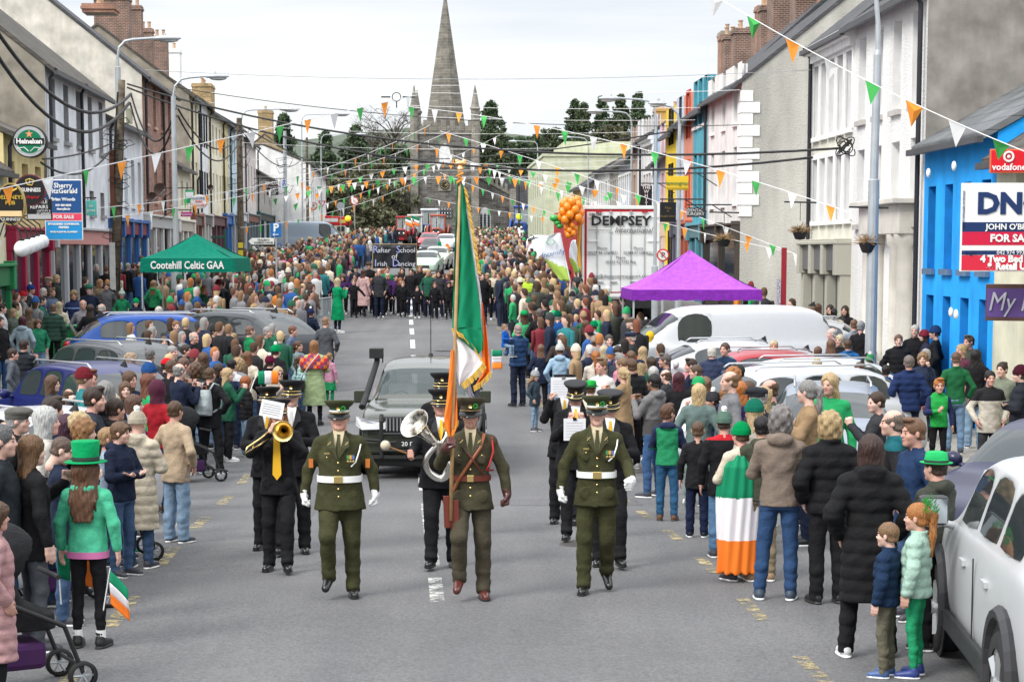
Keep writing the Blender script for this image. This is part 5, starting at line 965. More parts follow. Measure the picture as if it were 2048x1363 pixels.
for nm, x, Y, yt, w_ in [('second timber utility pole with yellow warning plates', 482, 92, 236, .17), ('thin grey pole in front of the long white house', 572, 118, 262, .13), ('distant timber pole left of the church', 616, 165, 275, .14)]:
    b_ = P(x, 500, Y); z0 = gz(Y); t = thing('utility_pole', nm, 'pole', (b_.x, Y, z0)); m = MB(); zt = zat(yt, Y)-z0; m.tube([(0,0,0), (0,0,zt)], [w_, w_*.75], 9); part('pole', m, WOODP if 'timber' in nm else GALV, t); m = MB(); rn = random.Random(int(x))
    for i in range(9): z = zt*rn.uniform(.55, .98); s_ = rn.choice((-1, 1)); m.tube([(0, -.15, z), (s_*.5, -.2, z-.1), (s_*.3, -.2, z-.5), (0, -.15, z-.4)], .018, 4)
    part('cable_loops', m, WIRE, t)
    if 'yellow' in nm: m = MB(); m.box((-.1, -.2, 1.9), (.12, -.17, 2.15)); m.box((-.1, -.2, 1.55), (.12, -.17, 1.8)); part('warning_plate', m, flat('warn_yellow', (.75,.6,.05)), t)
def cable(label, a, b_, s_, r=.018, m_=WIRE, grp='overhead cables', name='overhead_cable', n=18):
    m = MB(); m.tube(sag(a, b_, s_, n), r, 5); return tag(part(name, m, m_, None, True), label, 'cable', grp)
A = P(246, 170, Yw); cab_ = [('twin black cable rising across the street above the parade', P(255, 168, Yw), P(1690, 296, 47), .9, .03), ('lower black cable crossing the street towards the roughcast gable', P(255, 175, Yw), P(1625, 315, 48), 1.2, .03),
 ('thick twisted cable looping from the top left corner to the timber pole', P(-40, 10, 44), P(262, 188, Yw), 1.3, .05), ('second twisted cable looping from the left edge to the timber pole', P(-40, 55, 44), P(258, 206, Yw), 1.5, .05),
 ('pale sagging cable between timber pole and grey lamp', P(262, 188, Yw), P(352, 215, Y2), 1.25, .03), ('lower sagging cable between timber pole and grey lamp', P(260, 205, Yw), P(352, 230, Y2), 1.4, .03),
 ('sagging cable from grey lamp to second timber pole', P(356, 218, Y2), P(482, 262, 92), 1.0, .03), ('lower sagging cable from grey lamp to second timber pole', P(356, 232, Y2), P(482, 275, 92), 1.2, .03),
 ('service cable from timber pole to the yellow house', P(226, 285, Yw), P(85, 318, 50), .1, .025), ('drooping service cable from timber pole to the pub corner', P(222, 300, Yw), P(82, 325, 50), .5, .03),
 ('cable from second timber pole over the white house', P(484, 262, 92), P(616, 300, 165), 1.5, .03), ('long cable running to the church trees', P(484, 250, 92), P(840, 330, 180), 1.6, .03), ('cable from the left lamp to the right terrace', P(352, 175, Y2), P(1478, 250, 60), .4, .012), ('cable over the far crowd to the yellow house', P(616, 290, 165), P(1345, 262, 62), 1.0, .025)]
for c_ in cab_: cable(*c_[:4], r=c_[4])
for i, (xa, ya, Ya_, xb, yb, Yb_) in enumerate([(420, 160, 72, 1480, 150, 60), (420, 163, 70, 1480, 180, 60), (420, 185, 78, 1400, 215, 66), (420, 205, 84, 1390, 240, 70), (470, 250, 96, 1330, 262, 84), (480, 285, 100, 1300, 290, 90), (490, 318, 104, 1290, 318, 94), (500, 332, 110, 1270, 330, 98), (290, 140, 58, 1622, 140, 54), (500, 352, 120, 1240, 345, 110)]):
    nm = ('highest', 'second highest', 'third highest', 'fourth highest', 'fifth highest', 'sixth highest', 'seventh highest', 'eighth highest', 'nearest', 'lowest')[i]
    cable('%s thin festive lighting wire strung straight across the street' % nm, P(xa, ya, Ya_), P(xb, yb, Yb_), .25, .008, STRING if i != 8 else mat('grey_wire', (.35,.36,.37), .6), 'thin wires across the street')
t = thing('wire_ornament', 'small ring shaped light fitting hanging from a wire in mid air', 'light fitting', P(793, 194, 66)); m = MB(); q = [(math.cos(a)*.14, 0, math.sin(a)*.14) for a in np.linspace(0, 2*PI, 17)]; m.tube(q, .015, 5); m.tube([(0,0,-.14), (0,0,-.35)], .02, 5); m.tube([(-.5,0,0), (-.2,0,0)], .025, 5); m.tube([(.2,0,0), (.6,0,0)], .025, 5); part('ring', m, WIRE, t)
# ---------------------------------------------------------------- bunting
BC = [flat('pennant_green', (.06,.40,.09), .8), flat('pennant_white', (.80,.80,.80), .8), flat('pennant_orange', (.85,.30,.04), .8)]
for m_ in BC:
    b_ = m_.node_tree.nodes['Principled BSDF']; b_.inputs['Transmission Weight'].default_value = 0; b_.inputs['Subsurface Weight'].default_value = 0
def bunting(label, a, b_, sg, n, sz, ph=0, twist=0, order=(0, 2, 1)):
    t = thing('bunting_string', label, 'bunting', a, 0, 'tricolour bunting strings'); pts = sag(a, b_, sg, 48); rn = random.Random(int(a.x*100)+n); m = MB(); m.tube([p-Vector(a) for p in pts], .006 if a.y < 30 else .010, 4); part('string', m, STRING, t)
    L_ = (Vector(b_)-Vector(a)).length
    for i in range(n):
        f = (i+.5+ph)/n; k_ = min(47, int(f*48)); c = pts[k_].lerp(pts[k_+1], f*48-k_)-Vector(a); d = (pts[k_+1]-pts[k_]).normalized(); an = rn.gauss(0, .25)+twist; up = Vector((0, math.sin(an), -math.cos(an))); s_ = sz*rn.uniform(.92, 1.08); sw = rn.uniform(-.12, .12)
        w = s_*.42*(1 if rn.random() > .12 else rn.uniform(.3, .8)); p0 = c-d*w; p1 = c+d*w; tip = c+up*s_+d*s_*sw; mid = (p0+p1+tip)/3+Vector((0, rn.uniform(-.05, .05), 0)); m = MB(); o_ = Vector((0, .003, 0))
        m.add([p0, p1, tip, mid, p0+o_, p1+o_, tip+o_, mid+o_], [(0,1,3),(1,2,3),(2,0,3),(5,4,7),(6,5,7),(4,6,7),(0,4,5,1),(1,5,6,2),(2,6,4,0)]); part('pennant', m, BC[order[i % 3]], t)
    return t
bunting('long near bunting string rising from the left edge to the wire ornament', P(-120, 405, 40), P(835, 190, 56), 0, 15, .42, .1)
bunting('near bunting string falling from the wire ornament to the right past the gable', P(800, 212, 56), P(1700, 425, 42), -.35, 15, .36, 0, 0, (0, 1, 2))
bunting('closest bunting string in the top right corner', P(1380, -40, 22), P(2120, 330, 19.5), .12, 9, .24, .2, .4, (1, 0, 2))
bunting('bunting string passing in front of the yellow sign', P(880, 262, 70), P(1720, 560, 56), -.2, 20, .34, 0, 0, (2, 0, 1))
bunting('bunting string across the church tower to the truck', P(860, 292, 80), P(1560, 500, 62), .3, 20, .34, 0, 0, (2, 1, 0))
bunting('second bunting string from the left pole over the gazebo', P(200, 415, 52), P(860, 250, 86), .6, 20, .34)
bunting('third bunting string from the left terrace to the church tower', P(215, 435, 56), P(900, 262, 92), .5, 22, .34, .3, 0, (2, 1, 0))
for i, (xa, ya, Ya_, xb, yb, Yb_, s_, n) in enumerate([(540, 400, 110, 1290, 400, 96, -1.2, 30), (560, 425, 120, 1250, 410, 110, -2.6, 30), (600, 420, 130, 1000, 270, 110, .4, 22), (560, 370, 118, 860, 352, 126, .3, 14), (880, 345, 120, 1260, 470, 104, .2, 18), (880, 310, 110, 1300, 440, 90, -.1, 20), (850, 395, 140, 1240, 450, 120, .2, 18), (480, 455, 90, 860, 350, 120, .5, 18)]):
    nm = ('wide arched', 'lowest arched', 'steep rising', 'short level', 'falling lower', 'falling upper', 'faint distant', 'low rising')[i]
    bunting('%s distant bunting string before the church' % nm, P(xa, ya, Ya_), P(xb, yb, Yb_), s_, n, .42, 0, 0, [(0,1,2),(2,0,1),(1,2,0)][i % 3])
# ---------------------------------------------------------------- gazebos
def gazebo(label, c, rz, w, d, zv, ze, zp, col, vcol=None, txt=None, name='gazebo', sag_=.25):
    t = thing(name, label, 'gazebo', c, rz, 'pop up gazebos'); n = 10; a = [(-w/2,-d/2),(w/2,-d/2),(w/2,d/2),(-w/2,d/2)]; m = MB()
    for q in range(4):
        p0, p1 = a[q], a[(q+1) % 4]; vs = []
        for i in range(n+1):
            f = i/n; z = ze+(zp-ze)*(f**1.25 if True else f)
            for j in range(n+1): g_ = j/n; x = (p0[0]+(p1[0]-p0[0])*g_)*(1-f); y = (p0[1]+(p1[1]-p0[1])*g_)*(1-f); vs.append((x, y, z-.16*math.sin(PI*g_)*math.sin(PI*f)*(1-f)+.012*math.sin(9*g_+7*f)))
        m.add(vs, [(i*(n+1)+j, i*(n+1)+j+1, (i+1)*(n+1)+j+1, (i+1)*(n+1)+j) for i in range(n) for j in range(n)])
    part('canopy', m, CLOTH, t, True, color=col); m = MB()
    for q in range(4):
        p0, p1 = a[q], a[(q+1) % 4]; vs = []
        for j in range(25): g_ = j/24; x, y = p0[0]+(p1[0]-p0[0])*g_, p0[1]+(p1[1]-p0[1])*g_; o_ = .012*math.sin(j*1.9); nx, ny = (x/w*2*.02, y/d*2*.02); vs += [(x*1.003, y*1.003, ze+.01), (x*1.005+nx+o_*(abs(p0[0]-p1[0]) < .01), y*1.005+ny+o_*(abs(p0[1]-p1[1]) < .01), zv+.012*math.sin(j*2.3))]
        m.add(vs, [(2*j, 2*j+1, 2*j+3, 2*j+2) for j in range(24)])
    part('valance', m, CLOTH, t, True, color=vcol or col)
    for x, y in a:
        m = MB(); m.box((x*.98-.02, y*.98-.02, 0), (x*.98+.02, y*.98+.02, ze)); m.box((x*.98-.05, y*.98-.05, 0), (x*.98+.05, y*.98+.05, .02)); part('leg', m, GALV, t)
    m = MB()
    for q in range(4): m.tube([(a[q][0]*.98, a[q][1]*.98, ze-.05), (a[(q+1) % 4][0]*.98, a[(q+1) % 4][1]*.98, ze-.05)], .015, 5); m.tube([(a[q][0]*.98, a[q][1]*.98, ze-.1), (0, 0, zp-.1)], .015, 5)
    part('frame', m, GALV, t)
    if txt: text(txt, .30, WHITE, t, (-.0, -d/2*1.005-.035, (zv+ze)/2), sx=.78, bold=.006)
    return t
Yg = solve(548, 2.12); c = P(377, 548, Yg); c.y += 1.5; gw = 186*Yg/F; z0 = gz(c.y)
gazebo('green gazebo lettered Cootehill Celtic GAA on the left', (c.x, c.y, z0), -.02, gw, 3.0, 2.10, zat(517, Yg)-z0, zat(468, Yg+1.5)-z0, (.0,.17,.11), txt='Cootehill Celtic GAA', name='green_gazebo')
Yp = solve(606, 2.0); c = P(1390, 606, Yp); c.y += 1.5; z0 = gz(c.y)
gazebo('bright purple gazebo in front of the white haulage trailer', (c.x, c.y, z0), .03, 258*Yp/F, 3.0, 2.0, zat(580, Yp)-z0, zat(500, Yp+1.5)-z0, (.40,.10,.56), (.20,.025,.34), name='purple_gazebo')
# ---------------------------------------------------------------- haulage trailer
Yt = 2.55*F/151; p = P(1241, 500, Yt); z0 = gz(Yt); t = thing('haulage_trailer', 'white and red haulage trailer with black company lettering on its rear doors', 'trailer', (p.x, Yt, z0), .055)
zt = zat(411, Yt)-z0; zb_ = max(.95, zat(587, Yt)-z0); RED = flat('trailer_red', (.42,.02,.03), .4); TW_ = mat('trailer_white', (.70,.71,.70), .4, var=.04)
m = MB(); m.box((-1.29, .0, zb_-.05), (1.29, 12.6, zt-.03)); part('body', m, RED, t, bevel=.02)
m = MB(); m.box((-1.31, -.05, zb_-.12), (-1.22, 0, zt)); m.box((1.22, -.05, zb_-.12), (1.31, 0, zt)); m.box((-1.22, -.05, zt-.12), (1.22, 0, zt)); m.box((-1.22, -.05, zb_-.12), (1.22, 0, zb_)); part('rear_frame', m, TW_, t, bevel=.01)
m = MB(); m.box((-1.19, -.045, zb_+.02), (-1.14, -.006, zt-.15)); m.box((1.14, -.045, zb_+.02), (1.19, -.006, zt-.15)); m.box((-1.14, -.045, zt-.21), (1.14, -.006, zt-.15)); m.box((-1.14, -.045, zb_+.01), (1.14, -.006, zb_+.05)); part('door_edging', m, RED, t)
for s_ in (-1, 1):
    m = MB(); x0, x1 = (-1.14, -.008) if s_ < 0 else (.008, 1.14); m.box((x0, -.05, zb_+.05), (x1, -.008, zt-.21)); d_ = part('door', m, TW_, t)
    for xx in (.34, .80):
        q = MB(); q.tube([(s_*xx, -.075, zb_+.03), (s_*xx, -.075, zt-.16)], .016, 8)
        for z in (zb_+.5, zb_+1.35, zt-.9, zt-.25): q.box((s_*xx-.05, -.09, z), (s_*xx+.05, -.05, z+.05))
        part('lock_rod', q, GALV, d_)
        q = MB(); q.box((s_*xx-.02, -.10, zb_+.35), (s_*xx+.22, -.08, zb_+.39)); part('handle', q, CHROME, d_)
    for z in (zb_+.4, zb_+1.3, zt-.4, zt-1.2): q = MB(); q.box((s_*1.0-.1, -.085, z), (s_*1.0+.25, -.05, z+.05)); part('hinge', q, WHITE, d_)
ink = flat('lettering_black', (.015,.015,.015)); gry = flat('lettering_grey', (.10,.10,.10))
for tx, sz, x, z, k_, mm in [('DEMPSEY', .44, 0, zt-.52, dict(sx=1.12, bold=.012), ink), ('International', .26, .42, zt-.82, dict(shear=.35, sx=.95), gry), ('Phone', .13, -.62, zt-1.42, {}, gry), ('00353 86 276 7871', .13, -.60, zt-1.57, {}, gry), ('Phone', .13, .60, zt-1.42, {}, gry), ('00353 87 652 4301', .13, .60, zt-1.57, {}, gry), ('Phone', .13, 0, zt-1.73, {}, gry), ('00353 42 9742 966', .13, 0, zt-1.88, {}, gry), ('info@dempseytransport.com', .17, 0, zt-2.35, {}, gry), ('DBI-124', .12, -.86, zt-.30, dict(bold=.004), ink), ('SDC', .10, -.75, zt-.20+.0, dict(bold=.01, shear=.3), RED), ('SDC', .10, .80, zt-.20, dict(bold=.01, shear=.3), RED)]:
    text(tx, sz, mm, t, (x, -.097, z), **k_)
m = MB(); m.box((-1.1, -.10, zt-.825), (-.35, -.095, zt-.81)); part('lettering_rule', m, gry, t); m = MB(); m.box((-1.08, -.07, zb_+.45), (-1.0, -.055, zb_+.6)); part('warning_plate', m, flat('warn_orange', (.8,.35,.03)), t)
m = MB(); m.box((-1.2, -.1, .45), (1.2, .3, .75)); part('under_run_bar', m, BLACK, t)
for y in (1.6, 2.9, 4.2):
    for x in (-1.05, 1.05):
        m = MB(); m.M = Matrix.Translation((x, y, .5)) @ Matrix.Rotation(PI/2, 4, 'Z'); m.lathe([(.3,-.18),(.48,-.18),(.5,-.15),(.5,.15),(.48,.18),(.3,.18),(.1,.05),(0,.05)], 20, (0,0,0), 0, 'y'); part('wheel', m, TYRE, t, True)
m = MB(); m.poly([(-1.35,.3,zb_),(-1.35,1.2,zb_-.5),(-1.35,1.4,zt-.5),(-1.35,.6,zt-.2)], .02, (-1,0,0)); part('red_cloth', m, flat('red_cloth', (.38,.01,.02), .6), t); m = MB(); m.tube([(-1.38, -.1, zt-.4), (-1.42, -.1, zt-1.4), (-1.36, -.1, zt-2.3)], [.05,.06,.04], 8); part('gold_streamer', m, flat('gold_foil', (.6,.35,.04), .25), t)
# balloons
Yb = Yt-.6; bp = P(1142, 436, Yb); t = thing('balloon_cluster', 'cluster of shiny orange balloons tied to the left of the trailer', 'balloons', bp, 0, None, .88); rn = random.Random(9); BO = mat('balloon_orange', (.85,.24,.01), .15, 'flat', spec=.6); BG = mat('balloon_green', (.03,.35,.06), .15, 'flat', spec=.6)
for i in range(34):
    a = i*2.4; zf = 1-i/17; r_ = .16 if i < 22 else .12; rr = (.36 if i < 22 else .18)*math.sqrt(max(.05, 1-zf*zf*.6)); m = MB(); m.ball((math.cos(a)*rr, math.sin(a)*rr, zf*.62+.05-(.1 if i > 21 else 0)), r_, 12, 0, (1,1,1.12)); part('balloon', m, BO, t, True)
for i, (x, z) in enumerate(((-.62,.0),(-.5,-.18),(-.42,-.30))): m = MB(); m.ball((x, .1, z), .15 if i == 0 else .11, 12, 0, (1.25,1,.9)); part('balloon', m, BG, t, True)
m = MB(); m.tube([(0,0,-.6), (.1,.1,-2.2)], .006, 4); part('ribbon', m, flat('gold_foil', (.6,.35,.04), .25), t)
# teardrop banners
def teardrop(label, x, ybot, ytop, Y, wpx, tilt, txt=None):
    b_ = P(x, ybot, Y); z0 = gz(Y); t = thing('teardrop_banner', label, 'banner', (b_.x, Y, z0), tilt, 'teardrop banners'); Ht = zat(ytop, Y)-z0; w = wpx*Y/F; n = 22; L0 = zat(ybot, Y)-z0; vs = []; lean = -.22
    for i in range(n+1):
        f = i/n; z = L0+(Ht-L0)*f; e_ = w*math.sin(min(1, .35+f*.9)*PI/1.0)**.5 if f > .55 else w*(.25+.75*min(1, f/.45)); e_ = max(0, w*math.sqrt(max(0, 1-((f-.62)/.385)**2))) if f > .62 else w*(.38+.62*math.sin(f/.62*PI/2)); c = lean*(Ht-L0)*f*.9
        for j in range(7): vs.append((c-e_*.5+e_*(j/6-.5)*1.0+w*.5*0, .04*math.sin(j*1.1+f*6), z))
    m = MB(); m.add(vs, [(i*7+j, i*7+j+1, (i+1)*7+j+1, (i+1)*7+j) for i in range(n) for j in range(6)])
    for q in range(len(m.f)): m.m[q] = 1 if (q//6)/n+(q % 6)*.035 < .42 else 0
    o = part('cloth', m, [flat('banner_white', (.72,.73,.78), .6), flat('banner_lime', (.42,.60,.10), .6)], t, True); o.modifiers.new('sol', 'SOLIDIFY').thickness = .006
    m = MB(); m.tube([(0, .03, 0), (.0, .03, L0), (lean*(Ht-L0)*.6+w*0, .03, L0+(Ht-L0)*.62)], .02, 6); part('pole', m, WHITE, t)
    if txt: text(txt, w*.30, flat('banner_blue', (.05,.12,.3)), t, (lean*(Ht-L0)*.55-w*.5, -.07, L0+(Ht-L0)*.58), (PI/2, -.2, 0)); m = MB(); [m.tube([(lean*(Ht-L0)*.8-w*.5+s_*.05, -.07, L0+(Ht-L0)*.76), (lean*(Ht-L0)*.8-w*.5+s_*.13, -.07, L0+(Ht-L0)*.82), (lean*(Ht-L0)*.8-w*.5+s_*.06, -.07, L0+(Ht-L0)*.87)], .018, 5) for s_ in (-1, 1)]; part('emblem', m, flat('banner_leaf', (.2,.5,.25)), t)
teardrop('white and lime green teardrop banner leaning before the far white cars', 1140, 562, 466, 60, 44, 0, 'Incensify'); teardrop('second teardrop banner turned edge on beside the trailer', 1158, 545, 480, 63, 26, .9)
# ---------------------------------------------------------------- signs
def panel(name, label, cat, x0, x1, y0, y1, Y, cols, yaw=0, th=.06, bev=.01, wall=None, group=None):
    """flat sign facing the street, cols: list of (fraction0, fraction1, colour)"""
    a, b_ = P(x0, y0, Y), P(x1, y1, Y); w, h_ = b_.x-a.x, a.z-b_.z; t = thing(name, label, cat, ((a.x+b_.x)/2, Y, (a.z+b_.z)/2), yaw, group); m = MB(); m.box((-w/2, 0, -h_/2), (w/2, th, h_/2)); part('board', m, flat('p%02d%02d%02d' % tuple(int(c_*99) for c_ in cols[0][2]), cols[0][2], .4), t, bevel=bev)
    for f0, f1, c_ in cols[1:]: m = MB(); m.box((-w/2+.02, -.006, h_/2-h_*f1), (w/2-.02, 0, h_/2-h_*f0)); part('colour_panel', m, flat('p%02d%02d%02d' % tuple(int(q*99) for q in c_), c_, .4), t)
    return t, w, h_
def bracket(t, w, h_, side, z=None, L_=.8):
    m = MB(); s_ = side; z = h_/2+.08 if z is None else z; m.tube([(-s_*w/2, .03, z), (s_*(w/2+L_), .03, z)], .02, 6); m.tube([(s_*(w/2+L_*.3), .03, z), (s_*(w/2+L_), .03, z-.35)], .015, 6); [m.tube([(x, .03, z), (x, .03, z-.1)], .012, 5) for x in (-w*.35, w*.35)]; part('bracket', m, IRON, t)
def disc(name, label, x, y, rx, ry, Y, col, rim, cat='sign'):
    c = P(x, y, Y); t = thing(name, label, cat, c); a, b_ = rx*Y/F, ry*Y/F; m = MB(); m.lathe([(0,0),(1,0),(1.0,.14),(0,.14)], 40, (0,0,0), 0, 'y', a, b_); m2 = MB(); m2.v = [(v[0], v[1], v[2]) for v in m.v]
    def el(s_, y0, y1, mi): 
        q = MB(); n = 40; q.add([(math.cos(2*PI*i/n)*a*s_, y0, math.sin(2*PI*i/n)*b_*s_) for i in range(n)]+[(math.cos(2*PI*i/n)*a*s_, y1, math.sin(2*PI*i/n)*b_*s_) for i in range(n)], [tuple(range(n))]+[(i, i+n, (i+1) % n+n, (i+1) % n) for i in range(n)]+[tuple(range(2*n-1, n-1, -1))]); return q
    part('rim', el(1, -.0, .14, 0), rim, t); part('face', el(.92, -.012, 0, 0), col, t); return t, a, b_, el
g_ = flat('deep_green', (.0,.16,.07)); blk = flat('sign_black', (.012,.012,.013)); slv = mat('sign_silver', (.5,.51,.52), .35, metal=.4); YL = flat('sign_yellow', (.78,.60,.12)); NAVY = (.015,.06,.20); CR = flat('cream_ink', (.75,.66,.35))
t, a, b_, el = disc('beer_sign', 'round green beer sign with orange star on the cream pub', 59, 283, 34, 32, 47, slv, BLACK); part('inner_disc', el(.72, -.02, -.012, 0), g_, t); m = MB(); m.box((-a*.86, -.03, -b_*.2), (a*.86, -.021, b_*.2)); part('name_band', m, blk, t); text('Heineken', b_*.42, WHITE, t, (0, -.036, 0), bold=.006)
m = MB(); m.add([(math.sin(i*PI/5)*b_*(.25 if i % 2 == 0 else .1), -.026, math.cos(i*PI/5)*b_*(.25 if i % 2 == 0 else .1)+b_*.45) for i in range(10)], [tuple(range(9, -1, -1))]); part('star', m, flat('star_orange', (.75,.3,.15)), t); m = MB(); [m.tube([(s_*.02,-.024,-b_*.6), (s_*.12,-.024,-b_*.35), (s_*.28,-.024,-b_*.42), (s_*.2,-.024,-b_*.52)], .012, 4) for s_ in (-1, 1)]; part('scrollwork', m, WHITE, t)
t, a, b_, el = disc('stout_sign', 'round black stout sign with gold harp behind the pub sign', 60, 380, 31, 31, 46, blk, flat('maroon_rim', (.14,.03,.04))); text('GUINNESS', b_*.34, WHITE, t, (.02, -.02, 0), bold=.003, sx=.8); text('Original', b_*.26, flat('neon_red', (.6,.02,.03)), t, (.05, -.02, -b_*.45), shear=.3)
m = MB(); m.tube([(-.05,-.02,b_*.35), (-.09,-.02,b_*.62), (.0,-.02,b_*.72), (.1,-.02,b_*.6), (.05,-.02,b_*.3), (-.05,-.02,b_*.35)], .014, 5); m.tube([(0,-.02,b_*.4), (0,-.02,b_*.65)], .01, 4); part('harp', m, flat('harp_gold', (.65,.45,.1)), t)
t, a, b_, el = disc('pub_name_sign', 'oval black pub name sign with a pint picture', 21, 408, 28, 42, 42, blk, mat('gilt_rim', (.45,.33,.1), .4, metal=.5)); text('DELANEYS\nPUB', .115, flat('pub_yellow', (.7,.5,.06)), t, (0, -.02, b_*.18)); m = MB(); m.box((-a*.8, -.02, -b_*.58), (a*.8, -.013, -b_*.32)); part('foam', m, flat('foam_cream', (.75,.55,.3)), t); text('GUINNESS', .085, WHITE, t, (0, -.02, -b_*.72))
m = MB(); m.tube([(-a*.5,-.02,b_*.72), (-a*.2,-.02,b_*.62), (0,-.02,b_*.7), (a*.2,-.02,b_*.62), (a*.5,-.02,b_*.72)], .02, 5); part('crest', m, flat('pub_yellow', (.7,.5,.06)), t)
t, w, h_ = panel('repairs_sign', 'small black repairs sign hanging beside the blue estate agent board', 'sign', 53, 104, 398, 440, 48, [(0, 1, (.012,.012,.013)), (.72, .95, (.45,.45,.45))]); text('MOBILE\nREPAIRS', .12, WHITE, t, (0, -.012, h_*.24)); text('LAPTOPS &\nPC REPAIRS', .065, WHITE, t, (w*.18, -.012, -h_*.13)); bracket(t, w, h_, -1)
t, w, h_ = panel('for_sale_board', 'tall blue estate agent for sale board on the left', 'sign', 88, 166, 359, 480, 50, [(0, 1, (.78,.78,.78)), (.015, .55, (.02,.08,.24)), (.56, .675, (.75,.06,.12)), (.69, .985, (.02,.27,.60))])
for tx, sz, z, mm in (('Sherry', .17, .40, WHITE), ('FitzGerald', .17, .31, WHITE), ('Brian Woods', .11, .175, WHITE), ('049 438 0038', .07, .075, WHITE), ('sherryfitz.ie', .07, .015, WHITE), ('FOR SALE', .12, -.118, WHITE), ('ESTABLISHED COMMERCIAL', .062, -.235, WHITE), ('PREMISES', .062, -.29, WHITE), ('410 SQ. M (4,413 SQ. FT) APPROX.', .046, -.365, WHITE)): text(tx, sz, mm, t, (0, -.012, z*h_), bold=.004)
t, w, h_ = panel('post_office_sign', 'small turquoise an post sign', 'sign', 172, 193, 401, 431, 58, [(0, 1, (.10,.45,.40))]); text('an\npost', .13, WHITE, t, (0, -.012, 0)); bracket(t, w, h_, -1)
for nm, lb, x0, x1, y0, y1, Y, cs, tx, sz, mm in [('lottery_sign', 'green and white lottery sign above the bar sign', 370, 388, 380, 406, 76, [(0,1,(.02,.3,.12)), (.15,.6,(.7,.72,.7))], 'Lottery', .12, WHITE), ('payment_sign', 'small pink payment shop sign', 361, 383, 424, 433, 76, [(0,1,(.55,.03,.25))], 'Payzone', .13, WHITE),
    ('solicitor_sign', 'dark maroon and white sign board above the takeaway', 536, 556, 360, 373, 112, [(0,1,(.06,.03,.03))], 'BRIDAL', .26, WHITE), ('takeaway_sign', 'blue take away sign', 559, 571, 360, 376, 113, [(0,1,(.02,.12,.45))], 'TAKE\nAWAY', .2, WHITE), ('butcher_sign', 'black shop sign with white capitals under the maroon sign', 533, 557, 375, 390, 112, [(0,1,(.01,.01,.012))], 'THE\nGROCERY\nSHOP', .15, WHITE),
    ('dental_sign', 'dark dental surgery sign on a bracket', 1374, 1407, 415, 434, 57, [(0,1,(.03,.045,.055))], 'DENTAL\nSURGERY', .12, WHITE), ('yellow_cafe_sign', 'yellow lemongrass street food sign', 1333, 1377, 352, 380, 56, [(0,1,(.72,.48,.03))], 'lemongrass', .15, flat('sign_green', (.03,.2,.08))), ('black_cafe_sign', 'large black rounded hanging sign with faint gold lettering', 1320, 1352, 404, 444, 56, [(0,1,(.012,.014,.014))], 'Nice\nat\n\nHealth Store', .09, flat('dull_gold', (.2,.14,.05))),
    ('whiting_sign', 'tall narrow black sign with vertical white letters', 1281, 1304, 371, 412, 72, [(0,1,(.015,.018,.018))], 'THE\nW\nH\nI\nT', .17, WHITE)]:
    t, w, h_ = panel(nm, lb, 'sign', x0, x1, y0, y1, Y, cs); text(tx, sz, mm, t, (0, -.02, 0), lsp=.85); bracket(t, w, h_, 1 if x0 > 1000 else -1)
text('Asian Street Food & Noodle Bar', .045, ink, [o for o in S.objects if o.name == 'yellow_cafe_sign'][0], (0, -.02, -.14))
t, a, b_, el = disc('bar_grocery_sign', "white oval Moore's bar grocery sign", 398, 403, 17, 14, 74, flat('sign_offwhite', (.72,.7,.66)), flat('sign_offwhite', (.72,.7,.66))); text("MOORE'S", .15, flat('banner_blue', (.05,.12,.3)), t, (0, -.03, b_*.45)); text('BARS', .11, flat('neon_red', (.6,.02,.03)), t, (0, -.03, .0)); text('GROCERY', .12, flat('neon_red', (.6,.02,.03)), t, (0, -.03, -b_*.5))
for x, y, r_, Y, lb in ((304, 395, 11, 60, 'brown satellite dish lower left on the brick house'), (320, 380, 14, 61, 'larger brown satellite dish on the brick house'), (421, 375, 6, 86, 'dark satellite dish on the cream terrace house')): c = P(x, y, Y); t = thing('satellite_dish', lb, 'satellite dish', c, .5); m = MB(); m.lathe([(0,.10),(r_*Y/F*.5,.07),(r_*Y/F,-.02)], 20, (0,0,0), 0, 'y'); part('dish', m, mat('dish_brown', (.10,.06,.05), .7), t, True); m = MB(); m.tube([(0,.1,0), (0,.5,-.1)], .03, 6); m.tube([(0,.08,-r_*Y/F*.8), (0,-.4,0)], .015, 5); part('arm', m, GALV, t)
t, w, h_ = panel('parking_sign', 'blue square parking sign with white P and arrow', 'sign', 541, 562, 446, 474, 66, [(0,1,(.01,.14,.42))]); text('P', .36, WHITE, t, (.01, -.012, .07), bold=.012); m = MB(); m.tube([(.09,-.015,-.15), (-.09,-.015,-.15)], .012, 5); m.tube([(-.03,-.015,-.10), (-.09,-.015,-.15), (-.03,-.015,-.20)], .012, 5); part('arrow', m, WHITE, t); m = MB(); m.tube([(0,.06,-3.2), (0,.06,h_/2)], .03, 8); part('post', m, GALV, t)
t, w, h_ = panel('direction_sign', "white pointed Mullen's Funeral Home direction sign", 'sign', 503, 548, 476, 489, 65.8, [(0,1,(.68,.68,.64))]); text("MULLEN'S\nFUNERAL HOME", .085, ink, t, (.02, -.012, 0)); m = MB(); m.poly([(-w/2,0,h_/2),(-w/2-.1,0,0),(-w/2,0,-h_/2)], .05); part('arrow_point', m, flat('p676763', (.68,.68,.64)), t)
t, w, h_ = panel('finger_post', 'dark green finger post sign on the left pavement', 'sign', 422, 450, 472, 477, 76, [(0,1,(.02,.07,.05))]); m = MB(); m.tube([(w/2,.03,-2.6), (w/2,.03,.3)], .05, 8); part('post', m, flat('post_green', (.02,.07,.05)), t)
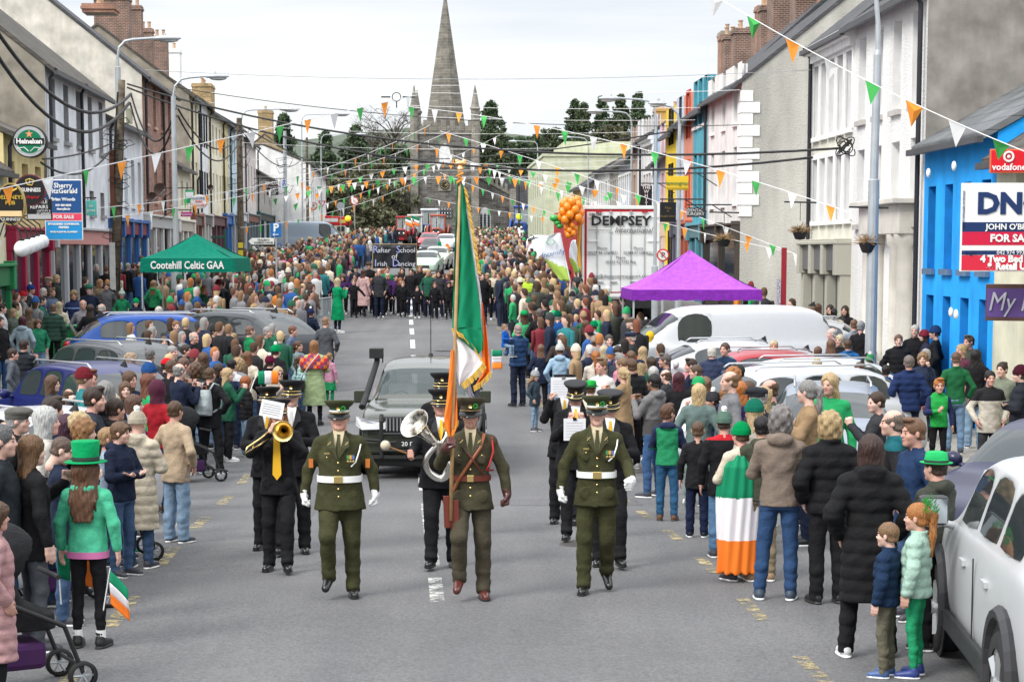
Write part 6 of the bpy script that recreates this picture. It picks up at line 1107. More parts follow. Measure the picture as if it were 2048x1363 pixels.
for nm, lb, x, y, Y, k_ in [('no_parking_sign', 'round red edged no parking sign half hidden behind the trailer', 1326, 510, 60, 'np'), ('no_left_turn_sign', 'round red edged no left turn sign near the church', 709, 402, 170, 'nl'), ('yield_sign', 'white triangular yield sign pointing down', 644, 408, 172, 'y'), ('no_parking_sign', 'small round no parking sign left of the yield sign', 627, 412, 170, 'np'), ('round_sign_back', 'grey back of a round sign behind the beacon pole', 681, 412, 178, 'b')]:
    c = P(x, y, Y); z0 = gz(Y); t = thing(nm, lb, 'sign', c); r_ = 8*Y/F if Y > 100 else 12.5*Y/F; m = MB()
    if k_ == 'y': m.poly([(-r_,0,r_*.8),(0,0,-r_*.9),(r_,0,r_*.8)], .04); part('border', m, flat('sign_red', (.55,.02,.03)), t); m = MB(); m.poly([(-r_*.6,-.01,r_*.58),(0,-.01,-r_*.5),(r_*.6,-.01,r_*.58)], .008); part('face', m, WHITE, t)
    else:
        m.lathe([(0,0),(r_,0),(r_,.04),(0,.04)], 24, (0,0,0), 0, 'y'); part('border', m, flat('sign_red', (.55,.02,.03)) if k_ != 'b' else GALV, t)
        if k_ != 'b':
            m = MB(); m.lathe([(0,-.012),(r_*.78,-.012),(r_*.78,0)], 24, (0,0,0), 0, 'y'); part('face', m, flat('p676763', (.68,.68,.64)), t); 
            if k_ == 'np': text('P', r_*1.2, ink, t, (0, -.02, 0))
            m = MB(); m.M = Matrix.Rotation(R(45), 4, 'Y'); m.box((-r_*.8, -.03, -r_*.07), (r_*.8, -.02, r_*.07)); part('slash', m, flat('sign_red', (.55,.02,.03)), t)
    m = MB(); m.tube([(0,.07,-(c.z-z0)), (0,.07,r_)], .04, 8); part('post', m, GALV, t)
for x, y, Y, yt, lb in ((696, 437, 160, 312, 'yellow crossing beacon on a black and white pole by the ice cream van'), (1038, 433, 160, 318, 'yellow crossing beacon on a tall black pole on the right')):
    c = P(x, y, Y); z0 = gz(Y); t = thing('crossing_beacon', lb, 'beacon', (c.x, Y, z0), 0, 'crossing beacons'); m = MB(); m.tube([(0,.12,0), (0,.12,zat(yt, Y)-z0)], .07, 8); part('pole', m, IRON, t); m = MB(); m.ball((0,-.1,c.z-z0), .24, 14); part('globe', m, mat('beacon_yellow', (.85,.75,.03), .35, 'flat', emit=.25), t, True); m = MB(); m.tube([(0,.12,zat(455, Y)-z0), (0,.12,zat(465, Y)-z0)], .1, 8); m.box((-.4, .0, zat(485, Y)-z0), (.4, .1, zat(460, Y)-z0)) if x > 1000 else None; part('white_band', m, WHITE, t)
c = G(1563, 700); t = thing('red_post', 'tall dark red post with striped panel before the roughcast gable', 'post', P(1567, 640, 50)*1); t.location.z = .1+gz(50); m = MB(); m.box((-.06, 0, 0), (.06, .12, zat(489, 50)-.2)); part('post', m, flat('post_red', (.28,.02,.03)), t); m = MB(); m.box((-.17, 0, 1.2), (-.08, .08, zat(552, 50)-.2)); part('striped_panel', m, mat('price_panel', (.45,.42,.5), .6, var=.5, scale=8), t)
# right edge signs
t, w, h_ = panel('phone_shop_sign', 'red phone shop sign with white speech mark emblem at the right edge', 'sign', 1981, 2075, 298, 346, 33, [(0, 1, (.6,.12,.05)), (.06, .94, (.62,.01,.02))]); text('vodafone', .15, WHITE, t, (-.08, -.012, -.1), bold=.003); m = MB(); m.tube([(math.cos(a_)*.075-.09, -.015, math.sin(a_)*.075+.07) for a_ in np.linspace(0, 2*PI, 17)], .018, 6); m.ball((-.09,-.015,.07), .03, 8); part('emblem', m, WHITE, t)
t, w, h_ = panel('for_sale_board', 'large white for sale board with navy and red bands at the right edge', 'sign', 1924, 2125, 366, 543, 31, [(0, 1, (.78,.78,.79)), (.44, .55, (.01,.03,.11)), (.55, .70, (.55,.01,.05)), (.76, .81, (.01,.03,.11)), (.815, .985, (.60,.02,.05))])
nv = flat('dng_navy', (.01,.03,.11)); text('DNG', .44, nv, t, (-.03, -.012, h_*.26), bold=.02, sx=1.05); text("JOHN O'BRIEN", .125, WHITE, t, (.0, -.016, h_*.005), bold=.003); text('FOR SALE', .16, WHITE, t, (.0, -.016, -h_*.125), bold=.006); text('042 974 9933', .085, WHITE, t, (.0, -.016, -h_*.285)); text('dng.ie', .08, nv, t, (-w*.4, -.012, -h_*.29)); text('4 Two Bed Apts\n& Retail Unit', .145, WHITE, t, (.0, -.016, -h_*.40), bold=.008, lsp=.8); text('DOUGLAS NEWMAN GOOD', .045, nv, t, (-w*.48, -.012, h_*.2), (PI/2, PI/2, 0))
t, w, h_ = panel('shop_fascia_sign', 'purple shop fascia with large silver script lettering at the right edge', 'sign', 1972, 2140, 568, 642, 31.5, [(0, 1, (.10,.05,.04)), (.12, .9, (.11,.06,.22))], yaw=-.45); text('My Nin', .42, mat('silver_script', (.55,.55,.6), .3, metal=.6), t, (-.12, -.03, 0), shear=.25, sx=.8)
for i, (x, y, Y) in enumerate(((1857, 346, 40), (1908, 332, 38), (1902, 624, 38), (1912, 628, 37.5))): m = MB(); c = P(x, y, Y); m.ball((0,0,0), .08, 10, 0, (.6,1,1.2)); o = part('wall_light', m, WHITE, None, True, loc=c); tag(o, ('upper left', 'upper right', 'lower left', 'lower right')[i]+' white oval light on the bright blue wall', 'wall light', 'oval lights on the blue wall')
# pub globes, hanging baskets, planters, columns
for i, x in enumerate((44, 56, 66, 75, 84)): Y = 42+i*1.6; c = P(x, 497-i*3.6, Y); t = thing('globe_lamp', ('nearest', 'second', 'third', 'fourth', 'farthest')[i]+' white globe lamp over the green pub front', 'globe lamp', c, 0, 'globe lamps on the pub'); m = MB(); m.ball((0,0,0), .17, 16); part('globe', m, mat('opal_globe', (.8,.8,.8), .25), t, True); m = MB(); m.tube([(0,0,.17), (-.05,0,.4), (-.35,0,.62), (-.75,0,.5), (-.9,0,.1)], .018, 6); m.lathe([(.06,.15),(.06,.2),(0,.21)], 8); part('bracket', m, IRON, t)
rg = np.random.RandomState(5)
for x, y, Y, lb in ((1600, 462, 50, 'dry hanging basket with black planter on the gable corner'), (1736, 485, 41, 'dry hanging basket on the grey lamp column'), (1448, 478, 54, 'dry hanging basket above the black shopfront')):
    c = P(x, y, Y); t = thing('hanging_basket', lb, 'hanging basket', c, 0, 'hanging baskets'); m = MB()
    for i in range(170): d = Vector(rg.normal(size=3)); d.normalize(); d.z = abs(d.z)*.8-.15; m.tube([d*.05, d*rg.uniform(.18, .38)], .005, 3)
    part('dry_stems', m, mat('dry_straw', (.33,.22,.11), .9), t); m = MB(); m.lathe([(.0,-.22),(.12,-.2),(.2,0),(.17,0)], 12); part('planter', m, BLACK, t); m = MB(); m.tube([(0,0,.7), (0,0,.25)], .01, 4); m.tube([(-.4,0,.72), (.4,0,.7)], .02, 6); part('bracket', m, IRON, t)
t = thing('stone_doorway', 'pale stone doorway with round columns and flat canopy on the pebble dashed building', 'doorway', (faceX(1, 43.6), 43.6, .1), PI/2+.039); ST = mat('pale_limestone', (.62,.59,.53), .8, 'render'); t.scale = (1, 1, 1)
for u in (.2, .9, 3.0, 3.7): m = MB(); m.lathe([(.26,0),(.26,.2),(.2,.25),(.19,3.05),(.26,3.15),(.27,3.35)], 16, (u, .12, 0)); part('column', m, ST, t, True)
m = MB(); m.box((-.1, -.05, 3.35), (4.0, .36, 4.0)); m.box((-.25, -.1, 4.0), (4.15, .55, 4.12)); part('canopy', m, ST, t, bevel=.02)
c = P(1690, 293, 47); t = thing('cable_coil', 'tangled coil of black cable on the cream wall', 'cable', c); m = MB(); rn = random.Random(1)
for i in range(7): ph = rn.uniform(0, 6); r_ = rn.uniform(.12, .24); m.tube([(math.cos(a_+ph)*r_, -.1+.03*i, math.sin(a_)*r_) for a_ in np.linspace(0, 6, 16)], .014, 5)
part('coil', m, WIRE, t)
# crowd barrier, litter bin, planters
for i, (x, yb) in enumerate(((632, 640), (650, 668))):
    p = G(x, yb); t = thing('crowd_barrier', ('far', 'near')[i]+' grey metal crowd barrier before the left crowd', 'barrier', p, R(84), 'crowd barriers'); m = MB(); m.tube([(-1.1,0,.15), (-1.1,0,1.1), (1.1,0,1.1), (1.1,0,.15), (-1.1,0,.15)], .02, 6); part('frame', m, GALV, t); m = MB()
    for k_ in range(14): xx = -1+k_*.154; m.tube([(xx,0,.15), (xx,0,1.1)], .009, 4)
    part('bars', m, GALV, t); m = MB(); [m.tube([(xx,-.3,.02), (xx,.3,.02)], .02, 5) for xx in (-.8, .8)]; part('feet', m, GALV, t)
p = G(165, 640); t = thing('flower_stand', 'black tiered stand of potted plants outside the shops', 'plant stand', (p.x, 52, .12)); 
for z in (.4, .8, 1.2, 1.55): m = MB(); m.box((-.6, -.2, z), (.6, .2, z+.03)); part('shelf', m, IRON, t)
for i in range(22): m = MB(); c = Vector((random.uniform(-.55,.55), random.uniform(-.15,.15), random.choice((.43,.83,1.23,1.58)))); m.lathe([(.05,0),(.07,.12)], 8, c); [m.ball(c+Vector((random.uniform(-.07,.07), random.uniform(-.05,.05), random.uniform(.13,.25))), .04, 6, 1 if random.random() > .3 else 2) for _ in range(5)]; part('potted_plant', m, [flat('pot_black', (.02,.02,.02)), flat('plant_green', (.03,.09,.02)), flat('petal_yellow', (.6,.5,.1))], t)
p = P(125, 600, 50); t = thing('litter_bin', 'green plastic wheelie bin by the red shopfront', 'bin', (p.x, 50, .12)); m = MB(); m.poly([(-.28,0,.1),(.28,0,.1),(.33,0,1.05),(-.33,0,1.05)], .6); part('body', m, flat('bin_green', (.02,.2,.06)), t, bevel=.03); m = MB(); m.box((-.36,-.05,1.05), (.36,.68,1.12)); part('lid', m, flat('bin_green', (.02,.2,.06)), t, bevel=.03)
# ---------------------------------------------------------------- people
OLV = (.050,.050,.022); NV = (.012,.018,.04); BK = (.012,.012,.014); CH = (.035,.036,.04); GN = (.01,.20,.07); RD = (.30,.012,.02); CRM = (.58,.51,.40); GR = (.22,.22,.23); WH = (.66,.66,.65); OL = (.055,.06,.045); BG_ = (.42,.32,.22); BL = (.015,.08,.36); DNM = (.05,.09,.17); LDN = (.20,.29,.40); MNT = (.08,.48,.28)
HB, HD_, HBL, HGR, HRD, HBK, HW = (.10,.055,.03), (.045,.028,.02), (.50,.36,.20), (.33,.32,.31), (.33,.12,.04), (.015,.012,.012), (.62,.58,.52)
ARM['sold'] = ((.285,.03,1.16),(.32,.0,.94),(.05,-.1,-1),.9); ARM['sw'] = ((.27,-.02,1.17),(.30,-.24,1.04),(-.1,-.9,-.3),1); ARM['pole'] = ((.27,-.06,1.20),(.21,-.26,1.36),(-.3,-.5,.8),1)
TC = mat('tunic_olive', OLV, .9, bump=.3); WB = flat('belt_white', (.78,.78,.76), .5)
def sell(rx, ry, z, cy=0, n=36, pw=2.4): return [(rx*math.copysign(abs(math.cos(a))**(2/pw), math.cos(a)), cy+ry*math.copysign(abs(math.sin(a))**(2/pw), math.sin(a)), z) for a in [2*PI*i/n for i in range(n)]]
def band(rx, ry, z, h_, cy=0, th=.006, mi=0, tilt=0):
    m = MB(); n = 36; a = sell(rx, ry, z-h_/2, cy); b = sell(rx, ry, z+h_/2, cy); c = sell(rx+th, ry+th, z-h_/2, cy); d = sell(rx+th, ry+th, z+h_/2, cy); m.add(a+b+c+d, [(2*n+i, 2*n+(i+1) % n, 3*n+(i+1) % n, 3*n+i) for i in range(n)]+[(n+i, 3*n+i, 3*n+(i+1) % n, n+(i+1) % n) for i in range(n)]+[(i, (i+1) % n, 2*n+(i+1) % n, 2*n+i) for i in range(n)], mi); return m
def gloves(t, arm, col, m_=None, only=None):
    for s in (1, -1):
        if only is not None and s != only: continue
        el, wr, hd, cu = ARM[arm[0 if s > 0 else 1]]; w = Vector(m3(wr, s)); f = Fld((w.x-.16, w.y-.16, w.z-.18), (w.x+.16, w.y+.16, w.z+.18), .006); e_ = Vector(m3(el, s)); f.cone(w+(e_-w)*.12, w, .038, .034, .01); hand(f, w, m3(hd, s), s, cu, 1.04); f.F -= .004
        ob('glove', f.mesh('glove', [m_ or CLOTH]), t, color=col)
def insignia(t, fat, tie=(.05,.05,.02), shirt=(.50,.42,.28), lap=TC, buttons=True, medals=True):
    b = .03*fat*1.3; y = -.135-b
    m = MB(); m.add([(-.05,-.072,1.515),(.05,-.072,1.515),(.052,-.105,1.46),(.034,y+.016,1.38),(0,y-.004,1.275),(-.034,y+.016,1.38),(-.052,-.105,1.46)], [(0,6,5,4,3,2,1)]); part('shirt', m, flat('shirt%02d' % int(shirt[0]*99), shirt, .8), t)
    m = MB(); m.add([(-.016,-.102,1.485),(.016,-.102,1.485),(.012,-.112,1.46),(.022,y+.008,1.37),(0,y-.010,1.27),(-.022,y+.008,1.37),(-.012,-.112,1.46)], [(0,6,5,4,3,2,1)]); part('tie', m, flat('tie%02d%02d' % (int(tie[0]*99), int(tie[1]*99)), tie, .8), t)
    for s in (-1, 1): m = MB(); pts = [(s*.052,-.085,1.50),(s*.092,-.098,1.44),(s*.100,y+.012,1.38),(s*.072,y+.006,1.365),(s*.002,y-.008,1.262),(s*.03,y+.008,1.38)]; m.poly(pts, .008, (0,-1,0)); part('lapel', m, lap, t)
    if buttons:
        for z in (1.235, 1.165, 1.0, .93): m = MB(); m.ball((0, y-.004+(.012 if z < 1.1 else 0), z), .0095, 8, 0, (1,.5,1)); part('button', m, BRASS, t, True)
        for s in (-1, 1): m = MB(); m.ball((s*.10, y+.002, 1.285), .008, 8); part('button', m, BRASS, t, True); m = MB(); m.tube([(s*.078-.014, y+.004, 1.425), (s*.078+.014, y+.0, 1.395)], .003, 4); m.tube([(s*.078+.014, y+.004, 1.425), (s*.078-.014, y+.0, 1.395)], .003, 4); part('collar_badge', m, BRASS, t)
    if medals:
        m = MB()
        for i in range(3): m.box((.078+i*.024, y-.008, 1.27), (.098+i*.024, y, 1.305), i); m.lathe([(0,-.003),(.011,-.002),(.011,.003)], 10, (.088+i*.024, y-.004, 1.25), 3, 'y')
        part('medals', m, [flat('ribbon_green', (.05,.25,.08)), flat('ribbon_orange', (.6,.3,.05)), flat('ribbon_blue', (.1,.15,.35)), BRASS], t); m = MB(); m.box((-.125, y-.004, 1.315), (-.075, y, 1.328)); part('name_badge', m, BRASS, t)
OLC = flat('cap_olive', (.045,.05,.022), .9); OLD = flat('cap_band', (.02,.05,.03), .8)
def cord(t, pts, m_, r=.006, name='aiguillette'): m = MB(); m.tube(pts, r, 6); part(name, m, m_, t, True)
def at(x, yfeet): return G(x, yfeet)
s1 = person('older soldier in olive uniform with white belt and white gloves, left of the flag bearer', at(682, 1192), 0, 1.77, ('sold','sold'), ('stand','lift'), 'tunic', OLV, 'suit', OLV, 'buzz', HGR, None, shoe='polished', sc=(.01,.01,.01), skin=(.66,.36,.27), fat=1, hb=.009, group='marching soldiers')
peaked_cap(s1, headM(), OLC, OLD, WHITE, True); insignia(s1, 1); gloves(s1, ('sold','sold'), (.75,.75,.75))
part('belt', band(.200, .162, 1.085, .058, -.006), WB, s1); m = MB(); m.box((-.04,-.182,1.052), (.04,-.168,1.118)); part('buckle', m, BRASS, s1, bevel=.005); cord(s1, [(.20,-.02,1.43), (.185,-.09,1.34), (.155,-.145,1.24), (.115,-.165,1.20)], WB, .007, 'lanyard')
for s in (-1, 1): m = MB(); m.box((s*.255-.02, -.055, 1.18), (s*.255+.02, -.045, 1.26)); part('arm_badge', m, flat('badge_orange', (.5,.15,.03)), s1)
pc = at(942, 1196)
s2 = person('bearded soldier with brown leather cross belt carrying the tall tricolour flag', pc, 0, 1.80, ('sold','pole'), ('stand','lift'), 'tunic', (.062,.055,.032), 'suit', (.070,.060,.040), 'buzz', HD_, None, shoe='polished', sc=(.09,.02,.015), skin=(.62,.36,.26), beard=1, hb=.009, group='marching soldiers')
peaked_cap(s2, headM(), flat('cap_brown_olive', (.06,.05,.03), .9), flat('cap_brown_olive', (.06,.05,.03), .9), None, True); insignia(s2, 0, lap=mat('tunic_brown_olive', (.062,.055,.032), .9, bump=.3), medals=False); LEA = flat('leather_brown', (.13,.03,.02), .3); LEL = flat('leather_tan', (.25,.08,.035), .35)
gloves(s2, ('sold','pole'), (.07,.02,.018), SHINY); part('belt', band(.174, .133, 1.085, .05, -.005), LEA, s2); m = MB(); m.box((-.03,-.146,1.055), (.03,-.133,1.115)); part('buckle', m, BRASS, s2, bevel=.004)
cord(s2, [(.12,-.06,1.47), (.09,-.125,1.36), (-.02,-.150,1.20), (-.10,-.135,1.08), (-.16,-.10,.95), (-.20,-.12,.80)], LEL, .016, 'cross_belt'); cord(s2, [(-.10,-.09,1.43), (.0,-.150,1.28), (.11,-.140,1.12)], LEA, .010, 'cross_belt'); cord(s2, [(.185,-.03,1.44), (.20,-.085,1.32), (.165,-.135,1.20), (.14,-.14,1.16), (.20,-.05,1.15)], flat('cord_red', (.35,.02,.02), .7), .009)
m = MB(); m.M = Matrix.Translation((-.195,-.18,.66)) @ Matrix.Rotation(-.03, 4, 'Y'); m.lathe([(.018,0),(.034,.0),(.036,.28),(.03,.28)], 14); m.box((.02,-.012,-.02), (.10,.012,.24)); part('flag_bucket', m, LEA, s2, bevel=.004)
# the flag: pole, eagle-claw finial, draped cloth
fl = thing('flag', 'tall green white and orange tricolour with gold fringe on a light wooden pole', 'flag', (pc.x, pc.y, 0)); Yf = pc.y-.20; kx = Yf/F
def FP(x, y, dy=0): q = P(x, y, Yf); return Vector((q.x-pc.x, -.20+dy, q.z))
m = MB(); m.tube([FP(901, 1040), FP(907, 800), FP(914, 560), FP(920, 350)], [.017,.017,.016,.014], 10); part('pole', m, mat('pale_ash_wood', (.45,.28,.13), .5, scale=4), fl, True)
m = MB(); m.tube([FP(919,372), FP(920,345), FP(920.5,330)], [.014,.022,.03], 10); m.ball(FP(920.5,338), .03, 10, 0, (1,1,.6)); m.ball(FP(921,327), .045, 12, 0, (1.25,.8,.6)); m.ball(FP(914,323), .022, 8); m.ball(FP(928,323), .022, 8); part('finial', m, GOLD, fl, True)
m = MB(); m.tube([FP(914, 366, -.02), FP(926, 358, -.03), FP(914, 352, -.02), FP(927, 346, -.02)], .010, 6); part('cord', m, flat('cord_orange', (.7,.3,.03)), fl)
def sheet(mb, rows, mi, dy=0, amp=.03, frq=9, n=26, k_=14, ph=0):
    ys = [r[0] for r in rows]; vs = []
    for i in range(n+1):
        y = ys[0]+(ys[-1]-ys[0])*i/n; xl = np.interp(y, ys, [r[1] for r in rows]); xr = np.interp(y, ys, [r[2] for r in rows])
        for j in range(k_+1): f = j/k_; vs.append(FP(xl+(xr-xl)*f, y+1.5*math.sin(f*8+y*.05), dy+amp*math.sin(f*frq+y*.012+ph)*min(1, .3+i/n*2)+.008*math.sin(y*.11+f*17)))
    mb.add(vs, [(i*(k_+1)+j, (i+1)*(k_+1)+j, (i+1)*(k_+1)+j+1, i*(k_+1)+j+1) for i in range(n) for j in range(k_)], mi)
m = MB(); sheet(m, [(368,914,927),(450,911,937),(550,907,951),(620,905,960),(655,904,963)], 0); sheet(m, [(655,904,963),(675,918,966),(700,944,964),(706,956,960)], 0, ph=.0); sheet(m, [(372,926,928),(450,937,943),(550,951,957),(612,959,965),(660,962,966),(700,963,965)], 1, .02, .012); sheet(m, [(606,962,966),(650,964,972),(700,963,977),(744,966,981),(768,951,960)], 2, .03, .03)
sheet(m, [(658,905,908),(680,907,925),(707,909,958),(724,910,966),(745,913,948),(768,918,924)], 1, .015, .03, 7); sheet(m, [(700,902,909),(750,898,912),(800,893,914),(840,888,915),(858,892,912),(870,900,905)], 2, -.02, .035, 6)
o = part('cloth', m, [flat('flag_green', (.0,.20,.09), .75), flat('flag_white', (.78,.74,.76), .75), flat('flag_orange', (.88,.20,.02), .75)], fl, True)
def fringe(pts, L_, dx=.3):
    m = MB()
    for (x0, y0), (x1, y1) in zip(pts, pts[1:]):
        n = max(2, int(math.hypot(x1-x0, y1-y0)/2.2))
        for i in range(n): f = i/n; a = FP(x0+(x1-x0)*f, y0+(y1-y0)*f, -.01+.01*math.sin(i)); m.tube([a, a+Vector((L_*dx+random.uniform(-.008,.008), 0, -L_))], .006, 3)
    part('fringe', m, flat('fringe_gold', (.62,.38,.06), .6), fl)
fringe([(928,375),(941,450),(956,545)], .026, .9); fringe([(904,656),(925,668),(944,688),(957,708),(966,725),(945,748),(921,768)], .05, .5); fringe([(981,742),(962,762),(945,772)], .05, .1); fringe([(887,842),(900,870),(917,838)], .04, 0)
s3 = person('young soldier in olive uniform with white belt swinging a white gloved fist', at(1192, 1186), 0, 1.80, ('sw','sold'), ('backw','stand'), 'tunic', OLV, 'suit', OLV, 'buzz', HD_, None, shoe='polished', sc=(.01,.01,.01), skin=(.68,.42,.33), hb=.009, group='marching soldiers')
peaked_cap(s3, headM(), OLC, OLD, WHITE, True); insignia(s3, 0); gloves(s3, ('sw','sold'), (.75,.75,.75)); part('belt', band(.174, .133, 1.085, .055, -.005), WB, s3); m = MB(); m.box((-.04,-.148,1.052), (.04,-.133,1.118)); part('buckle', m, BRASS, s3, bevel=.005); cord(s3, [(.19,-.02,1.43), (.175,-.09,1.34), (.145,-.128,1.25), (.10,-.14,1.21)], WB, .007, 'lanyard')
# ---- the band
BKM = flat('band_cap_black', (.012,.012,.014), .7); YT = (.75,.42,.02)
def bandsman(label, x, yf, arm, leg=('stand','fwd'), tie=(.6,.35,.02), hair='short', hc=HB, h=1.74, rz=0, tilt=0, fat=0, cap=True, turn=0, long=False):
    t = person(label, at(x, yf), rz, h, arm, leg, 'tunic', BK, 'suit', BK, hair, hc, None, shoe='polished', sc=(.01,.01,.01), tilt=tilt, fat=fat, turn=turn, hb=.010, group='marching band', topname='black_suit_jacket')
    insignia(t, fat, tie, (.7,.7,.7), BKM, False, False)
    if cap: peaked_cap(t, headM(turn, tilt), BKM, BKM, None, False, True)
    return t
b1 = bandsman('trombone player in black suit with long bright yellow tie, face behind her music sheet', 560, 1140, ('tromb','tromb'), ('fwd','stand'), YT, 'long', HRD, 1.68)
m = MB(); m.poly([(-.03,-.15,1.40),(.03,-.15,1.40),(.045,-.16,1.02),(0,-.16,.96),(-.045,-.16,1.02)], .006, (0,-1,0)); part('tie', m, flat('tie_yellow', YT, .5), b1)
t = thing('trombone', 'shiny brass trombone with its bell facing forward', 'trombone', b1.location.copy()); z = 1.42; m = MB()
m.lathe([(.008,.40),(.010,.20),(.018,.08),(.035,.02),(.062,-.03),(.098,-.07),(.102,-.072),(.095,-.060),(.058,-.018),(.030,.03)], 28, (.10,-.42,z), 0, 'y'); part('bell', m, BRASS, t, True)
m = MB(); m.tube([(.10,-.02,z), (.06,.02,z), (.0,-.02,z), (-.04,-.14,z), (-.10,-.50,z-.06), (-.22,-.66,z-.14), (-.24,-.66,z-.20), (-.12,-.48,z-.13), (-.03,-.16,z-.06)], .0085, 8); m.tube([(-.16,-.56,z-.09), (-.18,-.56,z-.15)], .007, 6); part('slide', m, BRASS, t, True)
sh = thing('music_sheet', 'white music sheet clipped above the trombone', 'music sheet', b1.location+Vector((-.02,-.36,1.60)), .15); sh.rotation_euler = (R(-10), R(12), .1); m = MB(); m.box((-.11,0,-.06), (.11,.003,.10)); part('paper', m, flat('paper_white', (.7,.7,.72), .4), sh); m = MB(); [m.box((-.09,-.002,-.03+.022*i), (.08+.01*(i % 2),0,-.026+.022*i)) for i in range(5)]; part('notes', m, gry, sh)
b2 = bandsman('clean shaven bandsman in black suit and peaked cap behind the trombone player', 588, 1105, ('clap','clap'), ('stand','fwd'), (.5,.5,.5), h=1.80)
b3 = bandsman('bandsman half hidden on the far left of the band', 540, 1098, ('clap','clap'), ('fwd','stand'), h=1.72)
b4 = bandsman('bass drummer in black suit and peaked cap holding out a mallet behind the flag', 884, 1132, ('carry','drum'), ('stand','fwd'), YT, 'short', HW, 1.76, fat=1)
t = thing('drum_mallet', 'felt headed drum mallet held out in front of the army vehicle', 'mallet', b4.location+Vector((0,0,0))); m = MB(); m.tube([(-.30,-.34,1.16), (-.50,-.42,1.24)], .010, 6); part('handle', m, mat('mallet_wood', (.3,.15,.06), .5), t); m = MB(); m.ball((-.53,-.43,1.255), .05, 12); part('head', m, flat('felt_cream', (.55,.48,.36), .95), t, True)
t = thing('euphonium', 'silver euphonium with wide bell tipped towards the left', 'euphonium', b4.location+Vector((-.04,-.36,0))); m = MB(); m.M = Matrix.Translation((-.04,0,1.30)) @ Matrix.Rotation(R(-42), 4, 'Y') @ Matrix.Rotation(R(38), 4, 'X'); m.lathe([(.035,-.18),(.045,0),(.065,.12),(.10,.20),(.155,.25),(.16,.252),(.15,.245),(.095,.185),(.05,.05)], 30, (0,0,.06)); part('bell', m, SILVER, t, True)
m = MB(); m.M = None; ctl = [Vector(q) for q in [(.04,0,1.16), (.12,.02,1.02), (.05,.03,.92), (-.06,.02,.98), (-.10,.0,1.10), (-.02,-.01,1.22), (.06,0,1.28), (.10,.05,1.36), (.06,.12,1.48)]]; cv = [ctl[0]]+ctl+[ctl[-1]]; pp = []
for i in range(len(ctl)-1):
    for k_ in range(6): f_ = k_/6; a_, b0, c0_, d0 = cv[i:i+4]; pp.append(.5*(2*b0+(c0_-a_)*f_+(2*a_-5*b0+4*c0_-d0)*f_*f_+(3*b0-a_-3*c0_+d0)*f_**3))
m.tube(pp, [.05-.038*i/len(pp) for i in range(len(pp))], 12)
for i in range(3): m.lathe([(.018,0),(.018,.16),(.022,.17),(.01,.2)], 10, (.02+.04*i, -.03, 1.10))
part('tubing', m, SILVER, t, True)
b5 = bandsman('bandsman whose cap shows above the bass drummer', 886, 1072, ('clap','clap'), h=1.83)
b6 = bandsman('piper in black suit looking down at a clipboard of music behind the young soldier', 1150, 1078, ('phone','phone'), ('stand','fwd'), YT, tilt=.35, hc=HGR, fat=1)
b7 = bandsman('bandsman raising a music sheet in front of his face behind the piper', 1128, 1046, ('raise','raise'), ('fwd','stand'), h=1.78)
b8 = bandsman('bandsman with greying beard looking down on the right of the band', 1218, 1130, ('clap','clap'), ('fwd','stand'), tilt=.3, hc=HRD)
for b_, dx, dy, dz, w_, lb in ((b7, -.02, -.34, 1.66, .15, 'white music sheet held up over the right side of the band'), (b6, -.02, -.40, 1.26, .12, 'grey clipboard with music held by the piper')):
    t = thing('music_sheet', lb, 'music sheet', b_.location+Vector((dx,dy,dz)), .05); m = MB(); m.box((-w_,0,-.12), (w_,.004,.12)); part('paper', m, MATS['paint_paper_white'], t); m = MB(); [m.box((-w_*.8,-.002,-.08+.03*i), (w_*.75,0,-.077+.03*i)) for i in range(6)]; part('notes', m, flat('note_grey', (.35,.35,.37)), t); m = MB(); m.box((-.02,-.01,.10), (.02,.01,.13)); part('clip', m, CHROME, t)
# ---- props for spectators
def backpack(label, pr, col, m_=None, big=1):
    t = thing('backpack', label, 'backpack', pr.location.copy(), pr.rotation_euler.z, None, pr.scale.x); f = Fld((-.22,.06,.85), (.22,.40,1.55), .012); f.loft([(.98,0,.21,.13,.085),(1.1,0,.225,.145,.10),(1.3,0,.215,.13,.085),(1.40,0,.19,.10,.06)], .02, pw=3); f.loft([(1.0,0,.30,.09,.035),(1.15,0,.31,.10,.045),(1.22,0,.29,.09,.03)], .02); ob('bag', f.mesh('bag', [CLOTH]), t, color=col)
    for s in (-1, 1): m = MB(); m.tube([(s*.09,.17,1.40), (s*.10,.06,1.50), (s*.11,-.08,1.46), (s*.13,-.14,1.30), (s*.16,-.05,1.10), (s*.13,.15,1.03)], .017, 6); o = part('strap', m, CLOTH, t, True, color=tuple(c*1.1 for c in col))
    m = MB(); m.tube([(-.04,.19,1.41), (-.03,.18,1.46), (.03,.18,1.46), (.04,.19,1.41)], .009, 6); part('handle', m, LEL, t); return t
def phone(label, pr, dz=1.46, dx=0, dy=-.36):
    a = pr.rotation_euler.z; v = Matrix.Rotation(a, 3, 'Z') @ Vector((dx, dy, dz))*pr.scale.x; t = thing('phone', label, 'phone', pr.location+v, a); m = MB(); m.box((-.038,-.005,-.075), (.038,.005,.075)); part('case', m, BLACK, t, bevel=.004); m = MB(); m.box((-.034,.0055,-.07), (.034,.007,.07)); part('screen', m, flat('phone_screen', (.12,.14,.16), .1), t)
TRI = [flat('flag_green', (.0,.20,.09), .75), flat('flag_white', (.78,.74,.76), .75), flat('flag_orange', (.88,.20,.02), .75)]
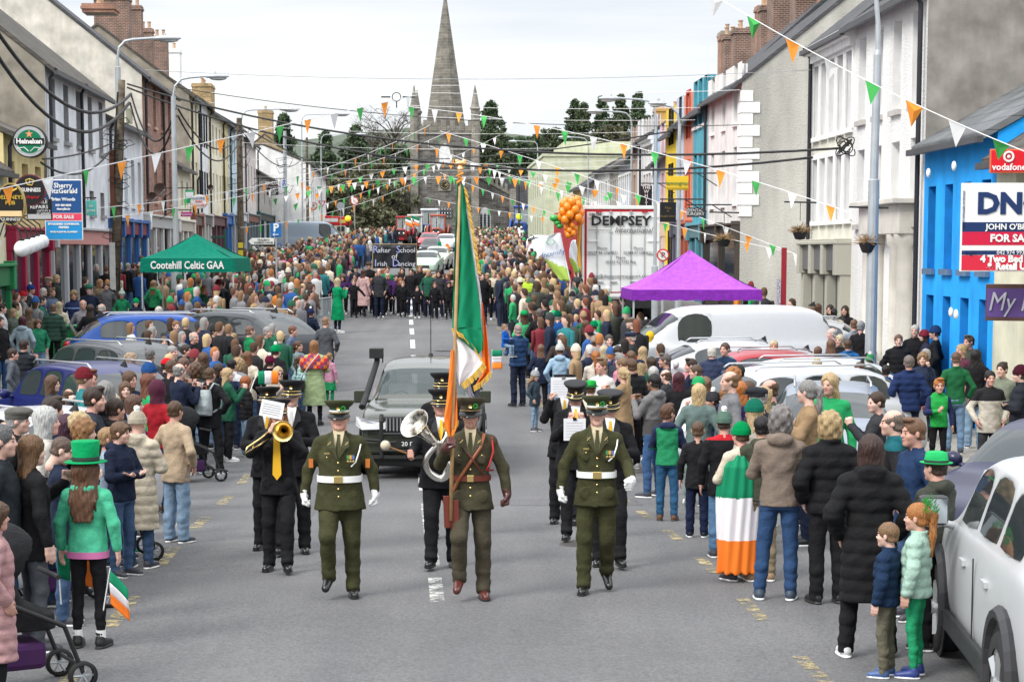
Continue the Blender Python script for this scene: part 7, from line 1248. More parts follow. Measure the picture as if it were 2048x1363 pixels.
def handflag(label, pos, w=.36, h_=.24, vert=False, rz=0, droop=0, stick=(.0,-.35)):
    t = thing('hand_flag', label, 'flag', pos, rz, 'small hand flags'); n = 12; m = MB()
    for b_ in range(3):
        vs = []; 
        for i in range(5):
            for j in range(7):
                f = (b_+i/4)/3; g_ = j/6; x, z = (f*w, -g_*h_) if not vert else (g_*w, -f*h_*1.0); vs.append((x*(1-droop*.45), .03*math.sin(x*14+z*6)+.02*math.sin(z*20), z-droop*x*1.1))
        m.add(vs, [(i*7+j, i*7+j+1, (i+1)*7+j+1, (i+1)*7+j) for i in range(4) for j in range(6)], b_)
    o = part('cloth', m, TRI, t, True); o.modifiers.new('s', 'SOLIDIFY').thickness = .003; m = MB(); m.tube([(0,0,.02), (stick[0],0,stick[1])], .006, 6); part('stick', m, WHITE, t)
def pushchair(label, loc, rz, col=(.02,.02,.022), s=1.0):
    t = thing('pushchair', label, 'pushchair', loc, rz, 'pushchairs', s); fr = MATS['black_rubber']
    for x, y in ((-.26,-.42),(.26,-.42),(-.28,.32),(.28,.32)):
        r_ = .10 if y < 0 else .15; m = MB(); m.lathe([(r_*.72,-.018),(r_,-.02),(r_,.02),(r_*.72,.018)], 22, (y, x, r_), 0, 'y'); m.v = [(v[1], v[0], v[2]) for v in m.v]; m.f = [q[::-1] for q in m.f]; w_ = part('wheel', m, BLACK, t, True); m = MB(); [m.tube([(x, y, r_), (x, y+math.cos(a)*r_*.8, r_+math.sin(a)*r_*.8)], .009, 5) for a in np.arange(0, 6.2, PI/3)]; part('hub', m, GALV, w_)
    m = MB()
    for x in (-.26, .26): m.tube([(x,-.42,.12), (x,-.30,.45), (x,.05,.62), (x,.40,.98), (x*.9,.50,1.04)], .017, 8); m.tube([(x,.32,.15), (x,.05,.60)], .017, 8)
    m.tube([(-.235,.50,1.04), (.235,.50,1.04)], .02, 8); m.tube([(-.26,-.42,.16), (.26,-.42,.16)], .014, 6); m.tube([(-.22,-.28,.78), (.22,-.28,.78)], .018, 8); part('frame', m, BLACK, t)
    f = Fld((-.28,-.40,.2), (.28,.42,1.12), .016); f.loft([(.42,0,-.10,.20,.20),(.52,0,-.05,.21,.24),(.62,0,.06,.21,.14),(.95,0,.16,.20,.07)], .03, pw=3); ob('seat', f.mesh('seat', [CLOTH]), t, color=col)
    f = Fld((-.30,-.34,.6), (.30,.42,1.25), .016); f.ell((0,.08,.90), (.24,.28,.26), .02); f.ell((0,-.10,.80), (.21,.30,.22), .01, 'cut'); ob('hood', f.mesh('hood', [CLOTH]), t, color=col); m = MB(); m.box((-.2,-.2,.16), (.2,.25,.34)); part('basket', m, flat('basket_purple', (.05,.015,.07), .9), t, bevel=.04); return t
HERO = []
def sp(label, x, y, h, rz, top, tc, bot, bc, hair, hc, arm='pocket', feet=False, **k):
    a = (arm, arm) if isinstance(arm, str) else arm; loc = at(x, y) if feet else PH(x, y, h); leg = k.pop('leg', ('stand', 'stand')); k.setdefault('hb', .013)
    if k.pop('pave', 0): loc.z += .12
    t = person(label, loc, R(rz), h, a, leg, top, tc, bot, bc, hair, hc, **k); HERO.append((loc.x, loc.y)); return t
# ---- near left
w1 = sp('woman with long highlighted hair in black jacket filming with her phone at the left edge', 62, 868, 1.70, 122, 'coat', BK, 'jeans', (.07,.075,.085), 'vlong', (.16,.085,.04), ('phone','down'), hb=.010); phone('black phone held up by the woman in the black jacket', w1)
g1 = sp('girl in bright mint green hoodie and black leggings wearing a green top hat', 172, 908, 1.53, 172, 'hoodie', MNT, 'slim', BK, 'long', (.14,.07,.04), ('down','down'), hat='tophat', hatc=(.0,.28,.09), child=True, hb=.010, shoe='shoe', sc=(.015,.015,.015))
part('pink_shirt_hem', band(.186, .136, .865, .06, .008), flat('pink_hem', (.55,.16,.35), .8), g1); m = MB(); [m.tube([(s*.11,.02,.10), (s*.11,.02,.17)], .046, 12) for s in (-1, 1)]; part('socks', m, WHITE, g1)
handflag('orange and white hand flag drooping beside the black leggings', g1.location+Vector((.18,-.05,.62)), .20, .26, True, 0, .7, (-.08,-.42)); handflag('green and white hand flag hanging left of the girl in the top hat', g1.location+Vector((-.30,.25,.80)), .34, .28, False, .2, .3, (.02,-.5))
sp('boy with fair hair in pale denim jacket behind the girl in the green top hat', 216, 860, 1.36, 100, 'coat', (.30,.38,.48), 'jeans', DNM, 'crop', (.36,.22,.11), 'clap', hb=.011)
sp('dark haired boy in navy top with rolled up jeans and green trainers', 248, 846, 1.36, 108, 'hoodie', (.015,.018,.025), 'jeans', DNM, 'short', HD_, ('phone','pocket'), shoe='trainer', sc=(.02,.2,.1))
p_ = sp('person in cream quilted coat with fur bobble hood, seen from behind', 275, 824, 1.55, 165, 'longpuff', (.50,.44,.34), 'jeans', DNM, None, HB, 'clap', hat='pom', hatc=(.50,.44,.34), hb=.011)
sp('toddler in green and white striped bobble hat looking back over a shoulder', 228, 806, 1.40, 40, 'puffer', NV, 'jeans', NV, 'short', HB, 'down', hat='striped', hatc=(.02,.26,.12), child=True)
sp('man in red hoodie with maroon hood up and brown boots', 316, 762, 1.68, 150, 'hoodup', RD, 'jeans', DNM, None, HB, 'pocket', shoe='boot', sc=(.10,.05,.03), hb=.011)
sp('woman in beige coat and wide pale jeans behind the red hoodie', 350, 800, 1.56, 150, 'coat', BG_, 'wide', LDN, 'short', HB, 'pocket')
bp1 = sp('man in black jacket carrying a pale grey backpack, seen from behind', 420, 733, 1.70, 158, 'coat', BK, 'suit', BK, 'buzz', HB, 'hip', leg=('wide','wide'), sc=(.03,.03,.05), hb=.011); backpack('pale grey backpack on the man in the black jacket', bp1, (.32,.36,.37))
sp('red haired girl in black puffer jacket and light jeans', 492, 755, 1.36, 115, 'puffer', BK, 'wide', LDN, 'vlong', (.33,.10,.03), 'down', sc=(.02,.25,.12), child=True)
sp('man in grey brown padded vest over dark red sweater', 368, 714, 1.76, 120, 'vest', (.10,.085,.07), 'jeans', DNM, 'short', (.16,.09,.06), 'pocket', skin=(.62,.33,.26))
sp('man with short grey hair in charcoal sweater, seen from behind', 300, 696, 1.76, 160, 'shirt', (.05,.05,.055), 'jeans', DNM, 'short', (.16,.15,.15), 'pocket')
sp('man with curly sandy grey hair and navy jacket behind the navy parked car', 262, 706, 1.74, 110, 'coat', NV, 'jeans', DNM, 'curly', (.38,.27,.18), 'pocket', skin=(.64,.34,.27))
sp('man in bright red cap', 334, 716, 1.68, 100, 'coat', BK, 'jeans', DNM, 'short', HD_, 'pocket', hat='cap', hatc=(.62,.01,.02))
sp('grey haired man with ruddy face looking at the camera side beside the red cap', 345, 690, 1.76, 60, 'coat', CH, 'jeans', DNM, 'short', HGR, 'pocket', skin=(.64,.34,.28))
sp('dark haired woman with wide white hood over navy jacket', 464, 717, 1.62, 150, 'hoodie', (.55,.55,.58), 'jeans', NV, 'short', HBK, 'pocket')
sp('bearded man with short dark hair in navy jacket at the near left', 188, 772, 1.78, 95, 'coat', (.03,.035,.05), 'jeans', DNM, 'crop', HD_, 'pocket', beard=1, hb=.011, skin=(.66,.38,.30))
sp('man with thick silver white hair and cream collar at the near left', 92, 812, 1.76, 100, 'coat', (.5,.47,.42), 'jeans', DNM, 'wavy', (.50,.50,.48), 'pocket', hb=.011, skin=(.66,.38,.32))
sp('man in grey tweed flat cap and glasses at the left edge', 34, 812, 1.72, 95, 'coat', BK, 'jeans', DNM, 'short', HGR, 'pocket', hat='flatcap', hatc=(.11,.105,.095), hb=.011)
sp('grey haired man cut by the left edge of the photo', 2, 846, 1.80, 95, 'coat', (.02,.025,.03), 'jeans', DNM, 'short', (.12,.12,.12), 'pocket', hb=.011)
sp('man with very short cropped hair bending forward in front of the top hat', 122, 872, 1.58, 100, 'coat', NV, 'jeans', DNM, 'buzz', (.12,.08,.06), 'phone', tilt=.4, hb=.011)
sp('woman with smooth brown hair and black scarf looking towards the camera', 250, 762, 1.62, 20, 'coat', BK, 'jeans', BK, 'bob', (.13,.07,.04), 'pocket')
sp('woman with brown bun and lilac hood facing right', 268, 788, 1.60, 90, 'hoodie', (.30,.29,.38), 'jeans', DNM, 'bob', (.12,.06,.04), 'pocket')
sp('blonde haired woman behind the bearded man', 225, 786, 1.58, 120, 'coat', CRM, 'jeans', DNM, 'bob', (.55,.46,.32), 'pocket')
sp('woman with plum coloured short hair', 136, 828, 1.62, 100, 'coat', BK, 'jeans', BK, 'wavy', (.06,.02,.04), 'pocket'); sp('woman with ginger brown curls at the near left', 168, 838, 1.60, 100, 'coat', CH, 'jeans', BK, 'curly', (.26,.13,.05), 'pocket')
sp('woman with fair curls beside the ginger curls', 160, 826, 1.63, 130, 'coat', (.4,.36,.3), 'jeans', BK, 'curly', (.5,.38,.2), 'pocket'); sp('dark haired man behind the silver haired man', 104, 792, 1.74, 130, 'coat', NV, 'jeans', DNM, 'crop', HD_, 'pocket'); sp('teenage boy with brown mop of hair beside the cream coat', 240, 842, 1.50, 60, 'hoodie', NV, 'jeans', DNM, 'fringe', (.16,.09,.05), 'cross', turn=.4); sp('boy with thick dark brown hair behind the top hat', 158, 850, 1.52, 120, 'hoodie', GN, 'jeans', DNM, 'crop', (.08,.045,.03), 'pocket')
pushchair('black pushchair with large wheels at the lower left corner', at(22, 1378), R(120), (.02,.02,.022), 1.05); pushchair('black pushchair with purple basket behind the girl in the green hoodie', at(112, 1212), R(115)); pushchair('black pushchair half hidden by the boy in the denim jacket', at(218, 1118), R(110)); pushchair('black pushchair between the black jacket and the beige coat', at(378, 962), R(120))
sp('person in dusty pink padded coat cut by the left edge', -12, 1000, 1.45, 110, 'longpuff', (.42,.24,.24), 'jeans', BK, 'long', HB, 'pocket')
# ---- mid left
sp('woman in pale green belted coat with red checked shawl, seen from behind', 630, 850, 1.70, 178, 'robe', (.30,.38,.20), 'slim', BK, 'bob', (.30,.14,.06), 'clap', True, hb=.011, shoe='shoe', sc=(.01,.01,.01)); W_ = HERO[-1]
lc = [o for o in S.objects if o.get('label', '').startswith('woman in pale green')][0]; f = Fld((-.36,-.3,1.1), (.36,.34,1.62), .013); f.loft([(1.18,0,.01,.26,.17),(1.30,0,.01,.25,.16),(1.42,0,.015,.17,.115),(1.50,0,.02,.09,.085)], .02, fold=.03); f.ell((.22,.01,1.3), (.09,.12,.16), .03); f.ell((-.22,.01,1.3), (.09,.12,.16), .03)
ob('checked_shawl', f.mesh('checked_shawl', [flat('shawl_red', (.42,.02,.03), .9), flat('shawl_orange', (.6,.18,.04), .9), flat('shawl_plum', (.16,.05,.12), .9)], lambda C: ((np.floor(C[:, 0]/.07)+np.floor(C[:, 2]/.07)) % 3)), lc); cord(lc, [(-.12,.17,1.50), (.05,.22,1.3), (.22,.20,1.05), (.26,.14,.95)], flat('strap_grey', (.45,.43,.42)), .014, 'bag_strap'); m = MB(); m.box((.20,.05,.72), (.34,.2,.95)); part('handbag', m, BLACK, lc, bevel=.02)
part('waist_tie', band(.178, .128, 1.08, .03, 0), flat('coat_tie', (.26,.33,.17), .9), lc)
sp('small girl in pink jacket and green skirt beside the checked shawl', 660, 810, 1.12, 150, 'coat', (.45,.22,.30), 'skirt', GN, 'pony', (.3,.18,.08), 'down', True); sp('bald man in grey jacket leaning at the front of the left crowd', 652, 632, 1.74, 168, 'coat', (.075,.08,.09), 'jeans', NV, 'buzz', (.3,.17,.11), 'pocket', turn=-.3, skin=(.66,.38,.28))
sp('teenage boy in navy gilet and thick brown hair by the dark estate car', 585, 618, 1.74, 105, 'vest', (.03,.04,.06), 'jeans', DNM, 'crop', (.12,.06,.03), 'pocket'); sp('child in turquoise and white bobble hat and blue jacket', 604, 610, 1.30, 150, 'puffer', BL, 'jeans', DNM, 'short', HB, 'pocket', hat='striped', hatc=(.08,.3,.38)); sp('child in navy bobble hat beside the turquoise hat', 622, 620, 1.32, 160, 'puffer', NV, 'jeans', DNM, 'short', HB, 'pocket', hat='pom', hatc=(.02,.03,.10))
sp('blonde woman in sunglasses with fur collar filming with a phone', 556, 732, 1.62, 30, 'coat', (.38,.33,.27), 'jeans', BK, 'long', (.52,.40,.24), 'phone'); m = MB(); [m.ball((s*.032,-.098,.004), .022, 8, 0, (1.1,.4,.8)) for s in (-1, 1)]; o = part('sunglasses', m, BLACK, [q for q in S.objects if q.get('label', '').startswith('blonde woman in sunglasses')][0], True); o.matrix_local = headM()
for a in [('red bearded man in blue rain jacket standing behind the left crowd',352,640,1.78,30,'coat',(.02,.06,.2),'short',(.25,.12,.06),dict(beard=1)), ('laughing woman in glasses and black coat behind the left crowd',328,672,1.62,20,'coat',BK,'long',(.14,.08,.05),{}), ('bald man in black jacket in the middle of the left crowd',388,662,1.74,60,'coat',BK,'bald',HW,{}),
    ('dark haired man in navy hooded jacket bending right',372,688,1.70,75,'hoodie',NV,'short',HD_,{}), ('young woman with straight dark hair looking at the camera from the left crowd',442,662,1.60,-5,'coat',BK,'long',HD_,{}), ('man in charcoal beanie beside the straight haired young woman',430,650,1.74,60,'coat',BK,'short',HD_,dict(hat='beanie',hatc=CH)),
    ('grey haired man with his hand on his chin in green jacket',535,652,1.74,60,'coat',(.02,.12,.07),'short',HGR,dict(arm=('raise','pocket'))), ('broad man in green sweater holding a toddler',500,650,1.78,120,'shirt',GN,'buzz',(.2,.11,.08),dict(arm='carry')), ('toddler with ginger hair in patterned grey sweater carried in the crowd',517,645,1.45,-60,'shirt',(.3,.33,.33),'short',(.4,.2,.09),dict(child=True)),
    ('person in bright green bobble hat and black coat in the left crowd',552,690,1.64,150,'coat',BK,'short',HD_,dict(hat='pom',hatc=(.0,.30,.10))), ('person in maroon bobble hat and dark puffer jacket in the left crowd',540,712,1.58,160,'puffer',BK,'short',HD_,dict(hat='pom',hatc=(.13,.01,.04))), ('woman with glasses and dark hair smiling to the right',438,726,1.60,75,'coat',BK,'long',HD_,{}),
    ('girl with fair hair and bright green bow in the left crowd',468,668,1.35,150,'puffer',(.5,.35,.36),'pony',(.38,.25,.13),{}), ('woman with reddish brown long hair in cream fleece',495,702,1.62,160,'coat',CRM,'wavy',(.18,.08,.04),{}), ('woman with curly fair hair and grey coat in the left crowd',478,716,1.60,140,'coat',GR,'curly',(.42,.28,.14),{}),
    ('brown haired man in blue checked jacket near the road',586,650,1.68,75,'coat',(.10,.13,.2),'short',(.18,.08,.05),{}), ('girl with green hair ribbon and ponytail near the shawl',597,684,1.40,60,'coat',(.3,.4,.42),'pony',HB,{}), ('child with brown ponytail in pale blue jacket',603,712,1.32,120,'puffer',(.35,.55,.55),'pony',HB,{}), ('grey haired man in olive jacket between the blue car and the crowd',318,612,1.74,150,'coat',OL,'short',HW,{}),
    ('man in dark cap and olive hoodie behind the dark estate car',404,604,1.70,90,'hoodie',(.06,.065,.03),'short',HD_,dict(hat='cap',hatc=NV)), ('brown haired man in black seen over the flat cap man',230,794,1.66,130,'hoodie',BK,'short',HD_,{})]:
    sp(a[0], a[1], a[2], a[3], a[4], a[5], a[6], 'jeans', DNM, a[7], a[8], a[9].pop('arm', 'pocket'), **a[9])
handflag('small hand flag waved in the middle of the left crowd', P(516, 742, 30), .30, .2, False, .2, 0, (-.12,-.3))
# ---- left pavement
for a in [('person in dark green puffer jacket and black trousers walking away on the left pavement',106,616,1.74,185,'puffer',(.035,.075,.055),'slim',BK,'buzz',(.14,.09,.06),dict(leg=('fwd','backw'),sc=WH)), ('long haired blonde walking just beyond the green puffer jacket',118,612,1.66,180,'coat',CRM,'jeans',NV,'vlong',(.5,.4,.25),{}), ('woman with dark red hair in pale blue hoodie on the left pavement',45,642,1.64,175,'hoodie',(.30,.38,.44),'wide',LDN,'bob',(.07,.015,.025),{}),
    ('girl with long brown hair and green zip jacket looking back on the left pavement',76,648,1.52,30,'hoodie',(.02,.2,.10),'wide',LDN,'vlong',(.14,.07,.04),{}), ('man in black padded vest over green sleeves at the left edge',48,690,1.74,160,'vest',(.02,.024,.03),'jeans',(.03,.06,.13),'short',HD_,dict(arm='phone')), ('youth in glasses leaning over beside the padded vest',26,708,1.62,100,'hoodie',(.09,.1,.12),'jeans',BK,'short',HD_,{}),
    ('bald man in glasses and grey zip sweater on the left pavement',166,608,1.78,20,'shirt',(.24,.23,.25),'suit',BK,'bald',HGR,dict(arm='pocket')), ('woman with long dark hair in black leather jacket on the left pavement',181,618,1.70,170,'coat',(.012,.012,.014),'jeans',(.03,.07,.16),'vlong',HD_,{}), ('curly haired youth in navy zip jacket and blue jeans on the left pavement',148,590,1.74,10,'hoodie',(.02,.03,.09),'jeans',(.06,.14,.26),'curly',(.28,.18,.09),{}),
    ('tall man in navy overcoat and dark green bowler hat on the left pavement',178,578,1.80,5,'long',NV,'suit',BK,'short',HB,dict(hat='trilby',hatc=(.02,.14,.09))), ('bald man in navy coat behind the blue car',204,616,1.70,140,'coat',(.02,.04,.08),'jeans',BK,'bald',HW,{}), ('person in blue knitted bobble hat by the green pub',62,578,1.70,90,'coat',(.3,.3,.31),'jeans',BK,'short',HB,dict(hat='pom',hatc=(.02,.06,.25))),
    ('person in red and white knitted hat by the green pub',46,592,1.66,120,'coat',(.22,.21,.21),'jeans',BK,'short',HGR,dict(hat='beanie',hatc=(.5,.02,.03))), ('man with quiff in green and navy sports top by the pub',84,600,1.72,100,'hoodie',(.02,.16,.09),'jeans',BK,'crop',HD_,{}), ('fair haired youth in blue grey hoodie near the red shopfront',104,584,1.70,60,'hoodie',(.10,.14,.22),'jeans',BK,'crop',(.24,.15,.09),{}),
    ('man in beige flat cap by the red shopfront',96,561,1.72,90,'coat',CH,'jeans',BK,'short',HGR,dict(hat='flatcap',hatc=(.38,.27,.2))), ('woman with frizzy blonde hair in dark hooded coat by the red shopfront',113,558,1.70,80,'hoodie',(.03,.035,.03),'jeans',BK,'curly',HBL,{}), ('grey haired woman in white by the pub',87,584,1.60,90,'coat',GR,'jeans',BK,'bob',HW,{}), ('woman with long brown hair in brown jacket on the left pavement',58,625,1.62,170,'coat',(.2,.15,.1),'jeans',BK,'vlong',(.15,.09,.05),{}),
    ('fair haired child by the pub wall',26,626,1.5,60,'hoodie',(.1,.12,.1),'jeans',BK,'wavy',(.4,.28,.16),{}), ('dark haired youth in white jersey at the left edge',4,616,1.74,100,'hoodie',(.6,.6,.62),'jeans',BK,'crop',HD_,{}), ('bearded man in black at the left edge looking right',0,642,1.74,60,'coat',BK,'jeans',(.03,.07,.16),'short',HD_,dict(beard=1)), ('dark haired boy in yellow green top by the pub wall',32,612,1.6,120,'hoodie',(.35,.4,.2),'jeans',BK,'short',HD_,{}),
    ('child in green and white striped bobble hat and green jersey beside the timber pole',244,592,1.40,10,'hoodie',(.02,.28,.12),'jeans',BK,'short',HB,dict(hat='striped',hatc=(.03,.3,.16))), ('child in plain green knitted hat behind the blue car',272,608,1.35,5,'coat',NV,'jeans',BK,'short',HB,dict(hat='beanie',hatc=(.0,.3,.1))), ('youth in grey hoodie with long fringe left of the timber pole',213,572,1.66,10,'hoodie',(.13,.13,.14),'jeans',BK,'fringe',(.15,.09,.05),{}),
    ('woman with long fair hair in tan coat left of the timber pole',200,566,1.68,60,'coat',(.2,.14,.08),'jeans',BK,'vlong',(.36,.22,.11),{}), ('girl in green hoodie with blue backpack near the green gazebo leg',308,568,1.60,160,'hoodie',(.03,.3,.12),'jeans',BK,'long',(.3,.18,.09),{}), ('man in black jacket with arms behind him by the timber pole',256,532,1.78,150,'coat',BK,'jeans',(.06,.12,.22),'short',HGR,{}), ('man in dark grey jacket in the row beside the timber pole',240,530,1.76,150,'coat',CH,'suit',BK,'short',HW,{}),
    ('man in charcoal coat with both hands in pockets in the row by the gazebo',268,532,1.74,120,'coat',(.04,.04,.04),'suit',BK,'short',HB,{}), ('man in long black coat at the end of the row by the gazebo',279,534,1.74,100,'long',BK,'suit',BK,'bald',HB,{}), ('white haired man in dark coat by the plant stand',192,534,1.74,80,'coat',(.03,.035,.03),'jeans',BK,'short',HW,{}), ('person in bright green hooded top right of the plant stand',213,544,1.6,160,'hoodie',(.02,.32,.1),'jeans',BK,'short',HD_,{}), ('man in olive jacket right of the white haired man',206,522,1.76,90,'coat',OL,'jeans',BK,'short',HB,{})]:
    sp(a[0], a[1], a[2], a[3], a[4], a[5], a[6], a[7], a[8], a[9], a[10], a[11].pop('arm', 'down' if 'walk' in a[0] else 'pocket'), pave=1, **a[11])
# ---- near right
sp('tall man in taupe hooded jacket and blue jeans, seen from behind at the right', 1562, 812, 1.74, 172, 'hoodie', (.20,.155,.125), 'jeans', (.03,.07,.16), 'curly', (.22,.20,.19), 'clap', leg=('wide','stand'), shoe='trainer', sc=(.05,.07,.1), hb=.010)
sp('man in olive parka with fur hood beside the taupe jacket', 1524, 830, 1.58, 185, 'hoodie', (.055,.06,.04), 'jeans', (.25,.2,.13), 'short', HBK, 'clap', sc=(.3,.2,.12), hb=.011)
sp('woman with curly fair hair in black padded jacket, seen from behind', 1660, 824, 1.70, 190, 'puffer', BK, 'suit', BK, 'curly', (.45,.32,.16), 'pocket', hb=.010, shoe='shoe', sc=(.02,.02,.02))
sp('dark haired woman in very long black puffer coat and white trainers, seen from behind', 1742, 868, 1.72, 178, 'longpuff', (.012,.012,.013), 'suit', BK, 'wavy', (.05,.025,.02), 'pocket', leg=('wide','wide'), sc=(.6,.6,.6), hb=.010)
sp('small boy in navy puffer jacket and khaki trousers at the lower right', 1776, 1050, 1.12, -120, 'puffer', (.012,.03,.07), 'jeans', (.13,.12,.085), 'short', (.24,.14,.075), 'down', hb=.010, sc=(.05,.1,.25))
gm = sp('small girl in mint fleece jacket and green leggings with red plaited hair', 1835, 1012, 1.26, -115, 'puffer', (.36,.52,.43), 'slim', (.02,.30,.13), 'pony', (.42,.17,.05), 'down', hb=.010, sc=(.03,.05,.2)); m = MB(); rn = random.Random(8)
for i in range(26): a = Vector((rn.uniform(-1,1), rn.uniform(-.6,1), rn.uniform(-1,1)))*.07; m.add([a, a+Vector((.05,0,.02)), a+Vector((.02,.03,.06))], [(0,1,2)])
o = part('green_bow', m, flat('bow_green', (.12,.5,.12), .5), gm); o.matrix_local = headM(0,0,1) @ Matrix.Translation((.03,.12,.10))
sp('broad person in olive padded jacket and sparkling green trilby hat', 1872, 905, 1.55, -140, 'hoodie', (.05,.055,.043), 'suit', BK, 'short', HD_, 'clap', fat=1, hat='trilby', hatc=(.02,.42,.12), hb=.010)
sp('teenage boy with swept brown hair and navy jacket looking left at the right', 1828, 834, 1.72, -75, 'coat', (.015,.035,.09), 'jeans', DNM, 'crop', (.17,.09,.05), 'pocket', hb=.010)
sp('balding man with teal hood over black jacket at the right', 1786, 816, 1.72, -100, 'hoodie', (.01,.10,.12), 'jeans', BK, 'bald', (.18,.14,.11), 'pocket', hb=.011)
cp = sp('person wrapped in a large tricolour flag with green knitted hat', 1482, 846, 1.50, -150, 'coat', CRM, 'slim', BK, 'short', HB, 'cross', hat='beanie', hatc=(.0,.28,.08), hb=.011); f = Fld((-.42,-.36,.02), (.42,.36,1.55), .015)
f.loft([(.10,0,.02,.27,.20),(.5,0,.02,.27,.20),(1.0,0,.02,.28,.21),(1.3,0,.02,.25,.18),(1.42,0,.02,.16,.12)], .02, fold=.05); f.loft([(.0,0,.0,.225,.160),(1.3,0,.0,.20,.14)], 0, 'cut'); f.ell((0,-.32,1.2), (.12,.2,.5), .02, 'cut'); f.mod(lambda X, Y, Z: .012*np.sin(14*np.arctan2(X, Y)+4*Z))
ft = thing('draped_flag', 'large green white and orange flag worn as a cape', 'flag', cp.location.copy(), cp.rotation_euler.z, None, cp.scale.x); ob('cloth', f.mesh('cloth', TRI, lambda C: np.where(C[:, 2] > .95, 0, np.where(C[:, 2] > .48, 1, 2))), ft)
for a in [('woman in green knitted hat with cream horns behind the flag cape',1508,800,1.62,-150,'coat',(.4,.36,.3),'jeans',BK,'long',HBL,dict(hat='beanie',hatc=(.01,.16,.10))), ('boy in green and grey bobble hat and black jacket with red hood',1448,824,1.50,178,'coat',BK,'jeans',(.10,.20,.34),'short',HD_,dict(hat='pom',hatc=(.12,.2,.16),arm='down')), ('small boy in black sports jacket with short brown hair',1396,846,1.28,172,'coat',(.015,.015,.018),'suit',(.012,.018,.05),'buzz',(.12,.07,.04),dict(arm='down',sc=BK,hb=.011)),
    ('boy in green hooded top with navy sleeves and brown boots, seen from behind',1336,812,1.40,170,'hoodie',(.02,.24,.10),'jeans',(.03,.10,.2),'crop',(.12,.06,.035),dict(arm='clap',shoe='boot',sc=(.13,.06,.03),turn=-.6,hb=.010)), ('boy in dark grey bobble hat and navy jacket facing left',1424,784,1.52,-80,'coat',(.015,.025,.06),'jeans',BK,'short',HD_,dict(hat='pom',hatc=(.045,.045,.05))),
    ('woman with straight blonde hair in sage green coat, seen from behind',1398,766,1.66,165,'coat',(.12,.17,.16),'wide',(.16,.22,.2),'bob',(.58,.42,.22),{}), ('bearded man in two tone grey jacket filming with his phone',1308,746,1.74,-130,'hoodie',(.17,.165,.165),'jeans',(.04,.09,.2),'short',HBK,dict(arm='phone',skin=(.25,.14,.09),beard=1,leg=('wide','stand'),hb=.011)),
    ('red haired woman with purple scarf in the right crowd',1482,762,1.66,170,'coat',(.05,.03,.12),'jeans',BK,'long',(.45,.15,.035),{}), ('man in black leather flat cap in the right crowd',1516,772,1.72,-130,'coat',CH,'jeans',BK,'short',HGR,dict(hat='flatcap',hatc=(.02,.022,.028))), ('young man with black hair and beard in cream jacket in profile',1476,728,1.76,-85,'coat',(.5,.46,.4),'jeans',BK,'crop',HBK,dict(beard=1,skin=(.42,.25,.17))),
    ('ginger haired boy with dark hooded coat in the right crowd',1452,772,1.60,150,'hoodie',(.02,.025,.06),'jeans',BK,'crop',(.3,.14,.06),{}), ('woman with braided light brown hair in the right crowd',1410,752,1.64,-150,'coat',(.02,.07,.05),'jeans',BK,'long',(.2,.11,.06),{}), ('smiling man in navy overcoat standing between the red and silver cars',1450,684,1.78,-35,'coat',(.015,.035,.08),'jeans',BK,'short',(.1,.06,.04),{}),
    ('white haired man in navy gilet beside the red car',1424,692,1.72,170,'vest',(.03,.04,.08),'jeans',BK,'short',HW,{}), ('smiling blonde woman in pale green jacket between the parked cars',1548,680,1.64,-10,'coat',(.24,.28,.22),'jeans',BK,'long',(.6,.48,.3),{}), ('man in dark grey jacket with swept grey hair in profile',1330,706,1.76,-90,'coat',(.06,.07,.085),'jeans',BK,'crop',(.13,.11,.1),{}),
    ('woman with deep burgundy hair in the right crowd',1358,744,1.62,170,'coat',BK,'jeans',BK,'wavy',(.06,.012,.02),{}), ('man with receding brown hair in the right crowd',1392,728,1.70,-90,'coat',BK,'jeans',BK,'short',(.11,.07,.05),{}), ('dark haired boy with spiky hair behind the receding man',1382,716,1.72,-90,'coat',NV,'jeans',BK,'crop',HD_,{})]:
    sp(a[0], a[1], a[2], a[3], a[4], a[5], a[6], a[7], a[8], a[9], a[10], a[11].pop('arm', 'pocket'), **a[11])
bz = sp('man in navy blazer with dark backpack holding up a phone in a red case', 1236, 690, 1.76, 160, 'coat', (.015,.04,.13), 'suit', (.015,.03,.08), 'short', HD_, ('pocket','phone'), hb=.011); backpack('dark grey backpack on the man in the navy blazer', bz, (.035,.04,.055)); t = thing('phone', 'phone in a dark red wallet case held up in the right crowd', 'phone', P(1199, 722, bz.location.y-.1), .2); m = MB(); m.box((-.06,0,-.07), (.06,.012,.07)); part('case', m, flat('case_red', (.2,.01,.03), .4), t)
vm_ = sp('man in navy padded vest carrying a toddler at the road edge', 1036, 812, 1.78, -150, 'vest', (.02,.05,.12), 'suit', (.015,.02,.04), 'buzz', (.35,.28,.25), 'carry', True, shoe='polished', sc=(.02,.02,.02), hb=.011)
p_ = PH(1005, 655, 1.78); td = person('toddler in bright blue jacket carried on the arm of the man in the padded vest', vm_.location+Vector((-.28,-.12,.92)), R(60), .84, ('carry','carry'), ('sit','sit'), 'coat', (.01,.10,.42), 'jeans', LDN, 'short', (.34,.2,.1), None); handflag('small tricolour hand flag beside the man in the padded vest', P(984, 700, vm_.location.y-.1), .22, .40, True, 0, 0, (.0,-.5))
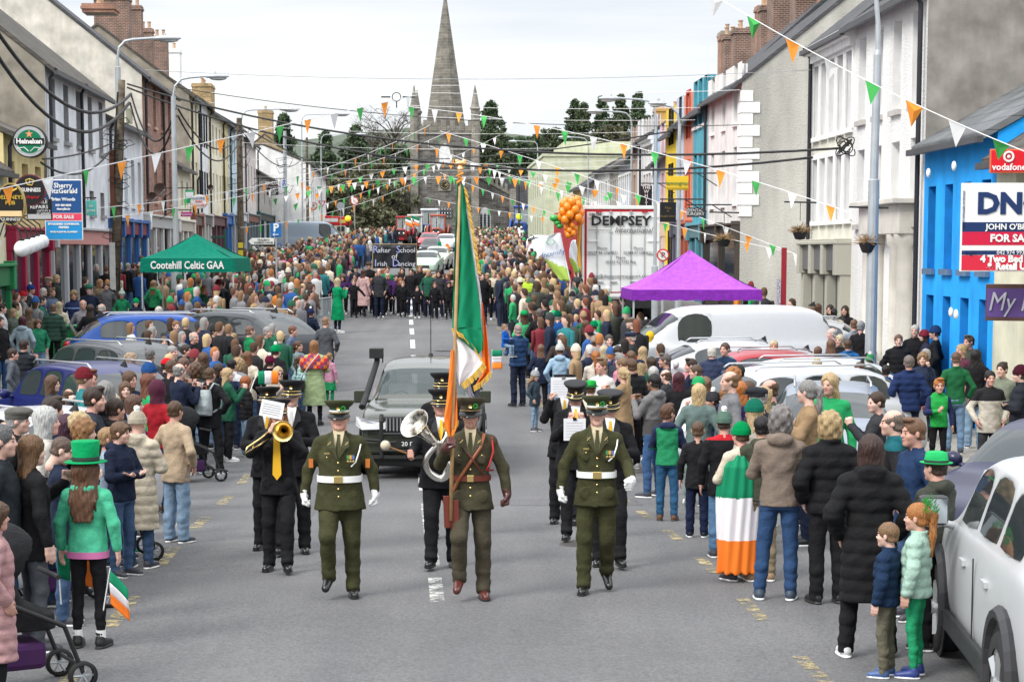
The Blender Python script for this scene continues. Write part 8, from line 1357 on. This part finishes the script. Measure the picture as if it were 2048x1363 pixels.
for a in [('man in black jacket with small yellow back emblem in the right crowd',1080,616,1.78,172,'coat',BK,'jeans',(.03,.06,.13),'short',(.14,.11,.1),{}), ('child in light blue coat with white bobble hat',1120,688,1.62,175,'hoodie',(.30,.44,.58),'slim',LDN,'short',HB,dict(hat='pom',hatc=(.62,.62,.6))), ('girl with very long brown hair at the road edge on the right',1082,688,1.45,178,'coat',NV,'jeans',BK,'vlong',(.19,.10,.06),{}),
    ('small child in pale grey bobble hat and flowered coat',1070,744,1.15,60,'coat',(.04,.06,.08),'slim',LDN,'long',(.35,.22,.12),dict(hat='pom',hatc=(.42,.43,.46),tilt=.3)), ('red haired woman in cream sweater filming in the right crowd',1192,700,1.68,175,'shirt',(.58,.52,.44),'jeans',BK,'pony',(.42,.15,.04),dict(arm='phone')), ('person in tall shiny green hat behind the young soldier',1182,762,1.56,160,'coat',CRM,'jeans',BK,'short',HB,dict(hat='trilby',hatc=(.01,.35,.05))),
    ('child in bright yellow padded jacket in the right crowd',1300,664,1.52,175,'hoodup',(.75,.45,.02),'jeans',NV,None,HB,{}), ('man in navy flat cap and dark jacket in profile on the right',1262,662,1.74,-100,'coat',(.03,.035,.035),'jeans',BK,'short',HW,dict(hat='flatcap',hatc=(.025,.035,.06))), ('man with white beard and brown flat cap by the gazebo leg',1262,634,1.76,-90,'coat',BK,'jeans',BK,'short',HW,dict(hat='flatcap',hatc=(.13,.095,.07),beard=1)),
    ('dark haired man looking straight at the camera from the right crowd',1218,668,1.74,10,'coat',CH,'jeans',BK,'short',(.07,.06,.05),{}), ('person in navy hooded jacket with the hood up in the right crowd',1138,634,1.68,170,'hoodup',(.02,.03,.07),'jeans',BK,None,HB,{}), ('person in green beret and blue jacket in the right crowd',1116,622,1.70,165,'coat',(.01,.07,.25),'jeans',BK,'short',HGR,dict(hat='beanie',hatc=(.0,.12,.07))),
    ('girl with waist long blonde ponytail in flowered jacket by the gazebo',1232,612,1.62,170,'coat',(.05,.05,.1),'jeans',BK,'pony',(.5,.34,.16),{}), ('woman with long straight brown hair in the right crowd',1172,640,1.66,170,'coat',BK,'jeans',BK,'vlong',(.13,.055,.03),{}), ('person in beige beanie in the right crowd',1190,672,1.66,175,'coat',(.3,.26,.22),'jeans',BK,'short',HB,dict(hat='beanie',hatc=(.36,.29,.23))), ('woman with short pale blonde hair beside the navy blazer',1208,690,1.62,170,'coat',CH,'jeans',BK,'bob',(.6,.5,.33),{}),
    ('person in green and white spotted bobble hat in the right crowd',1188,642,1.60,160,'coat',(.4,.42,.44),'jeans',BK,'short',HB,dict(hat='pom',hatc=(.0,.25,.09))), ('person in black and white patterned bobble hat by the white van',1292,640,1.60,170,'coat',BK,'jeans',BK,'short',HB,dict(hat='pom',hatc=(.04,.04,.045))), ('balding man in the right crowd in dark brown jacket',1122,664,1.70,178,'coat',(.05,.035,.03),'jeans',BK,'bald',(.1,.06,.04),{}),
    ('woman with fair hair over the shoulder of a camel coat',1286,692,1.64,150,'coat',(.4,.3,.2),'jeans',BK,'long',(.52,.37,.2),{}), ('man in dark puffer jacket with brown hair behind the blazer',1262,700,1.70,-160,'puffer',(.03,.035,.035),'jeans',BK,'short',(.16,.09,.05),{}), ('person in sparkling green cowboy hat at the back of the right crowd',1048,622,1.66,-160,'coat',(.05,.4,.15),'jeans',BK,'long',HB,dict(hat='trilby',hatc=(.0,.33,.08)))]:
    sp(a[0], a[1], a[2], a[3], a[4], a[5], a[6], a[7], a[8], a[9], a[10], a[11].pop('arm', 'pocket'), **a[11])
# ---- right pavement and doorways
for a in [('short haired man in green ribbed sweater and light jeans, seen from behind',1912,716,1.74,176,'shirt',(.015,.12,.045),'jeans',(.16,.26,.40),'buzz',(.16,.09,.06),dict(arm='pocket',hb=.011)), ('man in navy quilted jacket with short grey hair, seen from behind',1818,724,1.74,178,'puffer',(.014,.028,.09),'jeans',NV,'short',(.18,.15,.13),dict(hb=.011)), ('ginger haired boy in green and navy sports jersey facing the camera',1878,775,1.42,0,'hoodie',(.02,.32,.06),'slim',BK,'crop',(.5,.17,.04),dict(arm=('down','clap'),child=True,hb=.011)),
    ('woman with very long black hair in dark jacket and light jeans',1952,712,1.72,165,'coat',BK,'wide',(.2,.3,.42),'vlong',HBK,{}), ('young woman in glasses and cream gilet with green crochet scarf',1980,756,1.62,5,'coat',(.55,.5,.42),'jeans',CH,'bun',HBK,dict(hb=.011)), ('woman with tied dark hair beside the cream gilet',2004,738,1.68,-40,'coat',(.18,.2,.15),'jeans',CH,'bun',HD_,{}), ('woman in black quilted coat and dark red hat at the right edge',2040,748,1.70,-100,'longpuff',(.02,.022,.03),'jeans',BK,'short',HD_,dict(hat='beanie',hatc=(.06,.01,.02),arm='cross')),
    ('woman with tied back hair in black sports jacket facing the camera',1797,680,1.72,-5,'puffer',BK,'jeans',BK,'bun',(.16,.09,.06),{}), ('white haired man in black coat by the stone doorway',1830,660,1.80,-20,'coat',BK,'jeans',BK,'short',HW,{}), ('woman in dark red knitted hat by the blue wall',1848,672,1.68,-80,'puffer',(.03,.03,.06),'jeans',BK,'long',HD_,dict(hat='beanie',hatc=(.25,.03,.05))), ('tall person in navy patterned knitted hat and black padded coat',1870,664,1.80,-110,'long',BK,'jeans',BK,'short',HD_,dict(hat='beanie',hatc=(.02,.05,.15))),
    ('young man with brown quiff against the blue wall',1938,682,1.80,-60,'coat',OL,'jeans',BK,'crop',(.12,.07,.04),{}), ('woman in sunglasses with burgundy scarf against the blue wall',1922,700,1.70,-60,'coat',(.1,.03,.05),'jeans',BK,'bun',HBL,{}), ('curly haired boy in navy jacket with hand at his mouth',1846,718,1.60,-20,'coat',(.02,.03,.06),'jeans',BK,'curly',(.28,.17,.09),dict(arm=('raise','pocket'))), ('boy with dark fringe in white hoodie behind the blue grey car',1718,738,1.60,-25,'hoodie',(.5,.54,.6),'jeans',BK,'fringe',(.12,.06,.04),{}),
    ('child in green and brown bobble hat and grey puffer jacket',1740,722,1.45,175,'puffer',(.05,.06,.075),'jeans',BK,'short',HB,dict(hat='pom',hatc=(.04,.28,.09))), ('dark haired child in blue sports jacket by the sports jacket woman',1772,746,1.35,175,'hoodie',(.02,.05,.14),'jeans',BK,'short',HBK,{}), ('man in grey sweatshirt and cream trousers, seen from behind',1708,648,1.78,178,'shirt',(.26,.28,.32),'jeans',(.5,.45,.36),'buzz',(.18,.1,.06),{}), ('bald man behind the cars at the cream building',1664,666,1.74,-90,'coat',(.2,.25,.3),'jeans',BK,'bald',HW,dict(skin=(.7,.42,.36))),
    ('girl with waist length brown hair beside the bald man',1662,690,1.66,175,'coat',(.05,.04,.05),'jeans',BK,'vlong',(.17,.085,.05),{}), ('blonde woman in leather jacket by the cream building',1680,680,1.68,-40,'coat',BK,'jeans',BK,'long',(.6,.5,.34),{}), ('person in blue hooded coat by the cream building',1696,690,1.62,178,'puffer',(.02,.11,.28),'jeans',BK,'short',HB,{}), ('girl with long hair and burgundy trousers by the dark shopfront',1622,622,1.70,10,'puffer',BK,'slim',(.08,.01,.025),'vlong',(.2,.12,.07),{}),
    ('second long haired girl in black by the dark shopfront',1636,616,1.74,160,'coat',BK,'slim',BK,'vlong',(.12,.06,.04),{}), ('young woman with pulled back hair holding her hand to her mouth by the shop window',1660,618,1.70,-30,'coat',(.02,.025,.05),'slim',BK,'long',HD_,dict(arm=('raise','pocket'))), ('girl in cream padded jacket with dark ponytail by the shop window',1668,626,1.66,170,'puffer',(.5,.44,.33),'slim',BK,'pony',HBK,{}), ('dark haired woman furthest right by the shop window',1690,620,1.70,-30,'coat',BK,'slim',BK,'long',HD_,{}),
    ('child with fair hair in navy coat between the parked cars on the right',1634,734,1.40,170,'coat',NV,'jeans',BK,'wavy',(.5,.38,.2),{}), ('brown haired child crouching behind the silver car roof',1636,704,1.45,160,'coat',(.3,.2,.2),'jeans',BK,'bob',(.17,.09,.06),{}), ('man in black turned away by the grey sweatshirt',1722,652,1.76,150,'coat',BK,'jeans',BK,'short',HGR,{})]:
    sp(a[0], a[1], a[2], a[3], a[4], a[5], a[6], a[7], a[8], a[9], a[10], a[11].pop('arm', 'pocket'), pave=1, **a[11])
CL2 = {}
def two_tone(key, col, fn):
    t = [o for o in S.objects if o.get('label', '').startswith(key)][0]; o = [c for c in t.children if c.data.name.startswith('jacket')][0]; me = o.data.copy(); me.materials.append(mat('cloth2_%02d%02d%02d' % tuple(int(c*99) for c in col), col, .9, bump=.3)); C = np.array([p.center[:] for p in me.polygons]); me.polygons.foreach_set('material_index', fn(C).astype(np.int32)); o.data = me; me.update()
SLV = lambda C: (np.abs(C[:, 0]) > .165); HOOD = lambda C: (C[:, 2] > 1.44)
two_tone('boy in green hooded top with navy', (.012,.02,.06), lambda C: (SLV(C) & (C[:, 2] > 1.12)) | HOOD(C)); two_tone('ginger haired boy in green and navy', (.012,.02,.07), SLV); two_tone('bearded man in two tone', (.06,.055,.055), lambda C: C[:, 2] < 1.12); two_tone('dark haired woman with wide white', (.015,.025,.06), lambda C: C[:, 2] < 1.34)
two_tone('boy in green and grey bobble', (.45,.01,.02), HOOD); two_tone('man with quiff in green and navy', (.012,.02,.05), lambda C: np.abs(C[:, 0]) < .12); two_tone('young woman in glasses and cream gilet', BK, lambda C: C[:, 2] > 1.28); two_tone('balding man with teal', BK, lambda C: C[:, 2] < 1.40); two_tone('man in red hoodie', (.07,.012,.03), lambda C: C[:, 2] > 1.47)
two_tone('person in blue knitted', CH, SLV); two_tone('fair haired youth in blue grey', (.05,.06,.08), HOOD); two_tone('curly haired youth in navy zip', (.2,.3,.5), lambda C: (np.abs(C[:, 2]-1.3) < .015) & (C[:, 1] < 0))
# ---- parade: dancers in black, the banner and those in front of it
sp('woman in long emerald green coat at the road edge, seen from the side', 676, 666, 1.70, 130, 'robe', (.0,.24,.09), 'slim', NV, 'bob', (.55,.45,.28), 'phone', True, sc=WH, shoe='trainer', turn=.3); sp('woman in long pale pink coat walking beside the children', 728, 634, 1.68, 150, 'robe', (.55,.36,.35), 'slim', BK, 'long', (.09,.04,.03), 'down', True, leg=('fwd','backw'))
TS = (.010,.010,.012)
for i, (x, yf, h, hc, bw, q) in enumerate([(708,637,1.34,(.28,.17,.09),'short','boy'),(762,637,1.28,HB,'pony','girl with reaching arms'),(806,636,1.26,(.3,.14,.07),'short','smaller boy in the middle'),(835,637,1.10,HB,'pony','smallest girl'),(870,639,1.26,HB,'bun','girl with a green bow'),(898,640,1.30,HD_,'long','girl half hidden by the tall flag'),(977,640,1.36,HB,'long','girl right of the tall flag'),(1030,646,1.62,(.4,.26,.14),'pony','adult seen from behind')]):
    sp('%s in black tracksuit in the front row of dancers' % q, x, yf, h, 0 if i < 7 else 178, 'hoodie', TS, 'slim', BK, bw, hc, 'out' if i in (0,1,2,3) else 'down', True, leg=('fwd','stand') if i % 2 else ('stand','fwd'), sc=WH if i in (1,3,6) else BK, group='dancers walking in the parade')
BN = [o for o in S.objects if o.name == 'x']
for i, (lb, x, y, h, top, tc, hair, hc, hat) in enumerate([('woman in green cardigan over white top leading the dancers',775,532,1.70,'coat',(.0,.22,.10),'short',HB,None), ('man in wide brown hat behind the dancers',738,524,1.80,'coat',BK,'short',HB,'trilby'), ('woman in sunglasses with long wavy fair brown hair behind the dancers',840,530,1.74,'coat',BK,'vlong',(.3,.17,.09),None), ('woman with green scarf right of the sunglasses woman',857,538,1.68,'coat',(.02,.1,.06),'long',HBL,None), ('man in navy cap at the left of the dancers',712,530,1.74,'coat',NV,'short',HB,'cap'),
    ('balding man just left of the green cardigan',758,536,1.74,'coat',CH,'bald',HB,None), ('woman in black with fringe right of the green cardigan',805,534,1.68,'coat',BK,'bob',HB,None), ('woman in dark glasses behind the dancing children',822,536,1.68,'coat',BK,'short',HD_,None), ('woman with short dark hair at the right of the dancers',878,540,1.66,'coat',CH,'wavy',HD_,None),
    ('woman in pale cream coat in front of the right crowd',988,540,1.68,'coat',CRM,'long',HBL,None), ('woman in long dark green padded coat in front of the right crowd',1006,541,1.72,'longpuff',(.05,.065,.05),'long',HBL,None), ('woman in white jacket and dark jeans in front of the right crowd',1022,546,1.70,'coat',(.6,.58,.52),'bob',HD_,None), ('steward in black with yellow high visibility vest in the right crowd',1055,548,1.76,'vest',(.45,.62,.05),'short',HGR,None), ('second steward in yellow vest just behind the first',1040,540,1.74,'vest',(.48,.6,.04),'short',HB,None), ('man in sunglasses and black jacket right of the tall flag',964,544,1.74,'coat',BK,'short',HD_,None)]):
    sp(lb, x, y, h, random.uniform(-20, 20), top, tc, 'jeans', NV, hair, hc, 'pocket' if i % 2 else 'down', hat=hat, hatc=(.09,.06,.04) if hat == 'trilby' else NV)
two_tone('woman in green cardigan', (.7,.7,.7), lambda C: (np.abs(C[:, 0]) < .07) & (C[:, 1] < 0))
rn = random.Random(21); used = [(q[0], q[1]) for q in HERO]
def free(x, y, d=.42): return all((x-a)**2+((y-b)*.8)**2 > d*d for a, b in used)
Yd = solve(637)
n_ = 0; tries = 0
DC = ['short brown hair','a fair ponytail','a dark bun','long brown hair','ginger hair','a dark ponytail','long fair hair','dark bobbed hair']; DH = [('short',HB),('pony',HBL),('bun',HD_),('long',HB),('bob',HRD),('pony',HD_),('long',HBL),('bob',HD_)]
PL_ = ['in the second row of dancers','in the third row of dancers','in the fourth row of dancers','near the back of the dancers']
combo = [(r, j, s_) for r in range(4) for j in range(8) for s_ in (0, 1)]; rn.shuffle(combo); combo = [c for c in combo if not (c[2] and c[0] == 3)]
for r, j, s_ in combo[:44]:
    for _ in range(60):
        Y = Yd+1.0+r*1.1+rn.uniform(0, .9); X = centre(Y)+rn.uniform(-3.4, 2.8)
        if free(X, Y, .36): break
    else: continue
    used.append((X, Y)); h = rn.uniform(1.2, 1.5)+(.12 if r > 1 else 0); p = (X, Y, gz(Y)); hr = DH[j]; top = 'hoodie'
    person('dancer with %s and %s %s' % (DC[j], 'purple sleeves showing' if s_ else 'plain black tracksuit', PL_[r]), p, rn.uniform(-.25, .25), h, rn.choice((('down','down'),('out','out'),('pocket','down'))), rn.choice((('fwd','stand'),('stand','fwd'))), top, TS if not s_ else (.06,.02,.10), 'slim', BK, hr[0], hr[1], turn=rn.choice((-.5, 0, .5)), group='dancers walking in the parade', sc=rn.choice((WH, BK)), hb=.016)
# black banner
Yb_ = Yd+6.6; a, b_ = P(745, 490, Yb_), P(833, 536, Yb_); w, h_ = b_.x-a.x, a.z-b_.z; t = thing('parade_banner', 'black banner of the Rafter School of Irish Dancing held above the dancers', 'banner', ((a.x+b_.x)/2, Yb_, (a.z+b_.z)/2)); m = MB(); n = 24; vs = []
for i in range(n+1):
    for j in range(9): vs.append((-w/2+w*i/n, .03*math.sin(i*.8+j*.3), h_/2-h_*j/8))
m.add(vs, [(i*9+j, i*9+j+1, (i+1)*9+j+1, (i+1)*9+j) for i in range(n) for j in range(8)]); o = part('cloth', m, flat('banner_black', (.015,.016,.02), .5), t, True); o.modifiers.new('s', 'SOLIDIFY').thickness = .01
IN = flat('banner_ink', (.6,.62,.66)); IB = flat('banner_initial', (.33,.38,.68))
for tx, x, z, sz, mm in (('after', -.235*w, h_*.27, .26, IN), ('R', -.43*w, h_*.30, .38, IB), ('chool', .30*w, h_*.27, .26, IN), ('S', .09*w, h_*.30, .38, IB), ('of', 0, 0, .28, IN), ('rish', -.28*w, -h_*.32, .26, IN), ('I', -.43*w, -h_*.29, .38, IB), ('ancing', .28*w, -h_*.32, .26, IN), ('D', .03*w, -h_*.29, .38, IB)): text(tx, sz, mm, t, (x, -.05, z))
m = MB(); [m.tube([(s*w*.5, .03, h_/2+.08), (s*w*.5, .03, -2.2)], .022, 6) for s in (-1, 1)]; m.tube([(-w/2, .03, h_/2+.03), (w/2, .03, h_/2+.03)], .02, 6); part('poles', m, mat('banner_pole', (.3,.22,.12), .5), t)
for i, (x, y, lb) in enumerate(((864, 500, 'tricolour flag fixed to the cream vintage car'), (875, 482, 'second small flag on the cream vintage car'), (811, 432, 'green flag flying on the white tractor'), (822, 430, 'green and yellow flag on the blue tractor'))): handflag(lb, P(x, y, 128 if i < 2 else 188), .9, .8, i > 1, 0, .3, (0,-1.4))
# ---- the crowd: the nearest as individuals, the rest as one mass
ids = [o for o in S.objects if o.type == 'EMPTY' and o.get('category') == 'person']; NI = len(ids)
rects = []
for o in S.objects:
    if o.type == 'EMPTY' and o.get('category') in ('car', 'van') and o.location.y < 130:
        Lc = max([c.bound_box[6][0] for c in o.children if c.name.startswith('body')] or [4.4])*o.scale.x; rects.append((o.location.x, o.location.y, o.rotation_euler.z, Lc))
def incar(x, y):
    for cx, cy, rz, Lc in rects:
        dx, dy = x-cx, y-cy; u = dx*math.cos(rz)+dy*math.sin(rz); v = -dx*math.sin(rz)+dy*math.cos(rz)
        if -.15 < u < Lc+.15 and abs(v) < 1.12: return True
    if abs(x-P(1241, 500, Yt).x) < 1.6 and Yt-.3 < y < Yt+13: return True
    return False
pts = []
def fill(y0, y1, o0, o1, dens, side):
    n = int((y1-y0)*abs(o1-o0)*dens)
    for _ in range(n):
        Y = rn.uniform(y0, y1); X = centre(Y)+rn.uniform(o0, o1)
        if incar(X, Y) or not free(X, Y, .40): continue
        used.append((X, Y)); pts.append((X, Y, side))
fill(19, 32, -3.5, -5.6, 1.2, -1); fill(32, 42, -2.75, -5, 1.6, -1); fill(42, 60, -2.8, -6.5, 2.6, -1); fill(60, 100, -3.0, -8.0, 2.3, -1); fill(100, 140, -3.6, -7.4, 2.0, -1); fill(140, 188, -3.8, -7.0, 1.5, -1); fill(48, 100, -8.9, -10.5, .35, -1)
fill(21, 30, 3.5, 5.2, 1.3, 1); fill(30, 42, 2.75, 5, 1.7, 1); fill(42, 66, 2.8, 5.6, 2.6, 1); fill(66, 110, 3.0, 5.6, 2.4, 1); fill(110, 150, 3.2, 6.4, 2.0, 1); fill(150, 190, 3.4, 7.2, 1.5, 1); fill(20, 60, 8.9, 9.9, .3, 1)
pts.sort(key=lambda q: q[1]); print('crowd', NI, len(pts))
HC_ = [('dark brown', (.06,.035,.022)), ('brown', (.11,.06,.035)), ('light brown', (.22,.13,.07)), ('blonde', (.50,.36,.19)), ('grey', (.26,.25,.24)), ('white', (.52,.51,.48)), ('black', (.018,.014,.013)), ('ginger', (.38,.15,.05)), ('auburn', (.17,.06,.035))]
CC_ = [('black', BK), ('navy', NV), ('charcoal', CH), ('bottle green', (.015,.09,.05)), ('bright green', (.02,.30,.10)), ('olive', OL), ('cream', CRM), ('dark red', (.18,.02,.03)), ('mid blue', (.02,.08,.25)), ('grey', (.18,.18,.19)), ('tan', (.30,.20,.11)), ('pink', (.50,.20,.27)), ('brown', (.10,.06,.04)), ('teal', (.02,.16,.17)), ('white', (.6,.6,.58)), ('orange', (.6,.2,.03)), ('mustard', (.5,.3,.04))]
CW = [16,13,9,5,6,5,4,4,5,6,4,3,4,2,3,1,1]; HS_ = ['short','short','buzz','bald','crop','long','bob','wavy','pony','long','curly','vlong','bun']
TN = {'puffer': 'puffer jacket', 'coat': 'jacket', 'hoodie': 'hooded top', 'long': 'long coat'}; HN = {'beanie': 'knitted hat', 'pom': 'bobble hat', 'cap': 'cap', 'flatcap': 'flat cap', 'trilby': 'brimmed hat', 'tophat': 'top hat'}
def zone(X, Y, s):
    q = 'left' if s < 0 else 'right'; d = 'by the jeep' if Y < 36 else 'near the gazebo' if Y < 52 else 'by the dancers' if Y < 68 else 'behind the dancers' if Y < 90 else 'far back'; r_ = abs(X-centre(Y)); return '%s crowd %s %s' % (q, d, 'front row' if r_ < 3.9 else 'mid row' if r_ < 5.2 else 'back row' if r_ < 8.5 else 'by the shops')
def look():
    hi = rn.choices(range(9), [8,8,5,4,5,2,3,2,2])[0]; ci = rn.choices(range(17), CW)[0]; top = rn.choices(list(TN), [4,7,4,1])[0]; hat = rn.choices([None,'beanie','pom','cap','flatcap','trilby'], [40,3,2,2,1.5,.6])[0]; hci = rn.choice((3,4,4,0,1,2,8,6,7,9,10)); return hi, ci, top, hat, hci
k_ind = 300-NI; seen = set()
for (X, Y, s) in pts[:k_ind]:
    for _ in range(40):
        hi, ci, top, hat, hci = look(); hs = rn.choice(HS_) if not hat else rn.choice(('short','long','bob'))
        hn = {'short':'short','buzz':'cropped','bald':'thinning','crop':'tufty','long':'long','bob':'bobbed','wavy':'wavy','pony':'tied','curly':'curly','vlong':'very long','bun':'pinned'}[hs]
        lb = ('%s %s, %s %s, ' % (CC_[hci][0], HN[hat], CC_[ci][0], TN[top]) if hat else '%s %s hair, %s %s, ' % (hn, HC_[hi][0], CC_[ci][0], TN[top]))+zone(X, Y, s)
        if lb not in seen: break
    seen.add(lb); ch = rn.random() < .16; h = rn.uniform(1.25, 1.45) if ch else rn.uniform(1.58, 1.84); base = (125 if s < 0 else -125)+rn.gauss(0, 30)
    if rn.random() < .06: base = rn.uniform(-30, 30)
    person(lb, (X, Y, gz(Y)+(.12 if abs(X-centre(Y)) > 8.6 else 0)), R(base), h, rn.choice((('pocket','pocket'),('clap','clap'),('phone','phone'),('down','down'))), ('stand','stand'), top, CC_[ci][1], 'jeans', rn.choice((DNM, BK, NV, LDN)), hs, HC_[hi][1], hat, CC_[hci][1], turn=rn.choice((-.5, 0, .5)), hb=.016, group='spectators lining the road', sc=rn.choice((WH, BK)))
# mass of small figures: head, hair or hat, shoulders, coat, legs - colours in a face attribute
V, Fc, Cl = [], [], []
def lump(c, prof, n, col, rz=0, face=None):
    o = len(V); 
    for z, rx, ry, oy in prof:
        for k in range(n): a = 2*PI*k/n+rz; x, y = math.cos(2*PI*k/n)*rx, math.sin(2*PI*k/n)*ry+oy; V.append((c[0]+x*math.cos(rz)-y*math.sin(rz), c[1]+x*math.sin(rz)+y*math.cos(rz), c[2]+z))
    for i in range(len(prof)-1):
        for k in range(n): Fc.append((o+i*n+k, o+i*n+(k+1) % n, o+(i+1)*n+(k+1) % n, o+(i+1)*n+k)); Cl.append(col)
    Fc.append(tuple(o+(len(prof)-1)*n+k for k in range(n))); Cl.append(col)
for X, Y, s in pts[k_ind:]:
    hi, ci, top, hat, hci = look(); ch = rn.random() < .15; q = (rn.uniform(1.2, 1.45) if ch else rn.uniform(1.58, 1.85))/1.76; rz = R((125 if s < 0 else -125)+rn.gauss(0, 35)); c = (X, Y, gz(Y)+(.1 if abs(X-centre(Y)) > 8.6 else 0)); tc_ = CC_[ci][1]; hc_ = HC_[hi][1]; sk_ = rn.choice(SKINS); Pq = lambda L_: [(z*q, rx*q, ry*q, oy*q) for z, rx, ry, oy in L_]
    for sx in (-1, 1): lump((c[0]+math.cos(rz)*sx*.09, c[1]+math.sin(rz)*sx*.09, c[2]), Pq([(0,.05,.1,-.03),(.1,.055,.06,0),(.5,.07,.07,0),(.9,.09,.1,0)]), 6, rn.choice((DNM, BK, NV)))
    lump(c, Pq([(.8,.19,.13,0),(1.0,.18,.13,0),(1.2,.19,.13,0),(1.35,.22,.13,0),(1.43,.19,.11,0),(1.5,.07,.07,0)]), 10, tc_, rz)
    for sx in (-1, 1): lump((c[0]+math.cos(rz)*sx*.225*q, c[1]+math.sin(rz)*sx*.225*q, c[2]), Pq([(.95,.035,.035,-.1),(1.15,.05,.05,.0),(1.4,.055,.055,0),(1.44,.03,.03,0)]), 6, tc_, rz)
    lump(c, Pq([(1.47,.05,.05,.01),(1.54,.055,.06,0),(1.60,.075,.09,-.005),(1.68,.078,.095,0),(1.74,.05,.06,0),(1.76,.01,.01,0)]), 9, sk_, rz)
    if hat: lump(c, Pq([(1.66,.095,.115,.005),(1.72,.09,.11,.01),(1.80,.05,.06,.01),(1.82,.01,.01,.01)]), 9, CC_[hci][1], rz)
    lump(c, Pq([(1.50 if rn.random() < .45 else 1.58,.075,.05,.045),(1.62,.085,.085,.022),(1.70,.088,.095,.015),(1.76,.06,.07,.01),(1.785,.01,.01,0)]), 9, hc_, rz)
me = bpy.data.meshes.new('crowd'); me.from_pydata(V, [], Fc); me.polygons.foreach_set('use_smooth', [True]*len(Fc)); ca = me.color_attributes.new('Col', 'FLOAT_COLOR', 'CORNER'); arr = []
for f_, c_ in zip(Fc, Cl): arr += [*c_, 1.]*len(f_)
ca.data.foreach_set('color', arr); me.materials.append(mat('crowd_colours', kind='attr', rough=.85)); o = ob('crowd', me); tag(o, kind='stuff')
o['label'] = 'mass of far spectators packed along both sides of the road up to the church'
